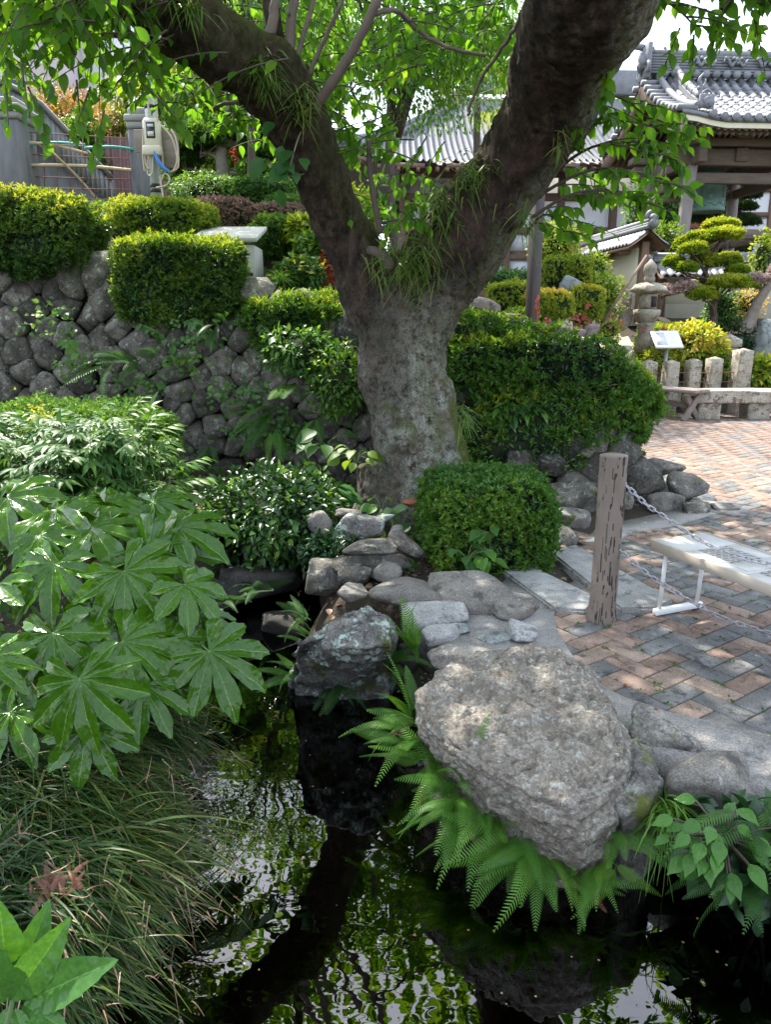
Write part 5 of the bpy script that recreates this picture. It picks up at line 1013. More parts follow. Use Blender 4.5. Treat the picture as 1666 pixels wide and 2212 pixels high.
FL = [  # u, v, y, radius px, pointing (frame angle, degrees, 0 right, 90 down), facing
    (85, 1157, 2.95, 95, 60, (.0, -.5, .85)), (116, 1219, 2.8, 110, 100, (-.1, -.6, .8)), (198, 1142, 3.05, 110, 20, (.1, -.4, .9)), (268, 1234, 2.75, 135, 55, (.1, -.62, .75)), (322, 1189, 2.95, 130, 25, (.15, -.55, .8)),
    (379, 1140, 3.1, 125, 15, (.15, -.45, .85)), (114, 1368, 2.45, 112, 80, (.0, -.8, .6)), (263, 1387, 2.5, 130, 40, (.1, -.6, .75)), (171, 1467, 2.2, 140, 75, (.05, -.72, .68)), (451, 1407, 2.55, 115, 50, (.25, -.55, .75)),
    (399, 1263, 2.75, 110, 45, (.3, -.5, .8)), (359, 1380, 2.6, 95, 60, (.25, -.5, .8)), (44, 1440, 2.45, 95, 90, (-.1, -.6, .75)), (188, 1571, 2.2, 110, 80, (.1, -.55, .8)), (-6, 1262, 2.7, 90, 100, (-.2, -.5, .8)),
    (-30, 1424, 2.3, 105, 40, (.1, -.6, .8)), (308, 1481, 2.4, 100, 65, (.2, -.5, .8)), (125, 1098, 3.25, 125, -10, (.0, -.25, .95)), (15, 1075, 3.3, 115, 40, (-.1, -.3, .95)), (225, 1085, 3.3, 105, 20, (.1, -.3, .95)),
    (330, 1085, 3.4, 90, -20, (.2, -.3, .9)), (215, 1310, 2.75, 105, 90, (.1, -.45, .85)), (20, 1540, 2.3, 100, 70, (.0, -.4, .9)), (110, 1600, 2.3, 90, 120, (-.1, -.4, .9)), (430, 1330, 2.8, 80, 60, (.3, -.4, .8)), (240, 1530, 2.35, 85, 60, (.2, -.4, .85))]
STEM = np.array([(-1.35, 3.1, -.15), (-1.05, 2.95, -.15), (-1.2, 2.75, -.15)]); TOPS = np.array([(-1.4, 3.15, .35), (-1.0, 3.0, .3), (-1.2, 2.7, .15)])
for s0, t0 in zip(STEM, TOPS): ob('stem', tube(spline(np.array([s0-(0, 0, .2), (s0+t0)/2+(.03, 0, 0), t0]), 8), np.linspace(.022, .014, 8), 8), M['stem'], fat, True)
for i, (u, v, y, rp, an, nz_) in enumerate(FL):
    c = PY(u, v, y); R = rp/ppm(c)*1.22; a = math.radians(an); d = np.array((math.cos(a), -math.sin(a)*0.55*0 - .0, 0)) + UP*(-math.sin(a)); nz_ = unit(np.array(nz_) + .16*np.sin(np.array((i*2.1, i*3.7+1, i*1.3)))); d = d - nz_*(d@nz_)
    inst('leaf', flm[i % 4], TRS(c, frame(d, nz_), R*(.86+.28*((i*7) % 5)/4)), fat)
    k = np.argmin(np.linalg.norm(TOPS-c, axis=1)); t0 = TOPS[k]; mid = (t0+c)/2 + np.array((0, 0, .05)) - nz_*.08
    ob('leaf_stalk', tube(spline(np.array([t0-(0, 0, .1), mid, c]), 10), np.linspace(.006, .004, 10), 6), M['stem'], fat, True)
# ------------------------------------------------------------------ sedge along the left bank
def sedge(label, cs, n, L, sp, mean=(.75, -.15, .45), dry=.35):
    root = thing('sedge_clump', label, 'sedge', cs, 'sedge clumps on the left bank'); P = np.array(cs) + rng.normal(size=(n, 3))*sp; P[:, 2] = np.maximum(P[:, 2], WATER-.05)
    D = unit(np.array(mean) + rng.normal(size=(n, 3))*(.38, .38, .28)); l = L*rng.uniform(.55, 1.15, n); g, r, tip = blades(P, D, l, .0046, 1.0, 7); ob('blades', g, M['sedge'], root, False, {'rnd': r}, kind='stuff')
    k = rng.random(n) < dry; Pt = tip[k]; m = len(Pt); Dd = unit(D[k]*(1, 1, .3) + rng.normal(size=(m, 3))*.5); g, r, _ = blades(Pt - Dd*.01, Dd, rng.uniform(.03, .085, m), .0022, 1.6, 5, cur=rng.normal(size=m)*1.3+.6); ob('dry_tips', g, M['straw'], root, False, {'rnd': r}, kind='stuff')
for lb, u, v, z, n, L_, sp, mn, dr in [('upper sedge clump beneath the lowest right fatsia leaf', 330, 1560, -.12, 1500, .40, (.13, .12, .05), (.8, -.25, .35), .3), ('sedge clump below the hanging fatsia leaves', 170, 1700, -.08, 2200, .42, (.16, .13, .05), (.75, -.15, .5), .45), ('left edge sedge clump under the fatsia', 20, 1690, -.05, 1500, .42, (.12, .12, .05), (.5, -.1, .75), .3),
                                      ('largest sedge clump arching over the water', 240, 1830, -.16, 2200, .42, (.13, .12, .05), (.85, -.2, .35), .4), ('sedge clump round the brown dead frond', 110, 1930, -.14, 1600, .38, (.12, .1, .05), (.8, -.3, .3), .4), ('lowest sedge clump trailing into the water', 150, 2060, -.25, 600, .42, (.1, .08, .04), (.9, -.3, .15), .15), ('lower left sedge clump behind the serrated leaves', 20, 1960, -.1, 900, .36, (.1, .1, .05), (.5, -.2, .7), .5)]:
    sedge(lb, PZ(u-95, v, z), int(n*.75), L_*.82, np.array(sp)*(.7, 1, 1), mn, dr*.65)
fern('brown dried cedar sprig lying in the sedge', PZ(130, 1925, .10), 44, .062, 'deadfrond', (0, 2*PI), (.0, 1.3), None, 'dead_sprig', 'sprig', roots=[PZ(130+a_, 1925+b_, .07) for a_, b_ in ((-45, 5), (-20, -15), (0, 0), (20, 12), (35, -10), (-30, 20), (10, -25))])
# ------------------------------------------------------------------ serrated leaves in the bottom left corner
ser = thing('serrated_plant', 'shrub tip with fresh serrated leaves in the bottom left corner', 'plant', PY(0, 2230, .95))
def serr():
    n = 26; t = np.linspace(0, 1, n); w = .17*np.sin(PI*t**.9)**.85*(1+.05*(np.arange(n) % 2)); w[0] = .01; w[-1] = .0; V = []; ve = []
    for i in range(n):
        for s in (-1, -.5, -.06, 0, .06, .5, 1): V.append((t[i], s*w[i], -.22*t[i]**2 + .35*abs(s)*w[i] + .012*math.sin(t[i]*44)*abs(s))); ve.append(.9 if s == 0 else 0)
    i = np.arange(n-1)[:, None]*7; j = np.arange(6)[None]; return (np.array(V), [np.stack([i+j, i+7+j, i+8+j, i+1+j], -1).reshape(-1, 4)]), np.array(ve)
g, ve = serr(); sme = mesh('leaf', g, M['serrate'], True, {'vein': ve, 'rnd': np.full(len(ve), .2)})
for a, b, y0, y1, nz_ in [((20, 2155), (100, 1980), 1.02, 1.05, (.5, -.5, .6)), ((25, 2160), (122, 2032), 1.0, .98, (.35, -.75, .5)), ((55, 2165), (194, 2090), 1.0, .95, (-.1, -.7, .7)), ((50, 2170), (125, 2215), .99, .93, (.1, -.6, .8)), ((15, 2150), (10, 1990), 1.02, 1.0, (.6, -.7, .4)), ((5, 2165), (-30, 2040), 1.0, .97, (.3, -.8, .5)), ((30, 2180), (60, 2260), .98, .92, (.2, -.7, .7)), ((60, 2160), (142, 2165), 1.03, 1.05, (0, -.5, .85)), ((10, 2180), (-20, 2260), .98, .94, (.0, -.7, .7)), ((10, 2130), (50, 2045), 1.05, 1.08, (.5, -.6, .6))]:
    A = PY(*a, y0); B = PY(*b, y1); inst('leaf', sme, TRS(A, frame(B-A, nz_), np.linalg.norm(B-A)*1.05), ser)
ob('stem', tube(spline(np.array([PY(-40, 2330, .95), PY(5, 2240, .98), PY(20, 2190, 1.0), PY(28, 2150, 1.02)]), 10), np.linspace(.006, .004, 10), 8), M['stem'], ser, True)
# ------------------------------------------------------------------ ferns round the boulders
r_ = [PZ(u, v, z) for u, v, z in [(900, 1560, -.05), (905, 1600, -.08), (930, 1640, -.1), (960, 1670, -.12), (1000, 1710, -.14)]]
fern('fern fringe hanging under the left flank of the largest boulder', r_[2], 25, .28, 'fern', (PI*.75, PI*1.55), (-.35, .55), 'ferns round the pond', roots=r_, dead=3)
r_ = [PZ(u, v, z) for u, v, z in [(1000, 1730, -.14), (1060, 1760, -.16), (1110, 1800, -.18), (1160, 1840, -.2)]]
fern('bright fern fringe along the front foot of the largest boulder', r_[1], 28, .27, 'fern', (PI*1.05, PI*1.6), (-.45, .5), 'ferns round the pond', roots=r_, dead=3)
r_ = [PZ(u, v, z) for u, v, z in [(1180, 1850, -.22), (1230, 1880, -.26), (1280, 1880, -.24), (1320, 1860, -.22)]]
fern('fern tuft under the tip of the largest boulder', r_[1], 20, .21, 'fern', (PI*1.2, PI*2.05), (-.35, .45), 'ferns round the pond', roots=r_, dead=3)
fern('young fern frond standing on the front of the largest boulder', PZ(1000, 1705, -.1), 3, .26, 'fern', (PI*1.3, PI*1.7), (.9, 1.4), 'ferns round the pond')
fern('upright pale fern above the left flank of the largest boulder', PZ(890, 1560, -.1), 6, .30, 'fern', (PI*.3, PI*1.0), (.5, 1.2), 'ferns round the pond')
fern('small fern clinging to the left corner of the lichened block', PZ(640, 1450, -.2), 6, .22, 'fern', (PI*.8, PI*1.3), (-.2, .5), 'ferns round the pond')
fern('small fern hanging below the lichened block', PZ(730, 1478, -.27), 7, .2, 'fern_dark', (PI*1.1, PI*1.9), (-.5, .4), 'ferns round the pond')
fern('fern in the gap right of the lichened block', PZ(845, 1440, -.1), 10, .28, 'fern_dark', (PI*.9, PI*2.1), (.1, 1.2), 'ferns round the pond')
fern('pale holly fern between the lichened block and the largest boulder', PZ(905, 1420, .0), 6, .30, 'fern', (PI*.4, PI*1.2), (.6, 1.3), 'ferns round the pond')
fern('dim fern behind the lichened block', PZ(665, 1340, -.2), 7, .26, 'fern_dark', (PI*.6, PI*1.6), (.1, .9), 'ferns round the pond')
fern('little bright fern on the back of the lichened block', PZ(668, 1380, -.05), 5, .14, 'fern', (PI*.6, PI*1.3), (.3, 1.0), 'ferns round the pond')
fern('dim fern under the camellia at the water', PZ(560, 1265, -.15), 7, .25, 'fern_dark', (PI*1.0, PI*2), (-.2, .6), 'ferns round the pond')
fern('dark fern hanging between the fatsia and the camellia', PZ(490, 1300, -.1), 6, .28, 'fern_dark', (PI*1.0, PI*2), (-.4, .6), 'ferns round the pond')
fern('small fern on the mossy neighbour boulder', PZ(1335, 1800, -.12), 5, .2, 'fern', (PI*1.3, PI*2.1), (-.3, .5), 'ferns round the pond')
# strap plant, leafy shrub and ferns at the right edge
P = PZ(1440, 1755, -.08) + rng.normal(size=(130, 3))*(.025, .025, .02); D = unit(rvec(130) + (0, -.5, .5)); g, r, _ = blades(P, D, rng.uniform(.07, .16, 130), .004, 1.2, 6); ob('strap_plant', g, M['fern'], None, False, {'rnd': r}, label='tuft of thin strap leaves hanging beside the mossy neighbour boulder', cat='plant')
c = PZ(1560, 1810, .0); root = thing('leafy_shrub', 'bright oval leaved shrub over the water below the long smooth boulder', 'shrub', c); ov = leaf_t(.58, .15, .3, n=6)
me = [mesh('leaf', ov, M['serrate'], True, {'rnd': np.full(len(ov[0]), k*.3), 'vein': np.zeros(len(ov[0]))}) for k in range(3)]; ts = []
for i in range(44):
    d = unit(rvec(1)[0]*(1, .6, .7)+(0, -.3, .15)); q = c + d*np.array((.16, .12, .12))*rng.uniform(.5, 1.1); ts.append(tube(spline(np.array([c-(0, -.1, .15), c, q]), 6), .003, 4)); inst('leaf', me[i % 3], TRS(q, frame(d*(1, 1, .4)+(0, -.2, -.3), (0, -.5, 1)+rng.normal(size=3)*.3), rng.uniform(.05, .078)), root)
ob('stems', J(*ts), M['twig'], root, True, kind='stuff')
for i, (lb, u, v, z, n, L_, mt) in enumerate([('holly fern at the right edge beside the long smooth boulder', 1655, 1740, .05, 8, .36, 'fern_dark'), ('drooping holly fern over the oval leaved shrub', 1610, 1760, .05, 6, .32, 'mid'), ('fern hanging to the water under the oval leaved shrub', 1590, 1880, -.15, 9, .26, 'fern_dark'), ('fern at the right edge close to the water', 1660, 1900, -.15, 8, .28, 'fern_dark')]): fern(lb, PZ(u, v, z), n, L_, mt, (PI*.9, PI*2.0), (-.4, .8), 'ferns at the right edge')
bush('dark_shrub', 'dark leafy undergrowth at the right edge of the pond', 'shrub', PZ(1650, 1850, -.12), (.2, .2, .16), 420, M['dark'], .07, s=71, stems=4)
# small things afloat and fallen
for i, (u, v, z, mt, lb) in enumerate([(612, 1975, WATER+.004, 'yellowgreen', 'yellow fallen leaf floating by the sedge'), (1535, 2090-280, WATER+.004, 'straw', 'dry leaf floating beside the mossy boulder'), (1520, 1846, WATER+.004, 'straw', 'second dry leaf floating beside the mossy boulder'), (1128, 1790, WATER+.004, 'gold', 'small pale leaf floating left of the ferns')][:3]):
    d = rvec(1)[0]*(1, 1, 0); ob('fallen_leaf', J((BIGL[0]*.036@np.array(frame(d, U)).T + PZ(u, v, z), BIGL[1])), M[mt], None, True, {'rnd': np.full(len(BIGL[0]), .3)}, label=lb, cat='leaf')
bm_ = mesh('berry', (ico(2)[0]*.008, ico(2)[1]), M['redfungus'], True)
for u, v, lb in [(1248, 1497, 'fallen red berry on the apron beside the largest boulder'), (1352, 1480, 'fallen red berry at the edge of the pavers'), (1418, 1532, 'fallen red berry on the apron near the lumpy stone'), (1578, 1312, 'fallen red berry under the cream bench')]:
    inst('berry', bm_, TRS(PZ(u, v, .01)), None, label=lb, cat='berry', group='fallen cherries')
n = 60; q = np.array([PZ(u, v, WATER+.003) for u, v in zip(rng.uniform(460, 1600, n), rng.uniform(1560, 2200, n))]); g, r = scatter(DIA, q, rvec(n)*(1, 1, 0), np.tile((0, 0, 1.), (n, 1)), rng.uniform(.004, .014, n)); ob('floating_specks', g, M['straw'], None, False, {'rnd': r}, kind='stuff')
# moss and tiny weeds in the joints
P = []; 
for i in np.random.default_rng(3).permutation(len(cw))[:1500]:
    if cw[i, 1] < 6: P.append((cw[i, 0]+rng.normal()*.06, cw[i, 1]+rng.normal()*.06, 0))
P = np.array(P); a = AX; loc = (P[:, :2]-O2)@R2; loc = np.where(rng.random((len(P), 1)) < .5, np.c_[np.round(loc[:, 0]/BW)*BW, loc[:, 1]], np.c_[loc[:, 0], np.round(loc[:, 1]/BW)*BW]); P[:, :2] = loc@R2.T + O2
pk = inside(PLAZA, P[:, 0], P[:, 1]); P = P[pk]; P = np.repeat(P, 8, 0) + rng.normal(size=(len(P)*8, 3))*(.009, .009, 0); n = len(P)
g, r = scatter(DIA, P, unit(rvec(n)*(1, 1, .3)+(0, 0, .5)), rvec(n), rng.uniform(.006, .013, n)); ob('joint_weeds', g, M['mid'], None, False, {'rnd': r}, kind='stuff')
# loose undergrowth on the banks and the terrace
n = 9000; X = rng.uniform(-4.2, 2.6, n); Y = rng.uniform(3.6, 12, n); keep = (inside(TERR, X, Y) | ((Y > 5.0) & (X < 1.4)) | ((X < -.9) & (Y > 3.2) & (Y < 6))) & ~inside(PLAZA, X, Y) & ~inside(POND, X, Y) & (pdist(WALL, X, Y, False) > .18) & ~((X > -3.4) & (X < -2.2) & (Y > 7)); X = X[keep]; Y = Y[keep]; n = len(X); Zg = height(X, Y)
g, r = scatter(LAN, np.c_[X, Y, Zg + .02*rng.random(n)], unit(rvec(n)*(1, 1, .3)+(0, 0, .7)), rvec(n)+U, rng.uniform(.04, .10, n)); ob('ground_cover', g, M['mid'], None, False, {'rnd': r}, kind='stuff')
n = 1500; X = rng.uniform(-2.5, 1.2, n); Y = rng.uniform(3.6, 6.4, n); Zg = height(X, Y); k = ~inside(POND, X, Y) & ~inside(PLAZA, X, Y); X, Y, Zg = X[k], Y[k], Zg[k]; n = len(X)
g, r = scatter(BIGL, np.c_[X, Y, Zg+.006], rvec(n)*(1, 1, .1), rvec(n)*.4+U, rng.uniform(.03, .06, n)); ob('leaf_litter', g, M['straw'], None, False, {'rnd': r}, kind='stuff')
# ------------------------------------------------------------------ plaza furniture
def gz(p): return hz(p[0], p[1])
# wooden look post and chains
pb = PZ(1300, 1338, 0); post = thing('wooden_post', 'brown bark textured post standing in the paving, chain hooks on its side', 'post', pb)
H_ = 0.86; NA, NZ = 110, 150; a = np.linspace(0, 2*PI, NA, endpoint=False); zs = np.linspace(-.05, H_, NZ); aa = np.r_[a, 2*PI]
A_, Zz = np.meshgrid(aa, zs); wv = np.sin(A_*10 + 1.5*np.sin(Zz*8) + 3*np.exp(-((Zz-.5)/.13)**2)*np.cos(A_*2)) + .55*fbm(np.c_[np.cos(A_).ravel()*3, np.sin(A_).ravel()*3, Zz.ravel()*9], 3, 5).reshape(A_.shape); wv = np.where(1-np.abs(fbm(np.c_[np.cos(A_).ravel()*3.2, np.sin(A_).ravel()*3.2, Zz.ravel()*2.6], 4, 8, .6).reshape(A_.shape)+.25*np.sin(A_*7+3*np.sin(Zz*5))) > .90, 1., 0.)*sstep(-.9, -.3, fbm(np.c_[A_.ravel()*2, Zz.ravel()*6, 0*A_.ravel()], 2, 9).reshape(A_.shape)); rr = .066 + .010*sstep(.1, 0, Zz) - .0045*(wv > .5) + .002*np.sin(A_*3+Zz*5)
X = np.stack([pb[0] + rr*np.cos(A_), pb[1] + rr*np.sin(A_), Zz], -1); V, fs = grid(X); nV = len(V); V = np.concatenate([V, [[pb[0], pb[1], H_+.002]]]); t = np.array([((NZ-1)*(NA+1)+j, (NZ-1)*(NA+1)+j+1, nV) for j in range(NA)])
mi = np.r_[(wv[:-1, :-1] > .5).ravel().astype(int), np.zeros(NA, int)]
o = ob('shaft', (V, [fs[0], t]), [M['postwood'], M['groove']], post, True, mi=None); 
pm = o.data.polygons; pm.foreach_set('material_index', np.r_[mi][:len(pm)].astype(np.int32)) if len(pm) == len(mi) else None
link = np.concatenate([np.c_[0.021*np.cos(t_) + s*.0, 0*t_, 0*t_] for s, t_ in [(0, np.zeros(1))]])
lp = np.array([(0.020*math.copysign(1, math.cos(t_)) + .0085*math.cos(t_)*1.0 - 0.008*math.copysign(1, math.cos(t_)), .0095*math.sin(t_), 0) for t_ in np.linspace(.01, 2*PI+.01, 15)])
lme = mesh('link', tube(lp, .0034, 6, cap=False), M['chain'], True)
P2 = np.array((2.55, 2.75)); P1 = pb[:2]; dv = (P2-P1)/np.linalg.norm(P2-P1); nv_ = np.array((-dv[1], dv[0], 0))
def onplane(u, v):
    d = ray(u, v); o3 = np.array((0, 0, CZ)); q = np.array((*P1, 0)); return o3 + d*(((q-o3)@nv_)/(d@nv_))
for lb, pts in [('upper galvanised chain running from the wooden post over the cream bench', [(1347, 1042), (1395, 1088), (1430, 1112), (1527, 1174), (1611, 1206), (1690, 1222)]), ('lower galvanised chain running from the wooden post past the cream bench leg', [(1331, 1180), (1365, 1210), (1410, 1247), (1493, 1298), (1577, 1340), (1690, 1374)])]:
    Q = spline(np.array([onplane(*p) for p in pts]), 400); sg = np.r_[0, np.cumsum(np.linalg.norm(np.diff(Q, axis=0), axis=1))]; ch = thing('chain', lb, 'chain', Q[0], 'chains on the wooden post'); k = 0; st = 0.0305
    while k*st < sg[-1]:
        c = np.array([np.interp(k*st, sg, Q[:, j]) for j in range(3)]); d = np.array([np.interp(k*st+.01, sg, Q[:, j]) for j in range(3)])-np.array([np.interp(k*st-.01, sg, Q[:, j]) for j in range(3)]); z = (0, 0, 1) if k % 2 else nv_
        inst('link', lme, TRS(c, frame(d, np.array(z)+rng.normal(size=3)*.25), 1.0), ch); k += 1
    ob('hook', tube(np.array([Q[0]-dv[0]*0+np.array((-.02, 0, .0)), Q[0]]), .004, 6), M['chain'], post)
ob('wooden_post', tube(np.array([(*P2, -.05), (*P2, .86)]), .066, 20), M['postwood'], None, True, label='second brown bark textured post beyond the right end of the chains', cat='post')
# cream plastic bench with lattice panels on white legs
ZT = .405; A = PZ(1416, 1168, ZT); Bf = PZ(1666, 1262, ZT); Cb = PZ(1512, 1147, ZT); ax = unit(Bf-A); ay = unit((Cb-A) - ax*((Cb-A)@ax)); wd = (Cb-A)@ay; LB = 1.35; Rb = np.stack([ax, ay, np.cross(ax, ay)], 1)
bn = thing('plastic_bench', 'cream plastic bench with brown lattice panels and white tube legs behind the chains', 'bench', A - (0, 0, ZT))
def bl(x, y, z): return A + ax*x + ay*y + np.array((0, 0, z))
def bbox(x0, x1, y0, y1, z0, z1, bev=.004): return box(bl((x0+x1)/2, (y0+y1)/2, (z0+z1)/2), (x1-x0, y1-y0, z1-z0), bev=bev, R=Rb)
panels = [(.20, .42), (.56, .78), (.92, 1.14)]; top = []
for x0, x1 in [(0, .20), (.42, .56), (.78, .92), (1.14, LB)]: top.append(bbox(x0, x1, .0, wd, -.018, 0, .003))
for x0, x1 in panels: top += [bbox(x0, x1, 0, wd*.22, -.018, -.0005, .002), bbox(x0, x1, wd*.78, wd, -.018, -.0005, .002)]
ob('seat', J(*top), M['benchtop'], bn)
ob('skirt', J(bbox(-.012, LB+.012, -.014, .0, -.05, .003), bbox(-.012, LB+.012, wd, wd+.014, -.06, .004), bbox(-.012, .0, 0, wd, -.06, .003), bbox(LB, LB+.012, 0, wd, -.06, .003)), M['plastic'], bn)
for x0, x1 in panels:
    la = []
    for s in (-1, 1):
        for k in range(-7, 9):
            cx = (x0+x1)/2 + k*.042; L_ = wd*.56; p0 = np.array((cx - s*L_*.5, wd*.22)); p1 = np.array((cx + s*L_*.5, wd*.78))
            t0, t1 = 0, 1; dx = p1[0]-p0[0]; ts = sorted([(x0-p0[0])/dx, (x1-p0[0])/dx]); t0, t1 = max(0, ts[0]), min(1, ts[1])
            if t1-t0 > .05: a_, b_ = p0+(p1-p0)*t0, p0+(p1-p0)*t1; la.append(beam(bl(*a_, -.007+.002*s), bl(*b_, -.007+.002*s), .0045, .006))
    ob('lattice_panel', J(*la), M['benchtop'], bn)
for x0, x1 in [(.435, .545), (.795, .905)]: ob('recessed_panel', bbox(x0, x1, wd*.12, wd*.88, 0, .0035, .001), M['benchtop'], bn)
for x in (.035, LB-.07):
    for y in (.05, wd-.04): ob('leg', tube(np.array([bl(x, y, -.06), bl(x-.012, y, -ZT+.03)]), .011, 12), M['whitemetal'], bn, True)
    ob('foot_bar', bbox(x-.03, x+.004, .02, wd-.01, -ZT+.002, -ZT+.035), M['whitemetal'], bn)
    for y in (.04, wd-.05): ob('cap', tube(np.array([bl(x-.04, y, -.0008), bl(x-.04, y, .002)]), .016, 14), M['lattice'], bn)
# trestle bench, stone bench
tb = PZ(1478, 906, 0); wb = thing('trestle_bench', 'weathered wooden bench on crossed legs at the end of the azalea hedge', 'bench', tb)
d_ = unit(np.array((-.62, .78, 0))); e_ = np.array((d_[1], -d_[0], 0)); T0 = tb + d_*-.12 + np.array((.12, -.05, 0))
for k in (-1, 0, 1): ob('plank', beam(T0 + e_*(.14*k) + (0, 0, .44), T0 + d_*.86 + e_*(.14*k) + (0, 0, .44), .132, .05, .006), M['greywood'], wb)
for s in (.16, .72):
    c = T0 + d_*s
    for g_ in (-1, 1): ob('leg', beam(c + e_*.2*g_ + (0, 0, -.01), c - e_*.17*g_ + d_*.03*g_ + (0, 0, .415), .10, .055, .005, up=d_), M['greywood'], wb)
    ob('cross_rail', beam(c + e_*.2 + (0, 0, .39), c - e_*.2 + (0, 0, .39), .05, .05, .004), M['greywood'], wb)
ob('brace', beam(T0 + d_*.18 + (0, 0, .2), T0 + d_*.72 + (0, 0, .24), .05, .08, .005), M['greywood'], wb)
sb = PZ(1575, 905, 0); stb = thing('stone_bench', 'thick old stone slab bench on two stone blocks in front of the fence posts', 'bench', sb)
Y0 = sb[1]+.12
V, f = rock((1.75, .50, .22), 5, 5, 6, 40, .02, (np.concatenate([np.eye(3), -np.eye(3), unit(np.array([(1, 1, .3), (-1, -1, .2), (1, -1, .2), (-1, 1, 0.3), (0, -1, -1), (.3, -1, 1)]))]), np.r_[np.full(6, .93), np.full(6, 1.22)]))
ob('slab', (V + (PZ(1592, 905, 0)[0]+.12, Y0+.06, .42-.08), f), M['poststone'], stb, True)
for u in (1532, 1640):
    V, f = rock((.38, .34, .34), int(u), 4, 4, 30, .03, (np.concatenate([np.eye(3), -np.eye(3)]), np.full(6, .95))); c = PZ(u, 905, 0); ob('block', (V + (c[0], Y0+.04, .13), f), M['poststone'], stb, True)
# granite fence posts with rods
fn = thing('stone_fence', 'row of hewn granite posts joined by rusty rods at the plaza edge', 'fence', PZ(1452, 888, 0)); PP = [(1356, 12.55), (1405, 12.5), (1452, 12.4), (1500, 12.4), (1546, 12.45)]; tops = [774, 777, 777, 774, 770]
def gpost(parent, u, vt, y, w, name='post', cap=.04, z0=None, mat='poststone'):
    c = PY(u, vt, y); h = c[2]; a_ = .12; k = 8; zl = np.linspace(-.15, h-cap, k); rings = [(np.array([(-1, -1), (1, -1), (1, 1), (-1, 1)])*w/2*(1.04-.06*i/k)) for i in range(k)]
    n_ = 6; pts = []
    for i, z in enumerate(zl):
        q = rings[i]; e = np.concatenate([q[j]+(q[(j+1) % 4]-q[j])*np.linspace(0, 1, n_, endpoint=False)[:, None] for j in range(4)]); pts.append(np.c_[e@np.array(rz(a_))[:2, :2].T + c[:2], np.full(len(e), z)])
    V = np.concatenate(pts); V = V + .007*np.c_[fbm(V*16, 3, 1), fbm(V*16, 3, 2), 0*V[:, 0]]; m = 24; i = np.arange(k-1)[:, None]*m; j = np.arange(m)[None]; j2 = (j+1) % m
    qd = np.stack([i+j, i+j2, i+m+j2, i+m+j], -1).reshape(-1, 4); V = np.concatenate([V, [[c[0], c[1], h]]]); tr = np.stack([(k-1)*m+np.arange(m), (k-1)*m+(np.arange(m)+1) % m, np.full(m, k*m)], -1); return (V, [qd, tr])
for (u, y), vt in zip(PP, tops): ob('post', gpost(fn, u, vt, y, .20), M['poststone'], fn)
ob('end_post', gpost(fn, 1608, 752, 12.35, .23), M['poststone'], fn); ob('post', gpost(fn, 1584, 768, 12.9, .18), M['poststone'], fn)
cs = [PY(u, 805, y) for u, y in PP] + [PY(1605, 803, 12.35)]
for p, q in zip(cs[:-1], cs[1:]):
    for dz in (0, -.15): ob('rod', tube(np.array([p, q]) + (0, -.02, dz), .009, 6), M['rustrod'], fn)
    e = p + (q-p)*.78; ob('rod', tube(np.array([e + (0, -.03, .01), e + (.01, -.03, -.5)]), .008, 6), M['rustrod'], fn)
c = PY(1577, 724, 13.4); gp_ = thing('gate_post', 'tall dark stained stone post with a pointed cap behind the fence posts', 'post', (c[0], c[1], 0)); ob('shaft', box((c[0], c[1], (c[2]-.2)/2), (.25, .25, c[2]-.2), .2, .015), M['gardenrock'], gp_); zc = c[2]
ob('cap', J(box((c[0], c[1], zc-.14), (.32, .32, .12), .2, .01), (np.array([(-.16, -.16, zc-.079), (.16, -.16, zc-.079), (.16, .16, zc-.079), (-.16, .16, zc-.079), (0, 0, zc+.03)])@rz(.2).T*(1, 1, 1) + (c[0], c[1], 0), [np.array([(0, 1, 4), (1, 2, 4), (2, 3, 4), (3, 0, 4)])])), M['poststone'], gp_)
# information board
b0 = PZ(1432, 888, 0); sg_ = thing('information_board', 'pale slanted information board on a slim steel pole', 'sign', b0); tp = PY(1441, 750, b0[1]); ob('pole', tube(np.array([b0-(0, 0, .05), tp]), .028, 14), M['polegrey'], sg_, True)
cn = [PY(1421, 751, b0[1]-.14), PY(1478, 750, b0[1]-.14), PY(1461, 717, b0[1]+.16), PY(1406, 717, b0[1]+.16)]; cn = np.array(cn); xx = unit(cn[1]-cn[0]); yy = unit((cn[3]-cn[0])-xx*((cn[3]-cn[0])@xx)); Rp = np.stack([xx, yy, np.cross(xx, yy)], 1); w_ = np.linalg.norm(cn[1]-cn[0]); h_ = (cn[3]-cn[0])@yy; cc = cn.mean(0)
ob('frame', box(cc, (w_+.03, h_+.03, .03), bev=.006, R=Rp), M['steel'], sg_); ob('panel', box(cc + Rp[:, 2]*.016, (w_, h_, .006), bev=.001, R=Rp), M['panel'], sg_)
ob('picture', box(cc + Rp[:, 2]*.0197 - xx*w_*.24, (w_*.42, h_*.78, .002), R=Rp), M['print'], sg_)
for k in range(9): ob('text_line', box(cc + Rp[:, 2]*.0197 + xx*w_*.22 + yy*h_*(.32-.08*k), (w_*.40*(1 if k % 4 != 3 else .6), h_*.022, .002), R=Rp), M['print'], sg_)
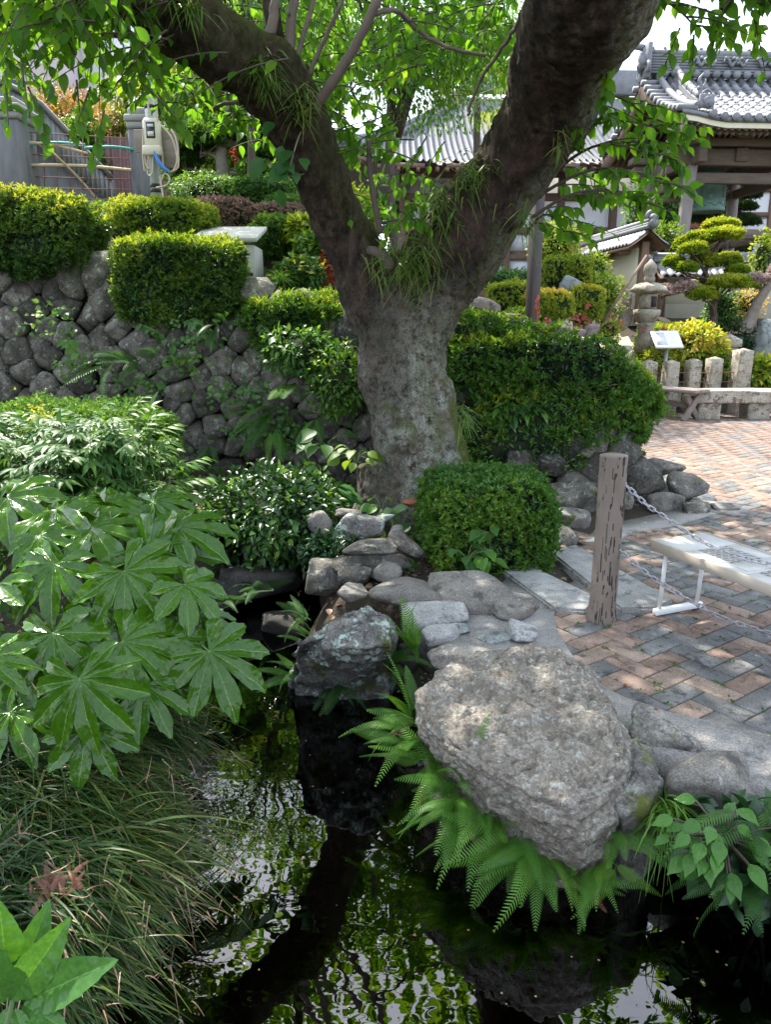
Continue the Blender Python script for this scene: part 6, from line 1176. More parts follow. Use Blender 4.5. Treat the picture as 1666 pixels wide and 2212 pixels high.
# ------------------------------------------------------------------ stone lantern
lc = PY(1393, 735, 13.2); lz = lc[2]; ln = thing('stone_lantern', 'weathered stone lantern with hexagonal roof among the garden rocks', 'lantern', lc); s = 1/ppm(lc)
def LZ(v): return PY(1393, v, 13.2)[2]
def lat(prof, n=24, a0=0): return lathe([(r*s, LZ(v)) for r, v in prof], n, (lc[0], lc[1], 0), a0)
ob('shaft', lat([(19, 760), (17, 735), (15, 720), (17, 705), (22, 697)], 16), M['lantern'], ln, True); ob('platform', lat([(20, 698), (24, 690), (30, 680), (31, 670), (24, 668)], 6, .3), M['lantern'], ln)
fz0, fz1 = LZ(668), LZ(636); fb = [lathe([(21*s, fz0), (21*s, fz1)], 6, (lc[0], lc[1], 0), .3)]; ob('firebox', J(*fb), M['lantern'], ln); ob('window', box((lc[0]+.055, lc[1]-20*s, (fz0+fz1)/2), (.085, .03, .17), .1), M['groove'], ln)
rf = []; d, f = ico(4); q = d*(36*s, 36*s, 17*s); am = np.arctan2(q[:, 1], q[:, 0]); q[:, :2] *= (1 + .10*np.cos(6*am))[:, None]; q[:, 2] = np.where(q[:, 2] < 0, q[:, 2]*.35, q[:, 2]); q = q*(1+.08*fbm(q*14, 3, 2))[:, None]
ob('roof', (q + (lc[0], lc[1], LZ(628)), f), M['lantern'], ln, True); ob('finial', lat([(10, 612), (12, 602), (9, 594), (13, 588), (14, 580), (12, 572), (6, 566), (2, 560)], 14), M['lantern'], ln, True)
# ------------------------------------------------------------------ garden rocks and shrubs beyond the plaza
for i, (u, v, y, w, dm, mm, lb, tl) in enumerate([(1040, 660, 10.8, 88, (1, .6, .4), 'gardenrock', 'long flat pinkish rock just right of the cherry trunk', (.1, .05)), (1085, 640, 11.6, 50, (1, .8, 1), 'wallstone', 'dark upright rock behind the long pinkish rock', (0, .2)), (1130, 615, 13.0, 60, (1, .7, .6), 'wallstone', 'dark rock beside the black post', (0, 0)),
        (1060, 690, 10.2, 60, (1, .7, .5), 'gardenrock', 'low rock half hidden by the hedge top', (0, 0)), (1231, 626, 12.8, 62, (.9, .5, 1.05), 'blueslate', 'tall blue grey standing rock in the garden', (0, .12)), (1208, 548, 14.5, 22, (.7, .6, 1.9), 'lantern', 'slim pointed pale rock behind the clipped garden bush', (0, .05)),
        (1105, 690, 9.9, 40, (1, .8, .6), 'gardenrock', 'small pink rock in front of the yellow mounds', (0, 0)), (1219, 712, 11.6, 38, (1, .8, 1.1), 'gardenrock', 'grey brown rock left of the flat garden step', (0, .1)), (1249, 718, 12.2, 30, (1, .8, .7), 'gardenrock', 'small brown rock behind the flat garden step', (0, 0)), (1279, 713, 12.2, 34, (1, .8, .8), 'gardenrock', 'dark brown rock beside the pink azaleas', (0, 0)),
        (1264, 736, 11.6, 52, (1, .7, .22), 'gardenrock', 'flat garden step stone', (0, 0)), (1350, 690, 13.4, 42, (.8, .7, 1.3), 'gardenrock', 'tall brown rock leaning beside the lantern', (0, .3)), (1353, 650, 13.6, 34, (.8, .7, 1.5), 'gardenrock', 'red brown hooded rock standing left of the lantern', (0, 0)), (1325, 640, 14.2, 40, (1, .7, .6), 'gardenrock', 'pale rock behind the prop pole', (0, 0)),
        (1300, 765, 12.4, 60, (1, .7, .3), 'lantern', 'pale flat rock by the fence posts', (0, 0)), (1345, 755, 12.7, 50, (1, .7, .35), 'lantern', 'pale low rock below the lantern', (0, 0)), (705, 620, 9.0, 90, (1, .7, .4), 'gardenrock', 'pale flat rocks left of the cherry trunk', (0, .1)), (1245, 660, 12.8, 30, (1, .7, .7), 'wallstone', 'dark rock under the standing blue grey rock', (0, 0)), (1600, 700, 14.5, 60, (1, .8, .6), 'wallstone', 'dark rock at the root of the leaning bare tree', (0, 0)), (1655, 740, 13.8, 70, (.8, .6, 1.5), 'blueslate', 'pale blue rock at the right edge behind the fence', (0, 0))]):
    c = PY(u, v, y); s = w/ppm(c); V, f = rock(np.array(dm)*s, 300+i, 4, 11, 12, .06, fine=.01); Rr = np.array(Matrix.Rotation(tl[0], 3, 'X'))@np.array(Matrix.Rotation(tl[1], 3, 'Y')); o = ob('garden_rock', (V@Rr.T, f), M[mm], smooth=True, label=lb, cat='rock', group='garden rocks'); o.location = c
def B(u, v, y, wu, hv, n, mt, lb, L=.05, kind='bush', name='garden_bush', group=None, **k):
    c = PY(u, v, y); s = 1/ppm(c); r = np.array((wu*s, wu*s*.75, hv*s)); base = min(max(gz(c), c[2]-r[2]*2.2), c[2]-r[2]*.6)
    if kind == 'clip': return hedge(name, lb, 'bush', c, r, n, M[mt], L, 4, k.pop('box_', .3), 0, int(u) % 90, .12, group, base=base, stems=6, depth=.06, **k)
    return bush(name, lb, 'bush', c, r, n, M[mt], L, s=int(u+v) % 90, base=base, group=group, **k)
B(1180, 662, 10.8, 50, 28, 4200, 'yellowgreen', 'round yellow green azalea mound right of the black post', .04, 'clip', top=M['gold'])
B(1100, 648, 11.0, 45, 30, 3200, 'yellowgreen', 'yellow green azalea mound left of the black post', .04, 'clip', top=M['yellowgreen'])
B(1120, 690, 10.2, 40, 22, 1500, 'azalea_bright', 'low bright shrub in front of the left yellow mound', .05)
B(1222, 592, 13.2, 50, 32, 3600, 'yellowgreen', 'clipped flat topped azalea above the standing rock', .045, 'clip', box_=.7, top=M['azalea_bright'], cut=None)
B(1265, 655, 12.6, 34, 32, 1800, 'yellowgreen', 'small yellow green azalea right of the standing rock', .045, 'clip', top=M['gold'])
B(1300, 640, 13.2, 50, 50, 2200, 'azalea_bright', 'loose bright green shrub behind the prop pole', .07, m2=M['yellowgreen'])
B(1250, 700, 12.4, 22, 20, 700, 'azalea_bright', 'small azalea with pink flowers by the garden step', .05, flowers=40)
B(1318, 712, 12.7, 28, 26, 1300, 'yellowgreen', 'small round azalea with a few pink blooms left of the lantern', .04, flowers=14)
B(1440, 742, 13.7, 60, 36, 3800, 'azalea_bright', 'broad azalea with pink blooms behind the information board', .05, 'clip', top=M['yellowgreen'])
B(1425, 778, 12.9, 34, 30, 1500, 'yellowgreen', 'yellowish shrub low behind the information board', .06)
B(1505, 748, 13.1, 62, 46, 2600, 'yellowgreen', 'golden nandina bush behind the fence posts', .10, m2=M['gold'], f2=.35)
B(1545, 790, 12.9, 40, 34, 1400, 'azalea_bright', 'green undergrowth behind the fence posts', .08)
B(1640, 812, 13.2, 44, 34, 1500, 'azalea_bright', 'fresh broad leaved clump at the right edge behind the stone bench', .14, m2=M['yellowgreen'])
B(1560, 672, 14.4, 40, 50, 1800, 'mid', 'dark green shrub round the root of the shaped pine', .07)
B(1600, 745, 14.0, 40, 40, 1500, 'dark', 'dark shrub behind the capped gate post', .07)
B(1200, 530, 14.6, 55, 50, 2200, 'yellowgreen', 'tall yellow green shrub in front of the hall windows', .09, m2=M['azalea_bright'])
B(1290, 585, 15.0, 30, 40, 900, 'azalea_bright', 'light airy shrub before the plaster wall', .07)
B(1100, 610, 12.6, 60, 26, 2200, 'mid', 'low dark ground shrub between the trunk and the black post', .07)
B(1430, 525, 17.6, 48, 40, 1800, 'azalea_bright', 'pale green shrub between the two plaster walls', .09)
B(1410, 455, 24.5, 62, 64, 2600, 'mid', 'round green tree behind the left pillars of the bell tower', .16, name='round_tree', m2=M['azalea_bright'])
B(1650, 560, 15.6, 26, 60, 700, 'azalea_bright', 'leafy branch at the right edge before the plaster wall', .09)
B(1620, 655, 14.4, 36, 30, 600, 'gold', 'thin golden shrub before the right plaster wall', .06)
for u, v, y in [(1255, 707, 11.9), (1240, 712, 11.9), (1185, 693, 10.4), (1270, 660, 12.2), (1393, 712, 13.0), (1432, 706, 13.0)]:
    g, r = shoots(PY(u, v, y)+rng.normal(size=(6, 3))*.022, rvec(6), M['pink'], .032, 5, .8, 1.1); ob('azalea_flowers', g, M['pink'], None, False, {'rnd': r}, label={(1255): 'cluster of pink azalea flowers by the dark brown rock', 1240: 'cluster of pink azalea flowers above the flat garden step', 1185: 'pink bloom at the foot of the mound right of the black post', 1270: 'pink bloom on the small yellow azalea', 1393: 'pink bloom at the left shoulder of the broad azalea', 1432: 'pink bloom just above the information board'}[u], cat='flowers')
# black post with a rust red patch, prop pole
c = PY(1149, 702, 9.4); bp = thing('dark_post', 'dark brown timber post with a flaking red strip behind the hedge', 'post', (c[0], c[1], gz(c))); ct = PY(1160, 400, 9.4); ob('shaft', box((c[0], c[1], (gz(c)-.2+ct[2])/2), (.125, .125, ct[2]-gz(c)+.2), .5, .006), M['darkpost'], bp)
R5 = rz(.5); fc = np.array((c[0], c[1], 0)) + R5@np.array((.02, -.0635, 0)); z0, z1 = PY(1149, 695, 9.4)[2], PY(1149, 640, 9.4)[2]; st = []
for k in range(26): st.append(box(fc + R5@np.array((rng.normal()*.014, -.001, 0)) + (0, 0, rng.uniform(z0, z1)), (rng.uniform(.008, .02), .003, rng.uniform(.02, .07)), .5))
ob('flaking_paint', J(*st), M['rust'], bp)
ob('prop_pole', tube(np.array([PY(1302, 697, 12.6), PY(1398, 552, 12.9)]), .022, 8), M['brownwood'], None, True, label='slanting brown prop pole left of the stone lantern', cat='pole')
# shaped trees with flat leaf pads
def niwaki(name, label, pads, trunk, mat, top=None, y=14.0, L=.04, dens=1.0, branch_r=.05, bark='twig', bare=(), cat='tree', limbs=True, T=DIA, wid=.36, flat=True):
    Ct = spline(np.array([PY(u, v, yy) for u, v, yy in trunk]), 30); root = thing(name, label, cat, Ct[0]); ob('trunk', tube(Ct, np.linspace(branch_r*1.5, branch_r*.5, 30), 9), M[bark], root, True)
    for i, (u, v, wu, hv, dy) in enumerate(pads):
        c = PY(u, v, y+dy); s = 1/ppm(c); r = np.array((wu*s, wu*s*.8, hv*s)); n = int(dens*(260 + 4200*r[0]*r[0]*9)); n = min(n, 2600); D = rvec(n); D[:, 2] = np.where(D[:, 2] < -.25, -D[:, 2], D[:, 2])
        S = blob(D, (0, 0, 0), np.ones(3), i+3, .22)*(.75+.3*rng.random((n, 1))); S[:, 2] = np.where(S[:, 2] < 0, S[:, 2]*.5, S[:, 2]); P = c + S*r; m_ = M['pinktwig'] if i in bare else (M[mat] if top is None or rng.random() < .0 else M[mat])
        g, rr = shoots(P, D*.5 + (0, 0, .7), m_, L*(.8 if i in bare else 1), 4, wid, .8, T); ob('pad', g, m_, root, False, {'rnd': rr}, kind='stuff')
        if top is not None and i not in bare:
            k = D[:, 2] > .35; g, rr = shoots(P[k] + (0, 0, .02), (0, 0, 1.)+D[k]*.3, M[top], L, 4, wid, .8, T); ob('pad_tips', g, M[top], root, False, {'rnd': rr}, kind='stuff')
        k = np.argmin(np.linalg.norm(Ct-(c-(0, 0, .1)), axis=1)); k = max(0, k-3); b = [tube(spline(np.array([Ct[k], (Ct[k]+c)/2 + rng.normal(size=3)*.06 - (0, 0, .06), c - (0, 0, r[2]*.4)]), 10), np.linspace(branch_r*.5, .012, 10), 6)]
        for q in range(5): e = c + (rng.normal(size=3)*.45*r)*(1, 1, .2); b.append(tube(np.array([c-(0, 0, r[2]*.7), e]), .007, 4))
        ob('branch', J(*b), M[bark], root, True)
    return root
niwaki('shaped_pine', 'cloud pruned tree with yellow green pads in front of the plaster wall', [(1561, 493, 34, 14, .0), (1566, 512, 34, 15, -.3), (1514, 521, 28, 15, .0), (1482, 531, 22, 14, .1), (1499, 544, 27, 14, -.2), (1456, 572, 22, 13, .0), (1484, 584, 22, 13, -.2), (1526, 570, 28, 15, .0), (1566, 567, 34, 13, .1), (1593, 588, 22, 9, -.1), (1578, 617, 44, 17, -.3), (1519, 641, 27, 15, -.4), (1526, 614, 18, 11, .2), (1433, 634, 25, 17, -.1), (1484, 628, 28, 18, -.2)],
       [(1545, 715, 14.2), (1542, 670, 14.2), (1548, 630, 14.2), (1525, 590, 14.2), (1540, 560, 14.2), (1560, 515, 14.2)], 'azalea_bright', 'yellowgreen', 14.2, .075, .5, .05, 'twig', bare=(13, 14))
niwaki('bare_tree', 'leaning pale barked tree with bare reddish twig pads at the right edge', [(1642, 612, 26, 18, 0), (1690, 590, 26, 18, 0)], [(1612, 720, 14.0), (1622, 690, 14.0), (1640, 650, 13.9), (1668, 610, 13.8), (1700, 580, 13.8)], 'pinktwig', None, 13.9, .06, 1.0, .09, 'palebark', bare=(0, 1))
niwaki('pine_tree', 'dark needled pine seen under the bronze bell', [(1602, 450, 30, 12, 0), (1608, 424, 34, 12, .2), (1595, 482, 40, 16, 0), (1514, 474, 44, 17, 0), (1587, 540, 32, 16, 0), (1560, 470, 30, 14, .3), (1640, 400, 30, 12, .3)], [(1570, 590, 23.5), (1575, 520, 23.5), (1590, 470, 23.5), (1602, 415, 23.5)], 'pine', None, 23.5, .12, .9, .09, 'twig', wid=.07)
# ------------------------------------------------------------------ plaster walls with tiled copings
def tile_wall(name, label, p, q, z0, z1, over=.42, rise=.30, gable=None, n_cov=None):
    p = np.array(p, float); q = np.array(q, float); d = unit(np.r_[q-p, 0]); e = np.array((-d[1], d[0], 0)); Lw = np.linalg.norm(q-p); root = thing(name, label, 'wall', (*((p+q)/2), z0)); A = np.r_[p, 0]
    def at(s, o, z): return A + d*s + e*o + np.array((0, 0, z))
    ob('plaster', beam(at(0, 0, (z0+.35+z1)/2), at(Lw, 0, (z0+.35+z1)/2), .24, z1-z0-.35), M['plaster'], root); ob('footing', beam(at(-.02, 0, z0+.1), at(Lw+.02, 0, z0+.1), .30, .56, .01), M['plasterfoot'], root)
    for s in (-.08, Lw+.08): ob('post', beam(at(s, 0, z0-.1), at(s, 0, z1+.1), .15, .15, .01, up=e), M['brownwood'], root)
    for k in np.arange(.3, Lw, .9): ob('bracket', beam(at(k, -.36, z1-.06), at(k, .36, z1-.06), .10, .07, .005), M['brownwood'], root)
    for sg in (-1, 1):
        V, fs = grid(np.array([[at(s, sg*over*t, z1 + rise*(1-t)**1.15 + .02 - .05*0) for t in np.linspace(0, 1, 7)] for s in (-.32, Lw+.32)])); V2 = V - (0, 0, .04)
        ob('eave_board', J((V2-(0, 0, .02), fs), (V2, [fs[0][:, ::-1]])), M['brownwood'], root)
        nC = int((Lw+.6)/.16); ts = np.linspace(0, 1, 5); me = None
        for i in range(nC):
            s0 = -.26 + (Lw+.52)*(i+.5)/nC
            for k in range(2):
                t0, t1 = (k)/2, (k+1)/2; P = np.array([at(s0, sg*over*(t0+(t1-t0)*w), z1+rise*(1-(t0+(t1-t0)*w))**1.15 + .035 + .012*w) for w in (0, .5, 1)]); 
                sl = (P[-1]-P[0]); wv = np.linspace(-1, 1, 7); R0 = np.array([[P[a] + d*(w*.085) + np.array((0, 0, .028*math.cos(w*PI*.9+ .5))) for w in wv] for a in range(3)]); V, fs = grid(R0); G = (V, fs if sg > 0 else [fs[0][:, ::-1]])
                Lo = V.copy(); Lo[:, 2] -= .022; V3 = np.concatenate([V, Lo]); eq = np.array([(14+i_, 15+i_, 36+i_, 35+i_) for i_ in range(6)]); ob('roof_tile', (V3, [fs[0], fs[0][:, ::-1]+21, eq]), M['tile'], root, True)
    ob('ridge', J(beam(at(-.34, 0, z1+rise+.05), at(Lw+.34, 0, z1+rise+.05), .20, .07, .01), beam(at(-.34, 0, z1+rise+.105), at(Lw+.34, 0, z1+rise+.105), .15, .05, .01), tube(np.array([at(-.36, 0, z1+rise+.15), at(Lw+.36, 0, z1+rise+.15)]), .065, 12)), M['tile'], root)
    for s in ([-.36] if gable == 0 else [Lw+.36] if gable == 1 else [-.36, Lw+.36]):
        sd = -1 if s < 0 else 1; c = at(s, 0, z1+rise+.1); ob('end_tile', J(tube(np.array([c, c+d*.10*sd]), .085, 16), tube(np.array([c + (0, 0, .12) - d*.05*sd + e*.1*math.cos(a) *1 + np.array((0, 0, .09*math.sin(a)+.02)) for a in np.linspace(-.5, PI+.6, 14)]), .034, 8), (ico(2)[0]*.085 + c + (0, 0, .1), ico(2)[1])), M['tile'], root, True)
    return root
a_ = PY(1385, 590, 15.4); b_ = PY(1262, 590, 18.6); z0 = 1.55; tile_wall('plaster_wall', 'cream plaster garden wall with tiled coping receding behind the stone lantern', a_[:2], b_[:2], z0, PY(1395, 535, 15.4)[2], gable=0)
a_ = PY(1436, 640, 16.6); zt = PY(1500, 600, 16.4)[2]; tile_wall('plaster_wall', 'cream plaster garden wall with tiled coping behind the shaped pine', a_[:2], (a_[0]+4.6, a_[1]+.35), PY(1500, 686, 16.5)[2]-.1, zt, over=.46, gable=0)
# ------------------------------------------------------------------ bell tower
TH = math.radians(4); Rt = rz(TH); f0 = PY(1487, 430, 19.0); tc = np.array((f0[0], f0[1], 0)) + Rt@np.array((1.15, 1.15, 0)); TZ = 1.6
def TL(x, y, z): return tc + Rt@np.array((x, y, 0)) + np.array((0, 0, z))
def zv(v, y): return PY(1500, v, y)[2]
bt = thing('bell_tower', 'open timber bell tower with a curved grey tiled roof', 'tower', TL(0, 0, TZ))
ZB1, ZB2, ZB3 = zv(340, 19.0), zv(385, 19.0), zv(505, 18.9); ZE = zv(258, 17.9); 
for sx in (-1, 1):
    for sy in (-1, 1): ob('pillar', tube(np.array([TL(sx*(1.15+.06*(ZB2-z)), sy*(1.15+.06*(ZB2-z)), z) for z in np.linspace(TZ-.3, ZB1+.25, 8)]), .145, 18), M['pillarwood'], bt, True)
for z, w, h, ex in [(ZB1, .22, .36, .55), (ZB2, .16, .24, .0), (ZB3, .14, .22, .0)]:
    for s in (-1, 1):
        k = 1.15+.06*(ZB2-z); ob('beam', beam(TL(-k-ex, s*k, z), TL(k+ex, s*k, z), w, h, .02), M['beamwood'], bt); ob('beam', beam(TL(s*k, -k-ex, z-.01), TL(s*k, k+ex, z-.01), w-.01, h-.02, .02), M['beamwood'], bt)
ob('bell_beam', beam(TL(0, -1.3, ZB1+.05), TL(0, 1.3, ZB1+.05), .3, .3, .02), M['beamwood'], bt); ob('wall_plate', J(*[beam(TL(-1.75, s*1.15, ZB1+.32), TL(1.75, s*1.15, ZB1+.32), .34, .16, .02) for s in (-1, 1)], *[beam(TL(s*1.15, -1.7, ZB1+.321), TL(s*1.15, 1.7, ZB1+.321), .3, .15, .02) for s in (-1, 1)]), M['greywood'], bt)
for s in (-1, 1):
    for x in (-1.15, 0, 1.15): ob('bracket', J(box(TL(x, s*1.15, ZB1+.46), (.34, .34, .14), TH, .02), beam(TL(x-.38, s*1.15, ZB1+.58), TL(x+.38, s*1.15, ZB1+.58), .14, .13, .03), beam(TL(x, s*.8, ZB1+.575), TL(x, s*1.6, ZB1+.575), .14, .12, .03)), M['brownwood'], bt)
HW, EV, RH = 2.05, 2.45, 1.42       # half length of the ridge, eave distance, rise
def rprof(t): return ZE + RH*(.50*t + .50*t*t)       # t: 0 eave, 1 ridge
def lift(x): return .16*sstep(1.0, HW, abs(x))
def RP(x, t, sg, dz=0): return TL(x, sg*EV*(1-t), rprof(t) + lift(x)*(1-t)**2 + dz)
for sg in (-1, 1):
    xs = np.linspace(-HW, HW, 13); tt = np.linspace(0, 1, 14); up_ = np.array([[RP(x, t, sg, .0) for t in tt] for x in xs]); lo = np.array([[RP(x, t, sg, -.10) for t in tt] for x in xs]); V1, f1 = grid(up_); V2, f2 = grid(lo); n1 = len(V1)
    e = [(i*14, (i+1)*14) for i in range(12)]; edge = np.array([(a, b, b+n1, a+n1) for a, b in e]); g = (np.concatenate([V1, V2]), [f1[0] if sg < 0 else f1[0][:, ::-1], (f2[0][:, ::-1] if sg < 0 else f2[0])+n1, edge]); ob('roof_deck', g, M['tile'], bt)
    Cs = [RP(x, 0, sg, -.16) - Rt@np.array((0, sg*.02, 0)) for x in np.linspace(-HW-.02, HW+.02, 13)]; V, fs = grid(np.array([[c + (0, 0, z) for z in (-.045, .07)] for c in Cs])); ob('eave_trim', J((V, fs), (V + Rt@np.array((0, -sg*.05, 0)), [fs[0][:, ::-1]])), M['creamtrim'], bt)
    for i, x in enumerate(np.arange(-HW+.1, HW, .155)):
        for dz, t1, L0 in ((-.24, .62, .0), (-.36, .55, .10)): ob('rafter', beam(RP(x, .02+L0, sg, dz+.02), RP(x, t1, sg, dz), .065, .085), M['greywood'], bt)
tubeT = []; a9 = np.linspace(0, PI, 9)
def cover(P, r0=.079, r1=.076):
    P = np.asarray(P); t = unit(P[-1]-P[0]); sd = unit(np.cross(t, (0, 0, 1.))); nn = np.cross(sd, t); R = np.array([[p + sd*math.cos(a)*r + nn*math.sin(a)*r for a in a9] for p, r in zip(P, np.linspace(r0, r1, len(P)))]); V, fs = grid(R); n0 = len(V)
    cp = [np.array([list(range(9))]), np.array([list(range(len(V)-9, len(V)))[::-1]])]; return V, fs+cp
xs = np.arange(-HW+.16, HW-.05, .255)
for sg in (-1, 1):
    for x in xs:
        if x < -HW+.55: continue
        for k in range(9):
            t0, t1 = k/9, min((k+1.12)/9, 1); 
            if sg < 0: ob('roof_tile', cover([RP(x, t, sg, .01 + .005*(1-w)) for t, w in zip(np.linspace(t0, t1, 3), (0, .5, 1))]), M['tile'], bt, True)
        if sg < 0:
            c = RP(x, -.012, sg, .012); ob('eave_disc', tube(np.array([c, c + Rt@np.array((0, sg*.035, 0))]), .086, 16), M['tile'], bt, True)
    # flat pans between the covers
    if sg < 0:
        pans = []
        for x in (xs[:-1]+xs[1:])/2:
            for k in range(16):
                P = np.array([RP(x, t, sg, dz) for t, dz in ((k/16, .035), ((k+1)/16, .004))]); ex = Rt@np.array((.105, 0, 0)); R0 = np.array([[p + ex*w + (0, 0, .03*w*w) for w in (-1, 0, 1)] for p in P]); V, fs = grid(R0); Lo = V[:3] - (0, 0, .03); pans.append((np.concatenate([V, Lo]), [fs[0], np.array([(0, 1, 7, 6), (1, 2, 8, 7)])]))
        ob('pan_tiles', J(*pans), M['tile'], bt, kind='stuff')
# verge tiles, descending ridge, main ridge
for sx in (-1, 1):
    for sg in (-1, 1):
        for k in range(11):
            t = (k+.3)/11.5; c = RP(sx*(HW-.34), t, sg, .045); e = RP(sx*(HW+.10), t, sg, .03); ob('verge_tile', tube(np.array([c, e]), .074, 12), M['tile'], bt, True)
        P = np.array([RP(sx*(HW-.36), t, sg, .12) for t in np.linspace(.0, 1, 14)]); ob('verge_ridge', tube(P, .085, 10), M['tile'], bt, True)
        P = np.array([RP(sx*(HW-.78), t, sg, .0) for t in np.linspace(.26, 1, 14)]); ob('descending_ridge', J(*[tube(P + (0, 0, .06+.06*q), .12-.012*q, 8) for q in range(3)], tube(P + (0, 0, .29), .085, 12)), M['tile'], bt, True)
        for k in range(7): c = P[2*k] + (0, 0, .29); ob('band', tube(np.array([c, c + (P[2*k+1 if 2*k+1 < 14 else 13]-P[2*k])*.25]), .094, 12), M['tile'], bt, True)
        c = RP(sx*(HW-.78), .24, sg, .2); q = Rt@np.array((0, sg*.02, 0)); ob('demon_tile', J(box(c - (0, 0, .03) + q, (.34, .07, .40), TH, .03), (ico(3)[0]*(.12, .07, .13)*(1+.3*fbm(ico(3)[0]*4, 2, 3))[:, None] + c + q*3, ico(3)[1]), tube(np.array([c + (0, 0, .16) + (.1*math.cos(a), 0, .1*math.sin(a)) for a in np.linspace(0, 4.5, 12)]), .025, 6)), M['tile'], bt, True)
        c = RP(sx*(HW-.72), .34, sg, .42); ob('finial_figure', J(tube(spline(np.array([c-(0, 0, .15), c + (.02, 0, .05), c + (-.03, 0, .2), c + (.06, 0, .32)]), 12), np.linspace(.07, .02, 12), 8), tube(spline(np.array([c, c + (.09, 0, .08), c + (.12, 0, .2)]), 8), np.linspace(.04, .012, 8), 6), (ico(2)[0]*.065 + c + (0, 0, .02), ico(2)[1])), M['tile'], bt, True)
        Bp = np.array([RP(sx*(HW+.0), t, sg, -.12) for t in np.linspace(-.02, 1, 16)]); V, fs = grid(np.array([[p + (0, 0, z) for z in (-.34-.1*(1-i/15), 0)] for i, p in enumerate(Bp)])); V2 = V - Rt@np.array((sx*.07, 0, 0)); n1 = len(V); ob('bargeboard', (np.concatenate([V, V2]), [fs[0], fs[0][:, ::-1]+n1, np.array([(2*i, 2*i+2, 2*i+2+n1, 2*i+n1) for i in range(15)]), np.array([(0, 1, 1+n1, n1)])]), M['brownwood'], bt)
RZ = rprof(1)
ob('ridge', J(*[beam(TL(-HW+.12, 0, RZ+.10+.062*k), TL(HW-.12, 0, RZ+.10+.062*k), .34-.02*k, .05, .006) for k in range(7)]), M['tile'], bt); ob('ridge_cap', tube(np.array([TL(-HW+.08, 0, RZ+.56), TL(HW-.08, 0, RZ+.56)]), .085, 12), M['tile'], bt, True)
for x in np.arange(-HW+.45, HW-.3, .255):
    c = TL(x, -.20, RZ+.06); ob('ridge_disc', tube(np.array([c, c + Rt@np.array((0, -.10, -.02))]), .086, 16), M['tile'], bt, True)
for x in np.arange(-HW+.2, HW, .3): ob('cap_knob', box(TL(x, 0, RZ+.655), (.08, .1, .05), TH, .012), M['tile'], bt)
for x0 in (-.95, -.15, .65, 1.3):       # coiled relief along the ridge
    P = [TL(x0 + .62*w, -.19 - .02*math.sin(w*9), RZ+.33 + .075*math.sin(w*14+x0)) for w in np.linspace(0, 1, 30)]; ob('relief', J(tube(np.array(P), .032*np.sin(np.linspace(.25, 2.9, 30))+.012, 7), *[(ico(1)[0]*.05 + TL(x0+.62*w, -.20, RZ+.36+.06*math.sin(w*20)), ico(1)[1]) for w in np.linspace(.1, .9, 6)]), M['tile'], bt, True)
for sx in (-1, 1): c = TL(sx*(HW-.05), 0, RZ+.35); ob('demon_tile', J(box(c - (0, 0, .02), (.12, .56, .78), TH, .05), (ico(3)[0]*(.12, .24, .26)*(1+.35*fbm(ico(3)[0]*4, 2, 6))[:, None] + c + (sx*.04, 0, .02), ico(3)[1]), *[tube(np.array([c + (sx*.02, s*.3 + .1*math.cos(a)*s, -.2+.12*math.sin(a)) for a in np.linspace(-1, 4, 12)]), .045, 7) for s in (-1, 1)], tube(np.array([c + (0, 0, .3), c + (sx*.26, 0, .34)]), .075, 12)), M['tile'], bt, True)
ob('gable_panel', (np.array([TL(-HW+.35, -1.5, ZE+.45), TL(-HW+.35, 1.5, ZE+.45), TL(-HW+.35, 0, RZ-.1), TL(-HW+.40, -1.5, ZE+.45), TL(-HW+.40, 1.5, ZE+.45), TL(-HW+.40, 0, RZ-.1)]), [np.array([(0, 1, 2), (3, 5, 4)]), np.array([(0, 3, 4, 1), (1, 4, 5, 2), (2, 5, 3, 0)])]), M['brownwood'], bt)
P8 = [TL(sx*1.7, sy*1.7, TZ-.25) for sx, sy in ((-1, -1), (1, -1), (1, 1), (-1, 1))]; ob('stone_base', prism(P8, .6, TZ), M['concrete'], bt)
# bell and striker
bc = PY(1534, 430, 20.1); bc = np.array((bc[0], bc[1], zv(457, 20.0))); bell = thing('bronze_bell', 'green bronze temple bell hanging in the tower', 'bell', bc); HB = 1.12; rb = .375
prof = [(.30, .03), (rb*.97, 0), (rb*1.03, .0), (rb*1.03, .07), (rb, .09), (rb*.985, .26), (rb*1.0, .265), (rb*1.0, .29), (rb*.98, .295), (rb*.96, .62), (rb*.975, .625), (rb*.975, .65), (rb*.95, .655), (rb*.90, .88), (rb*.82, 1.0), (rb*.6, 1.08), (rb*.25, 1.12), (.02, 1.125)]
ob('body', lathe(prof, 40, bc), M['bronze'], bell, True)
for k in range(4):
    a = -.95+k*PI/2
    for da in (-.07, 0, .07): ob('band', tube(np.array([bc + (r*math.cos(a+da), r*math.sin(a+da), z) for r, z in ((rb*.99, .30), (rb*.97, .62), (rb*.955, .70), (rb*.91, .88))]), .008, 6), M['bronze'], bell, True)
for i in range(3):
    for k in range(24): a = k*PI/12+.06; ob('boss', (ico(1)[0]*.017 + bc + (rb*.945*math.cos(a), rb*.945*math.sin(a), .70+.065*i), ico(1)[1]), M['bronze'], bell, True) if k % 6 < 5 and math.sin(a) < .3 else None
a = -1.9; ob('strike_seat', tube(np.array([bc + (rb*.985*math.cos(a), rb*.985*math.sin(a), .33), bc + (rb*1.04*math.cos(a), rb*1.04*math.sin(a), .33)]), .075, 16), M['bronze'], bell, True)
ob('relief_frieze', J(*[(ico(1)[0]*.022 + bc + (rb*1.0*math.cos(a), rb*1.0*math.sin(a), .15+.03*math.sin(a*9)), ico(1)[1]) for a in np.linspace(-3.1, .1, 26)]), M['bronze'], bell, True)
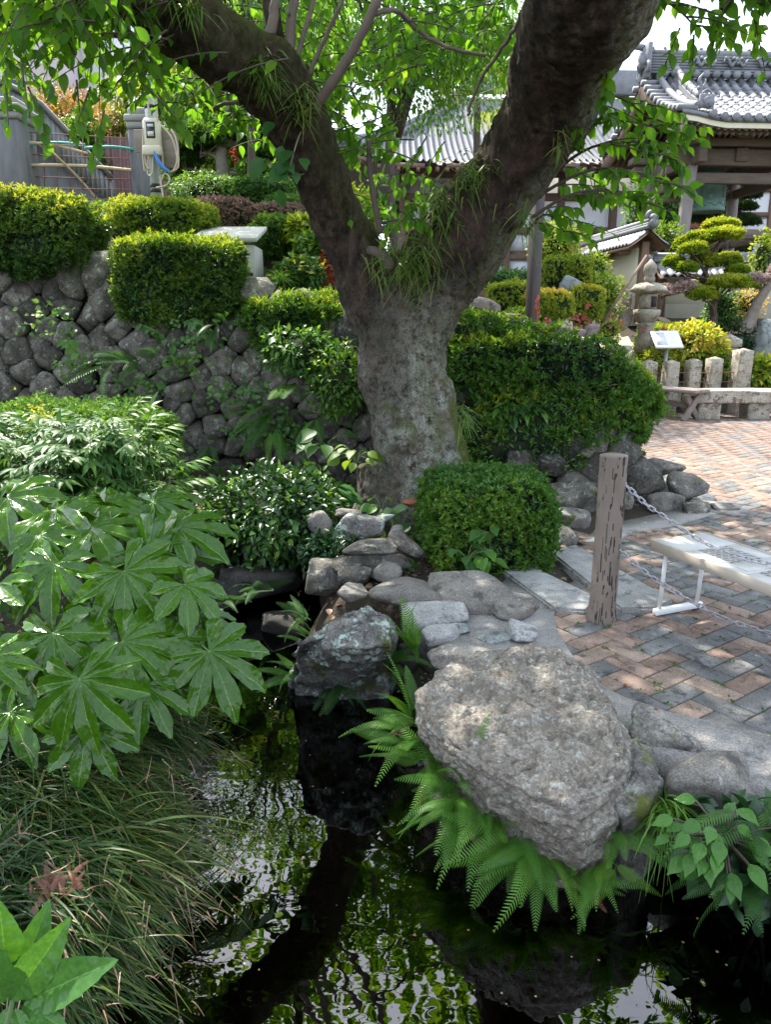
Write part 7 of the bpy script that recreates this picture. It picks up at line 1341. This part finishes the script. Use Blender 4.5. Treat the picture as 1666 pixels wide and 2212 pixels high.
ob('hanger', J(tube(np.array([bc + (0, .11*math.cos(a), 1.12+.17*math.sin(a)) for a in np.linspace(0, PI, 12)]), .04, 8), tube(np.array([bc + (0, 0, 1.25), TL(0, 0, ZB1)*(0, 0, 1) + bc*(1, 1, 0)]), .03, 8)), M['groove'], bell, True)
p, q = PY(1393, 436, 20.2), PY(1482, 432, 20.2); sk = thing('bell_striker', 'horizontal log striker slung on ropes left of the bronze bell', 'log', (p+q)/2); ob('log', tube(np.array([p, q]), .055, 12), M['beamwood'], sk, True)
for u0, v0, u1, v1 in [(1436, 433, 1443, 330), (1412, 435, 1443, 330), (1470, 433, 1466, 340), (1465, 495, 1470, 433)]: ob('rope', tube(np.array([PY(u0, v0, 20.2), PY(u1, v1, 20.2)]), .013, 5), M['cable'], sk)
# ------------------------------------------------------------------ temple hall behind
hall = thing('temple_hall', 'temple hall with a wide grey tiled hip roof behind the cherry tree', 'building', (4, 30, 2)); YE, YR = 26.5, 33.0
el = PY(742, 350, YE); er = PY(1640, 372, YE); ZH = el[2]; XR = er[0]+6; rl = PY(1003, 190, YR); ZRg = PY(1300, 212, YR)[2]
def hr(s, t):    # s along eave 0..1, t up the slope
    x0 = el[0] + (XR-el[0])*s; x1 = rl[0] + (XR-rl[0])*s; return np.stack([x0 + (x1-x0)*t, YE + (YR-YE)*t, ZH + (ZRg-ZH)*(.62*t+.38*t*t) + .35*np.clip(1-s*8, 0, 1)**2*(1-t)], -1)
nc = 92; nr = 38; X = el[0] + (XR-el[0])*np.linspace(0, 1, nc*6+1); rows = []
for k in range(nr):
    for w in (0.0, .98):
        t = (k+w)/nr; x0 = el[0] + (rl[0]-el[0])*t; xx_ = np.maximum(X, x0); s = np.clip((xx_-x0)/(XR-x0), 0, 1); b = hr(s, np.full(len(s), t)); b[:, 0] = xx_; ph = ((X-el[0])/((XR-el[0])/nc)) % 1; b[:, 2] += .055*np.where(ph < .45, np.sin(ph/.45*PI), -.5*np.sin((ph-.45)/.55*PI)) + .05*(1-w); rows.append(b)
V, fs = grid(np.array(rows)); ob('roof_tiles', (V, [fs[0]]), M['tile'], hall, True, kind='stuff')
nb = hr(np.zeros(14), np.linspace(0, 1, 14)); ob('hip_ridge', J(tube(nb + (0, 0, .12), .17, 10), tube(nb + (0, 0, .32), .12, 10)), M['tile'], hall, True); ob('ridge', J(beam(rl + (-.2, 0, .3), np.array((XR, YR, ZRg+.3)), .5, .9, .05), tube(np.array([(rl[0]-.3, YR, ZRg+.85), (XR, YR, ZRg+.85)]), .16, 10)), M['tile'], hall)
c = nb[0] + (0, 0, .3); ob('corner_demon_tile', J(box(c, (.5, .25, .6), 0, .1), tube(np.array([c + (-.1, -.1, .3), c + (-.05, -.12, .55), c + (.1, -.1, .6)]), .08, 8), (ico(2)[0]*.22 + c, ico(2)[1])), M['tile'], hall, True)
ob('roof_slope', (np.array([el, rl, (rl[0], 2*YR-YE, ZH), (el[0], 2*YR-YE, ZH)])+(0, 0, -.05), [np.array([(0, 3, 2), (0, 2, 1)])]), M['tile'], hall)
for s in np.linspace(.01, .98, 60): p = hr(np.array([s]), np.array([0.0]))[0]; ob('rafter', beam(p + (0, .05, -.22), p + (0, 1.9, .28), .11, .14), M['brownwood'], hall)
ob('eave_board', J(*[beam(hr(np.array([a]), np.array([0.]))[0] - (0, -.1, .1), hr(np.array([b]), np.array([0.]))[0] - (0, -.1, .1), .12, .14) for a, b in zip(np.linspace(0, .95, 12), np.linspace(.05, 1, 12))]), M['brownwood'], hall)
YW = 28.6; xl, xr_ = el[0]+2.0, XR-2; ob('wall', box(((xl+xr_)/2, YW+.4, 4.2), (xr_-xl, .3, 6.0)), M['white'], hall)
for z, h in ((6.6, .4), (5.75, .25), (4.62, .22), (3.7, .18), (2.4, .3)): ob('beam', beam(np.array((xl, YW+.15, z)), np.array((xr_, YW+.15, z)), .2, h, .01), M['brownwood'], hall)
xp = np.arange(xl, xr_, 1.9)
for x in xp: ob('pillar', box((x, YW+.12, 4.2), (.24, .26, 6.0), 0, .02), M['brownwood'], hall)
for x in xp[:-1]:
    for k in range(2):
        wn = ob('window', box((x+.52+.9*k, YW+.2, 3.55), (.88, .05, 2.0)), M['brownwood'], hall)
        for zz_, h in ((4.2, .55), (3.15, 1.15)): ob('pane', box((x+.52+.9*k, YW+.168, zz_), (.76, .02, h)), M['paper'], wn)
# second building on the right, beyond the bell tower
X0 = PY(1505, 450, 27)[0]; b2 = thing('building', 'white walled building with brown frames and a curtained window beyond the bell tower', 'building', (X0+5, 27, 2)); ob('wall', box((X0+6, 27.3, 4.6), (9.2, .3, 6.6)), M['white'], b2)
for x in (1.4, 2.62, 4.2, 6.0): ob('pillar', box((X0+x, 27.1, 4.6), (.2, .14, 6.6), 0, .01), M['brownwood'], b2)
for z in (5.75, 4.95, 7.2): ob('beam', beam(np.array((X0+1.3, 27.12, z)), np.array((X0+10, 27.12, z)), .12, .16), M['brownwood'], b2)
wn = ob('window', box((X0+3.4, 27.1, 3.5), (1.5, .1, 2.7), 0, .01), M['brownwood'], b2); ob('pane', box((X0+3.4, 27.06, 3.5), (1.3, .03, 2.5)), M['meterglass'], wn)
V, fs = grid(np.array([[(X0+2.85+1.05*w, 27.02+.025*math.sin(w*40), z) for w in np.linspace(0, 1, 60)] for z in (2.2, 4.75)])); ob('curtain', J((V, fs), (V+(0, .01, 0), [fs[0][:, ::-1]])), M['curtain'], wn, True)
ob('roof', beam(np.array((X0-1, 26.2, 8.4)), np.array((X0+12, 26.2, 8.4)), 2.6, .3, .05), M['tile'], b2)
c = PY(1452, 455, 26); pc = thing('porch', 'red brown carved timber porch gable under the bell tower', 'porch', (c[0], c[1], 2.0)); w_ = 1.0
ob('gable', J(*[beam(c + (x0, 0, z0), c + (x1, 0, z1), .3, .22, .03) for x0, z0, x1, z1 in ((-1.2, -.05, -.6, .3), (-.6, .3, 0, .5), (0, .5, .6, .3), (.6, .3, 1.2, -.05))]), M['redwood'], pc); ob('lintel', beam(c + (-1.2, .05, -.4), c + (1.2, .05, -.4), .3, .32, .03), M['redwood'], pc)
ob('carving', J(*[tube(np.array([c + (sx*(.25+.16*k) + .1*math.cos(a)*sx, -.16, .0 - .03*k + .09*math.sin(a)) for a in np.linspace(0, 5, 14)]), .035, 6) for sx in (-1, 1) for k in range(4)]), M['redwood'], pc, True); ob('infill', box(c + (0, .12, .05), (2.2, .05, .7)), M['groove'], pc)
for sx in (-1, 1): ob('pillar', box(c + (sx*1.05, .05, -1.5), (.2, .2, 2.0), 0, .02), M['redwood'], pc)
ob('wall', box(c + (0, .3, -1.3), (2.2, .1, 1.6)), M['plaster'], pc)
# palm between the limbs
c = PY(1032, 205, 21); pl = thing('palm_tree', 'fan palm rising in front of the hall roof between the limbs', 'palm', (c[0], c[1], 2)); ob('trunk', tube(spline(np.array([(c[0]+.1, c[1], 1.8), (c[0]+.05, c[1], 4), (c[0], c[1], c[2]-.1)]), 12), .09, 10), M['twig'], pl, True)
for i in range(17):
    a = rng.uniform(0, 2*PI); e = rng.uniform(-.5, 1.0); d = np.array((math.cos(a)*math.cos(e), math.sin(a)*math.cos(e), math.sin(e))); q = c + d*.75; side = unit(np.cross(d, U)); nn = np.cross(side, d); G = [tube(np.array([c, q]), .014, 4)]; Vs = []; Ts = []
    for w in np.linspace(-1.9, 1.9, 26): tdir = d*math.cos(w) + side*math.sin(w); o_ = len(Vs); pw_ = np.cross(nn, tdir); Vs += [q - pw_*.006, q + tdir*.4 - pw_*.022 + nn*.01, q + tdir*.4 + pw_*.022 + nn*.01, q + tdir*.78 - (0, 0, .14+.1*abs(math.sin(w)))]; Ts += [(o_, o_+1, o_+2), (o_+1, o_+3, o_+2)]
    G.append((np.array(Vs), [np.array(Ts)])); g = J(*G); ob('fan_leaf', g, M['palm'], pl, False, {'rnd': np.full(len(g[0]), .1+.05*i)})
# fine leaved maple behind the fork and other trees of the background
def crown_tree(name, label, c, r, n, mt, L, trunk_base, tr=.12, s=0, T=LAN, m2=None, group=None, wid=.8, layers=0, cat='tree', bark='twig'):
    c = np.asarray(c, float); r = np.asarray(r, float); tb_ = np.asarray(trunk_base, float); root = thing(name, label, cat, tb_, group); nb_ = 16; Cc = c + blob(rvec(nb_), (0, 0, 0), r*.62, s, .2); k = rng.integers(0, nb_, n); P = Cc[k] + rvec(n)*(rng.random((n, 1))**.45)*r*.52*(1, 1, .62); n = len(P)
    X = unit(unit(P-c)*.6 + rvec(n)*.8 + (0, 0, -.35)); Z = unit(rvec(n)*.5 + (0, 0, 1)); l = L*rng.uniform(.6, 1.25, n); g, rr = scatter(T, P, X, Z, l, l*wid); ob('crown', g, M[mt], root, False, {'rnd': rr}, kind='stuff')
    if m2: k2 = rng.random(n) < .3; g, rr = scatter(T, P[k2]+(0, 0, .05), X[k2], Z[k2], l[k2], l[k2]*wid); ob('young_leaves', g, M[m2], root, False, {'rnd': rr}, kind='stuff')
    ob('trunk', tube(spline(np.array([tb_-(0, 0, .3), (tb_*.6+c*.4) + rng.normal(size=3)*.1, c]), 12), np.linspace(tr, tr*.4, 12), 9), M[bark], root, True); ob('branches', J(*[tube(spline(np.array([c*.6+tb_*.4, (c+q)/2 + rng.normal(size=3)*.12, q]), 7), np.linspace(tr*.4, .012, 7), 6) for q in Cc]), M[bark], root, True)
    return root
crown_tree('maple_tree', 'light green fine leaved maple behind the fork of the cherry', PY(850, 50, 14.5), (2.6, 1.8, 1.75), 24000, 'maple', .10, (.4, 14.8, 2.0), .13, 3, leaf_t(.5, .1, .3, n=2), group=None)
crown_tree('maple_tree', 'second pale maple crown high between the limbs and the left corner', PY(640, 20, 15.5), (2.0, 1.6, 1.4), 12000, 'maple', .10, (-1.9, 15.6, 2.4), .12, 5, leaf_t(.5, .1, .3, n=2))
crown_tree('added_evergreen', 'added tall green tree behind the left limb, mirrored in the pond', (-2.9, 17.2, 6.6), (2.6, 1.6, 2.7), 9000, 'mid', .16, (-2.8, 17.2, 2.6), .16, 33, BIGL, m2='azalea_bright')  # tree added to cover the bright sky mirrored at the pond's left
crown_tree('maple_tree', 'added pale maple crown over the left limb, mirrored in the pond', (-1.9, 11.2, 5.9), (1.7, 1.2, 1.4), 8500, 'maple', .10, (-2.1, 11.6, 2.5), .08, 37, leaf_t(.5, .1, .3, n=2))  # crown added on the mirrored sight line to break the pond's sky patch
crown_tree('orange_maple', 'orange tinted maple over the grey slatted fence at the left', PY(150, 262, 17.0), (1.35, 1.0, .85), 6500, 'orange', .085, (-7.0, 17.2, 3.6), .08, 7, leaf_t(.5, .1, .3, n=2), m2='yellowgreen')
crown_tree('small_maple', 'thin orange leaved maple before the white wall', PY(258, 285, 16.0), (.7, .5, .6), 1500, 'orange', .08, (-5.4, 16.0, 3.4), .05, 9, leaf_t(.5, .1, .3, n=2))
crown_tree('dark_evergreen', 'dark evergreen shrub under the orange maple', PY(170, 320, 15.4), (.5, .45, .8), 2200, 'mid', .09, (-6.2, 15.4, 3.2), .06, 11)
crown_tree('bright_tree', 'sunny yellow green tree behind the shaped garden trees on the left', PY(470, 260, 16.5), (2.1, 1.2, 1.5), 8000, 'azalea_bright', .12, (-3.8, 16.6, 2.6), .12, 13, BIGL, m2='yellowgreen')
crown_tree('bright_tree', 'low yellow green tree glowing behind the shaped trees', PY(540, 380, 15.5), (1.3, .8, 1.0), 4200, 'azalea_bright', .12, (-2.6, 15.5, 2.4), .08, 15, BIGL, m2='yellowgreen')
crown_tree('red_maple', 'small red leaved maple peeping beside the left limb', PY(555, 325, 14.5), (.5, .4, .35), 1300, 'red', .08, (-2.5, 14.5, 2.4), .05, 17, leaf_t(.5, .1, .3, n=2))
crown_tree('red_maple', 'red tipped shrub against the edge of the left limb', PY(612, 395, 13.5), (.5, .4, .6), 1200, 'red', .08, (-1.9, 13.5, 2.2), .05, 18, leaf_t(.5, .1, .3, n=2), m2='azalea_bright')
niwaki('shaped_tree', 'dark green cloud pruned tree with layered pads behind the meter pole', [(430, 312, 60, 40, 0), (455, 285, 45, 25, .2), (545, 292, 60, 34, 0), (520, 262, 40, 22, .2), (575, 335, 55, 40, .1), (598, 300, 40, 40, .3), (555, 375, 40, 22, -.4), (400, 350, 30, 30, .2)], [(480, 445, 13), (482, 390, 13), (478, 330, 13), (490, 260, 13), (488, 205, 13)], 'mid', None, 13.0, .09, 1.2, .09, 'palebark')
B(385, 330, 13.6, 40, 90, 2600, 'mid', 'dark conifer shrub beside the meter pole', .07, name='conifer'); B(450, 410, 11.6, 75, 34, 3000, 'mid', 'airy green shrub in front of the pruned tree', .05, m2=M['azalea_bright'])
B(560, 425, 11.6, 72, 30, 3400, 'mid', 'spreading low pine mound left of the left limb', .05, 'clip', top=M['mid']); B(620, 452, 11.0, 45, 22, 1500, 'mid', 'second low pine mound close to the left limb', .05, 'clip', top=M['mid'])
B(488, 465, 10.4, 62, 30, 4200, 'brown_twigs', 'reddish brown bare clipped bush behind the white box', .035, 'clip', box_=.4); B(600, 468, 10.4, 55, 22, 2400, 'brown_twigs', 'low reddish brown bare bush right of the box', .035, 'clip', box_=.4)
B(595, 515, 9.6, 50, 38, 2600, 'mid', 'deep green shrub beside the white box', .05, 'clip', top=M['azalea']); B(655, 495, 9.4, 42, 24, 600, 'yellowgreen', 'yellow leaved nandina against the left limb', .11); B(690, 545, 9.0, 52, 40, 1500, 'mid', 'mixed loose shrub left of the fork', .08, m2=M['azalea_bright'])
B(650, 590, 8.6, 50, 34, 1400, 'mid', 'low fern like shrub above the sunlit hedge', .07, m2=M['gold'], f2=.12); B(712, 575, 8.8, 30, 34, 600, 'red', 'orange tipped shrub touching the left side of the trunk', .07, m2=M['gold'])
P = PY(605, 603, 8.3) + rng.normal(size=(90, 3))*.02; D = unit(rvec(90) + (0, -.3, .9)); g, r, _ = blades(P, D, rng.uniform(.15, .28, 90), .005, 1.0, 6); ob('spider_plant', g, M['fern'], None, False, {'rnd': r}, label='pale strap leaved tuft beside the white box', cat='plant')
B(735, 440, 11.0, 40, 40, 1100, 'azalea_bright', 'bright leafy shoots behind the fork near the left limb', .10); B(790, 455, 12.0, 30, 40, 700, 'yellowgreen', 'yellow green shrub under the hall eave in the fork', .09)
# ------------------------------------------------------------------ left: gate posts, mesh, meter pole, fence, walls
for u0, u1, vt, vb, y, lb in [(0, 58, 232, 425, 11.2, 'stained concrete gate post with a moulded cap at the left edge'), (290, 326, 250, 432, 11.8, 'concrete gate post with a moulded cap behind the meter pole')]:
    p, q = PY(u0-(14 if u0 == 0 else 0), vb, y), PY(u1, vt, y); w_ = q[0]-p[0]; cx_ = (p[0]+q[0])/2; zb, zt_ = gz((cx_, y)), q[2]; gpo = thing('gate_post', lb, 'gate post', (cx_, y, zb)); ob('shaft', box((cx_, y, (zb-.2+zt_-.2)/2), (w_*.88, w_*.88, zt_-.2-zb+.2), 0, .02), M['darkconcrete'], gpo)
    ob('cap', J(box((cx_, y, zt_-.15), (w_*.96, w_*.96, .10), 0, .03), box((cx_, y, zt_-.06), (w_*1.06, w_*1.06, .09), 0, .015), box((cx_, y, zt_+.03), (w_*.8, w_*.8, .10), 0, .02)), M['concrete'], gpo)
gm = thing('mesh_gate', 'rusty wire mesh strung between the gate posts', 'gate', PY(175, 430, 11.5)); a_, b_ = PY(48, 360, 11.25), PY(298, 372, 11.75)
def mg(s, v): p = PY(48+250*s, v, 11.25+.5*s); return p
for k in range(7): ob('wire', tube(np.array([mg(0, 285+24*k), mg(1, 300+22*k)]), .007, 5), M['rustrod'], gm)
for s in np.linspace(.08, .96, 9): ob('wire', tube(np.array([mg(s, 290), mg(s, 440)]), .006, 5), M['rustrod'], gm)
for lb, u0, v0, u1, v1, r, mt, nm in [('left teal plastic pipe tied across the mesh', 48, 313, 183, 313, .02, 'teal', 'pipe'), ('right teal plastic pipe tied across the mesh', 183, 320, 296, 324, .02, 'teal', 'pipe'), ('bent bamboo cane tied to the mesh', 48, 306, 188, 332, .02, 'bamboo', 'cane'), ('long pale bamboo pole low across the mesh', 54, 357, 296, 369, .022, 'bamboo', 'pole'), ('thin stick slanting down behind the mesh', 110, 326, 214, 436, .016, 'bamboo', 'stick')]:
    p, q = PY(u0, v0, 11.2), PY(u1, v1, 11.7); ob(nm, tube(spline(np.array([p, (p+q)/2 + (0, 0, .03), q]), 8), r, 8), M[mt], None, True, label=lb, cat=nm)
c = PY(340, 455, 9.4); ct = PY(325, 200, 9.4); mp_ = thing('meter_pole', 'grey steel pole carrying the electricity meter above the yellow bush', 'pole', (c[0], c[1], gz(c))); ob('pole', tube(np.array([(c[0], c[1], gz(c)-.2), (c[0], c[1], ct[2]+1.2)]), .062, 18), M['polegrey'], mp_, True)
for v in (232, 402, 413): z = PY(333, v, 9.4)[2]; ob('strap', tube(np.array([(c[0], c[1], z-.02), (c[0], c[1], z+.02)]), .066, 18), M['groove'], mp_)
y_ = 9.26; mc = PY(329, 296, y_); ob('backboard', box(PY(338, 305, y_+.06), (.50, .03, .24), 0, .004), M['greywood'], mp_); ob('backboard', box(PY(362, 333, y_+.05), (.20, .03, .30), -.15, .004), M['greywood'], mp_)
mt_ = ob('meter', box(mc, (.19, .12, .38), 0, .03), M['cream'], mp_); ob('glass', box(mc + (0, -.06, .06), (.10, .012, .17), 0, .004), M['meterglass'], mt_); ob('dial', box(mc + (0, -.067, .02), (.07, .004, .05)), M['cream'], mt_); ob('counter', box(mc + (0, -.067, .105), (.07, .004, .03)), M['print'], mt_); ob('terminal_cover', box(mc + (0, -.02, -.15), (.20, .13, .10), 0, .01), M['cream'], mt_)
for pts in [[(318, 262), (312, 300), (314, 350), (322, 365)], [(348, 270), (372, 300), (382, 345), (370, 372), (352, 365)], [(322, 330), (318, 372), (328, 376), (330, 330)], [(350, 330), (356, 370), (384, 362), (380, 330)], [(345, 380), (352, 430), (351, 455)], [(337, 405), (360, 400), (366, 385), (356, 375), (345, 395)], [(310, 275), (308, 330), (312, 370)], [(352, 262), (378, 295), (386, 350)], [(320, 195), (320, 262)], [(336, 195), (340, 262)]]:
    ob('cable', tube(spline(np.array([PY(u, v, y_-.03-.02*math.sin(u)) for u, v in pts]), 16), .010, 6), M['cable'], mp_, True)
ob('blue_cord', tube(spline(np.array([PY(331, 322, y_-.06), PY(340, 345, y_-.08), PY(352, 362, y_-.08), PY(364, 371, y_-.06)]), 10), .022, 7), M['blue'], mp_, True)
# sloping grey fence: every board its own piece
sf = thing('slatted_fence', 'sloping grey board fence behind the wire mesh on the left', 'fence', PY(120, 330, 13.5)); n_ = 26
for k in range(n_):
    s = k/(n_-1); u = -30 + 270*s; y = 12.8 + 2.2*s; vt = np.interp(u, [-30, 75, 240], [165, 214, 388]); vb = np.interp(u, [-30, 50, 238], [250, 290, 440]); p, q = PY(u, vt, y), PY(u, vb, y); ob('board', box((p[0], p[1], (p[2]+q[2])/2), (.099, .03+.006*(k % 2), p[2]-q[2]), 1.03), M['fencegrey'], sf)
ob('coping', tube(np.array([PY(u, np.interp(u, [-30, 75, 240], [165, 214, 388])-3, 12.75+2.2*(u+30)/270) for u in np.linspace(-30, 242, 8)]), .05, 6), M['concrete'], sf)
V, fs = grid(np.array([[PY(u, np.interp(u, [-30, 50, 238], [252, 292, 442])-2, 12.9+2.2*(u+30)/270), PY(u, 470, 12.6+2.2*(u+30)/270)] for u in np.linspace(-30, 242, 14)])); ob('retaining_wall', J((V, fs), (V+(0, .2, 0), [fs[0][:, ::-1]])), M['darkconcrete'], None, label='dark stained retaining wall under the sloping board fence', cat='wall')
p, q = PY(212, 440, 15.6), PY(305, 296, 15.6); n_ = 60; V, fs = grid(np.array([[(p[0]-.3+(q[0]-p[0]+.8)*w, 15.6+.025*math.sin(w*n_*1.3), z) for w in np.linspace(0, 1, 240)] for z in (2.4, q[2])])); ob('steel_fence', J((V, fs), (V+(0, .03, 0), [fs[0][:, ::-1]])), M['maroon'], None, True, label='maroon corrugated steel fence behind the wire mesh', cat='fence')
wc = PY(245, 170, 21); wh = thing('white_house', 'tall white rendered house wall behind the orange maple', 'house', (wc[0], 22, 3)); ob('wall', box((wc[0]+.6, 23, 7), (3.6, 3.8, 9)), M['white'], wh); ob('roof', box((wc[0]+.6, 23, 11.65), (4.2, 4.4, .3)), M['tile'], wh); ob('vent', box((PY(350*.22+270, 248, 21.0)[0]*0+PY(351, 246, 21)[0]-.0, 21.05, PY(351, 246, 21)[2]), (.2, .14, .2), 0, .02), M['steel'], wh); ob('wire', tube(np.array([PY(225, 185, 20.9), PY(345, 240, 20.9), PY(400, 262, 20.9)]), .012, 5), M['groove'], wh)
pc_ = PY(20, 140, 19); ph_ = thing('pink_house', 'pinkish house wall at the upper left behind the cherry leaves', 'house', (pc_[0]-1, 20, 3)); ob('wall', box((pc_[0]-1.2, 20.5, 6.2), (4.2, 3, 7)), M['pinkwall'], ph_); ob('roof', box((pc_[0]-1.2, 20.5, 9.85), (4.8, 3.6, .3)), M['brownwood'], ph_)
ob('window', box((pc_[0]-.3, 18.98, 6.2), (1.0, .08, 1.2), 0, .01), M['meterglass'], ph_)
# pale box on the terrace
bx = PY(505, 560, 8.6); wbx = thing('utility_box', 'pale concrete box with a sloping lid behind the clipped hedge', 'box', bx*(1, 1, 0) + (0, 0, gz(bx))); s = 1/ppm(bx); x0, x1 = PY(425, 560, 8.6)[0], PY(560, 560, 8.6)[0]; zt_, zf = PY(505, 492, 9.1)[2], PY(505, 528, 8.45)[2]
ob('body', box(((x0+x1)/2, 8.78, (gz(bx)-.1+zf)/2), (x1-x0-.06, .55, zf-gz(bx)+.1), 0, .01), M['boxwhite'], wbx); aL = math.atan2(zt_-zf, .75); ob('lid', box(((x0+x1)/2, 8.80, (zt_+zf)/2+.02), (x1-x0+.02, .80, .05), bev=.008, R=np.array(Matrix.Rotation(aL*.8, 3, 'X'))), M['boxwhite'], wbx); ob('vent', box((x1-.1, 8.495, gz(bx)+.08), (.08, .02, .03)), M['groove'], wbx)
# stepped path between the hedges
for k, (u, v, y) in enumerate([(222, 625, 7.6), (212, 598, 7.9), (215, 560, 8.2), (212, 530, 8.6), (212, 505, 9.1), (214, 485, 9.6)]):
    c = PY(u, v, y); V, f = rock((.62, .40, .20), 500+k, 4, 6, 24, .04, (np.concatenate([np.eye(3), -np.eye(3)]), np.full(6, .94))); o = ob('step', (V, f), M['lantern'], smooth=True, label=['lowest stone step at the wall top between the two clipped hedges', 'second stone step up between the clipped hedges', 'third stone step up between the clipped hedges', 'fourth stone step up beside the yellow bush', 'fifth stone step up beside the yellow bush', 'highest stone step in sight beside the yellow bush'][k], cat='step', group='steps between the hedges'); o.location = c - (0, 0, .06)
patch('stepped_path', [(-3.1, 7.05), (-2.35, 7.0), (-2.4, 10), (-3.2, 10)], M['pathsoil'], .03, kind='structure')
# wooded slope and roofs far off, to close the view
for k, (x, y, z, rx, n, mt, lb) in enumerate([(-12, 30, 6, 4.5, 5000, 'mid', 'tall dark tree far behind the white house'), (-3.5, 36, 5.2, 4.0, 4500, 'mid', 'far green tree behind the shaped garden trees'), (22, 34, 5, 3.5, 4000, 'mid', 'far tree right of the side building'), (-20, 24, 5, 4, 4000, 'mid', 'broad tree far left beyond the pink house')]):
    crown_tree('broadleaf_tree', lb, (x, y, z+1), (rx, rx*.8, 3), n, mt, .3, (x, y, 2), .25, 60+k, BIGL)
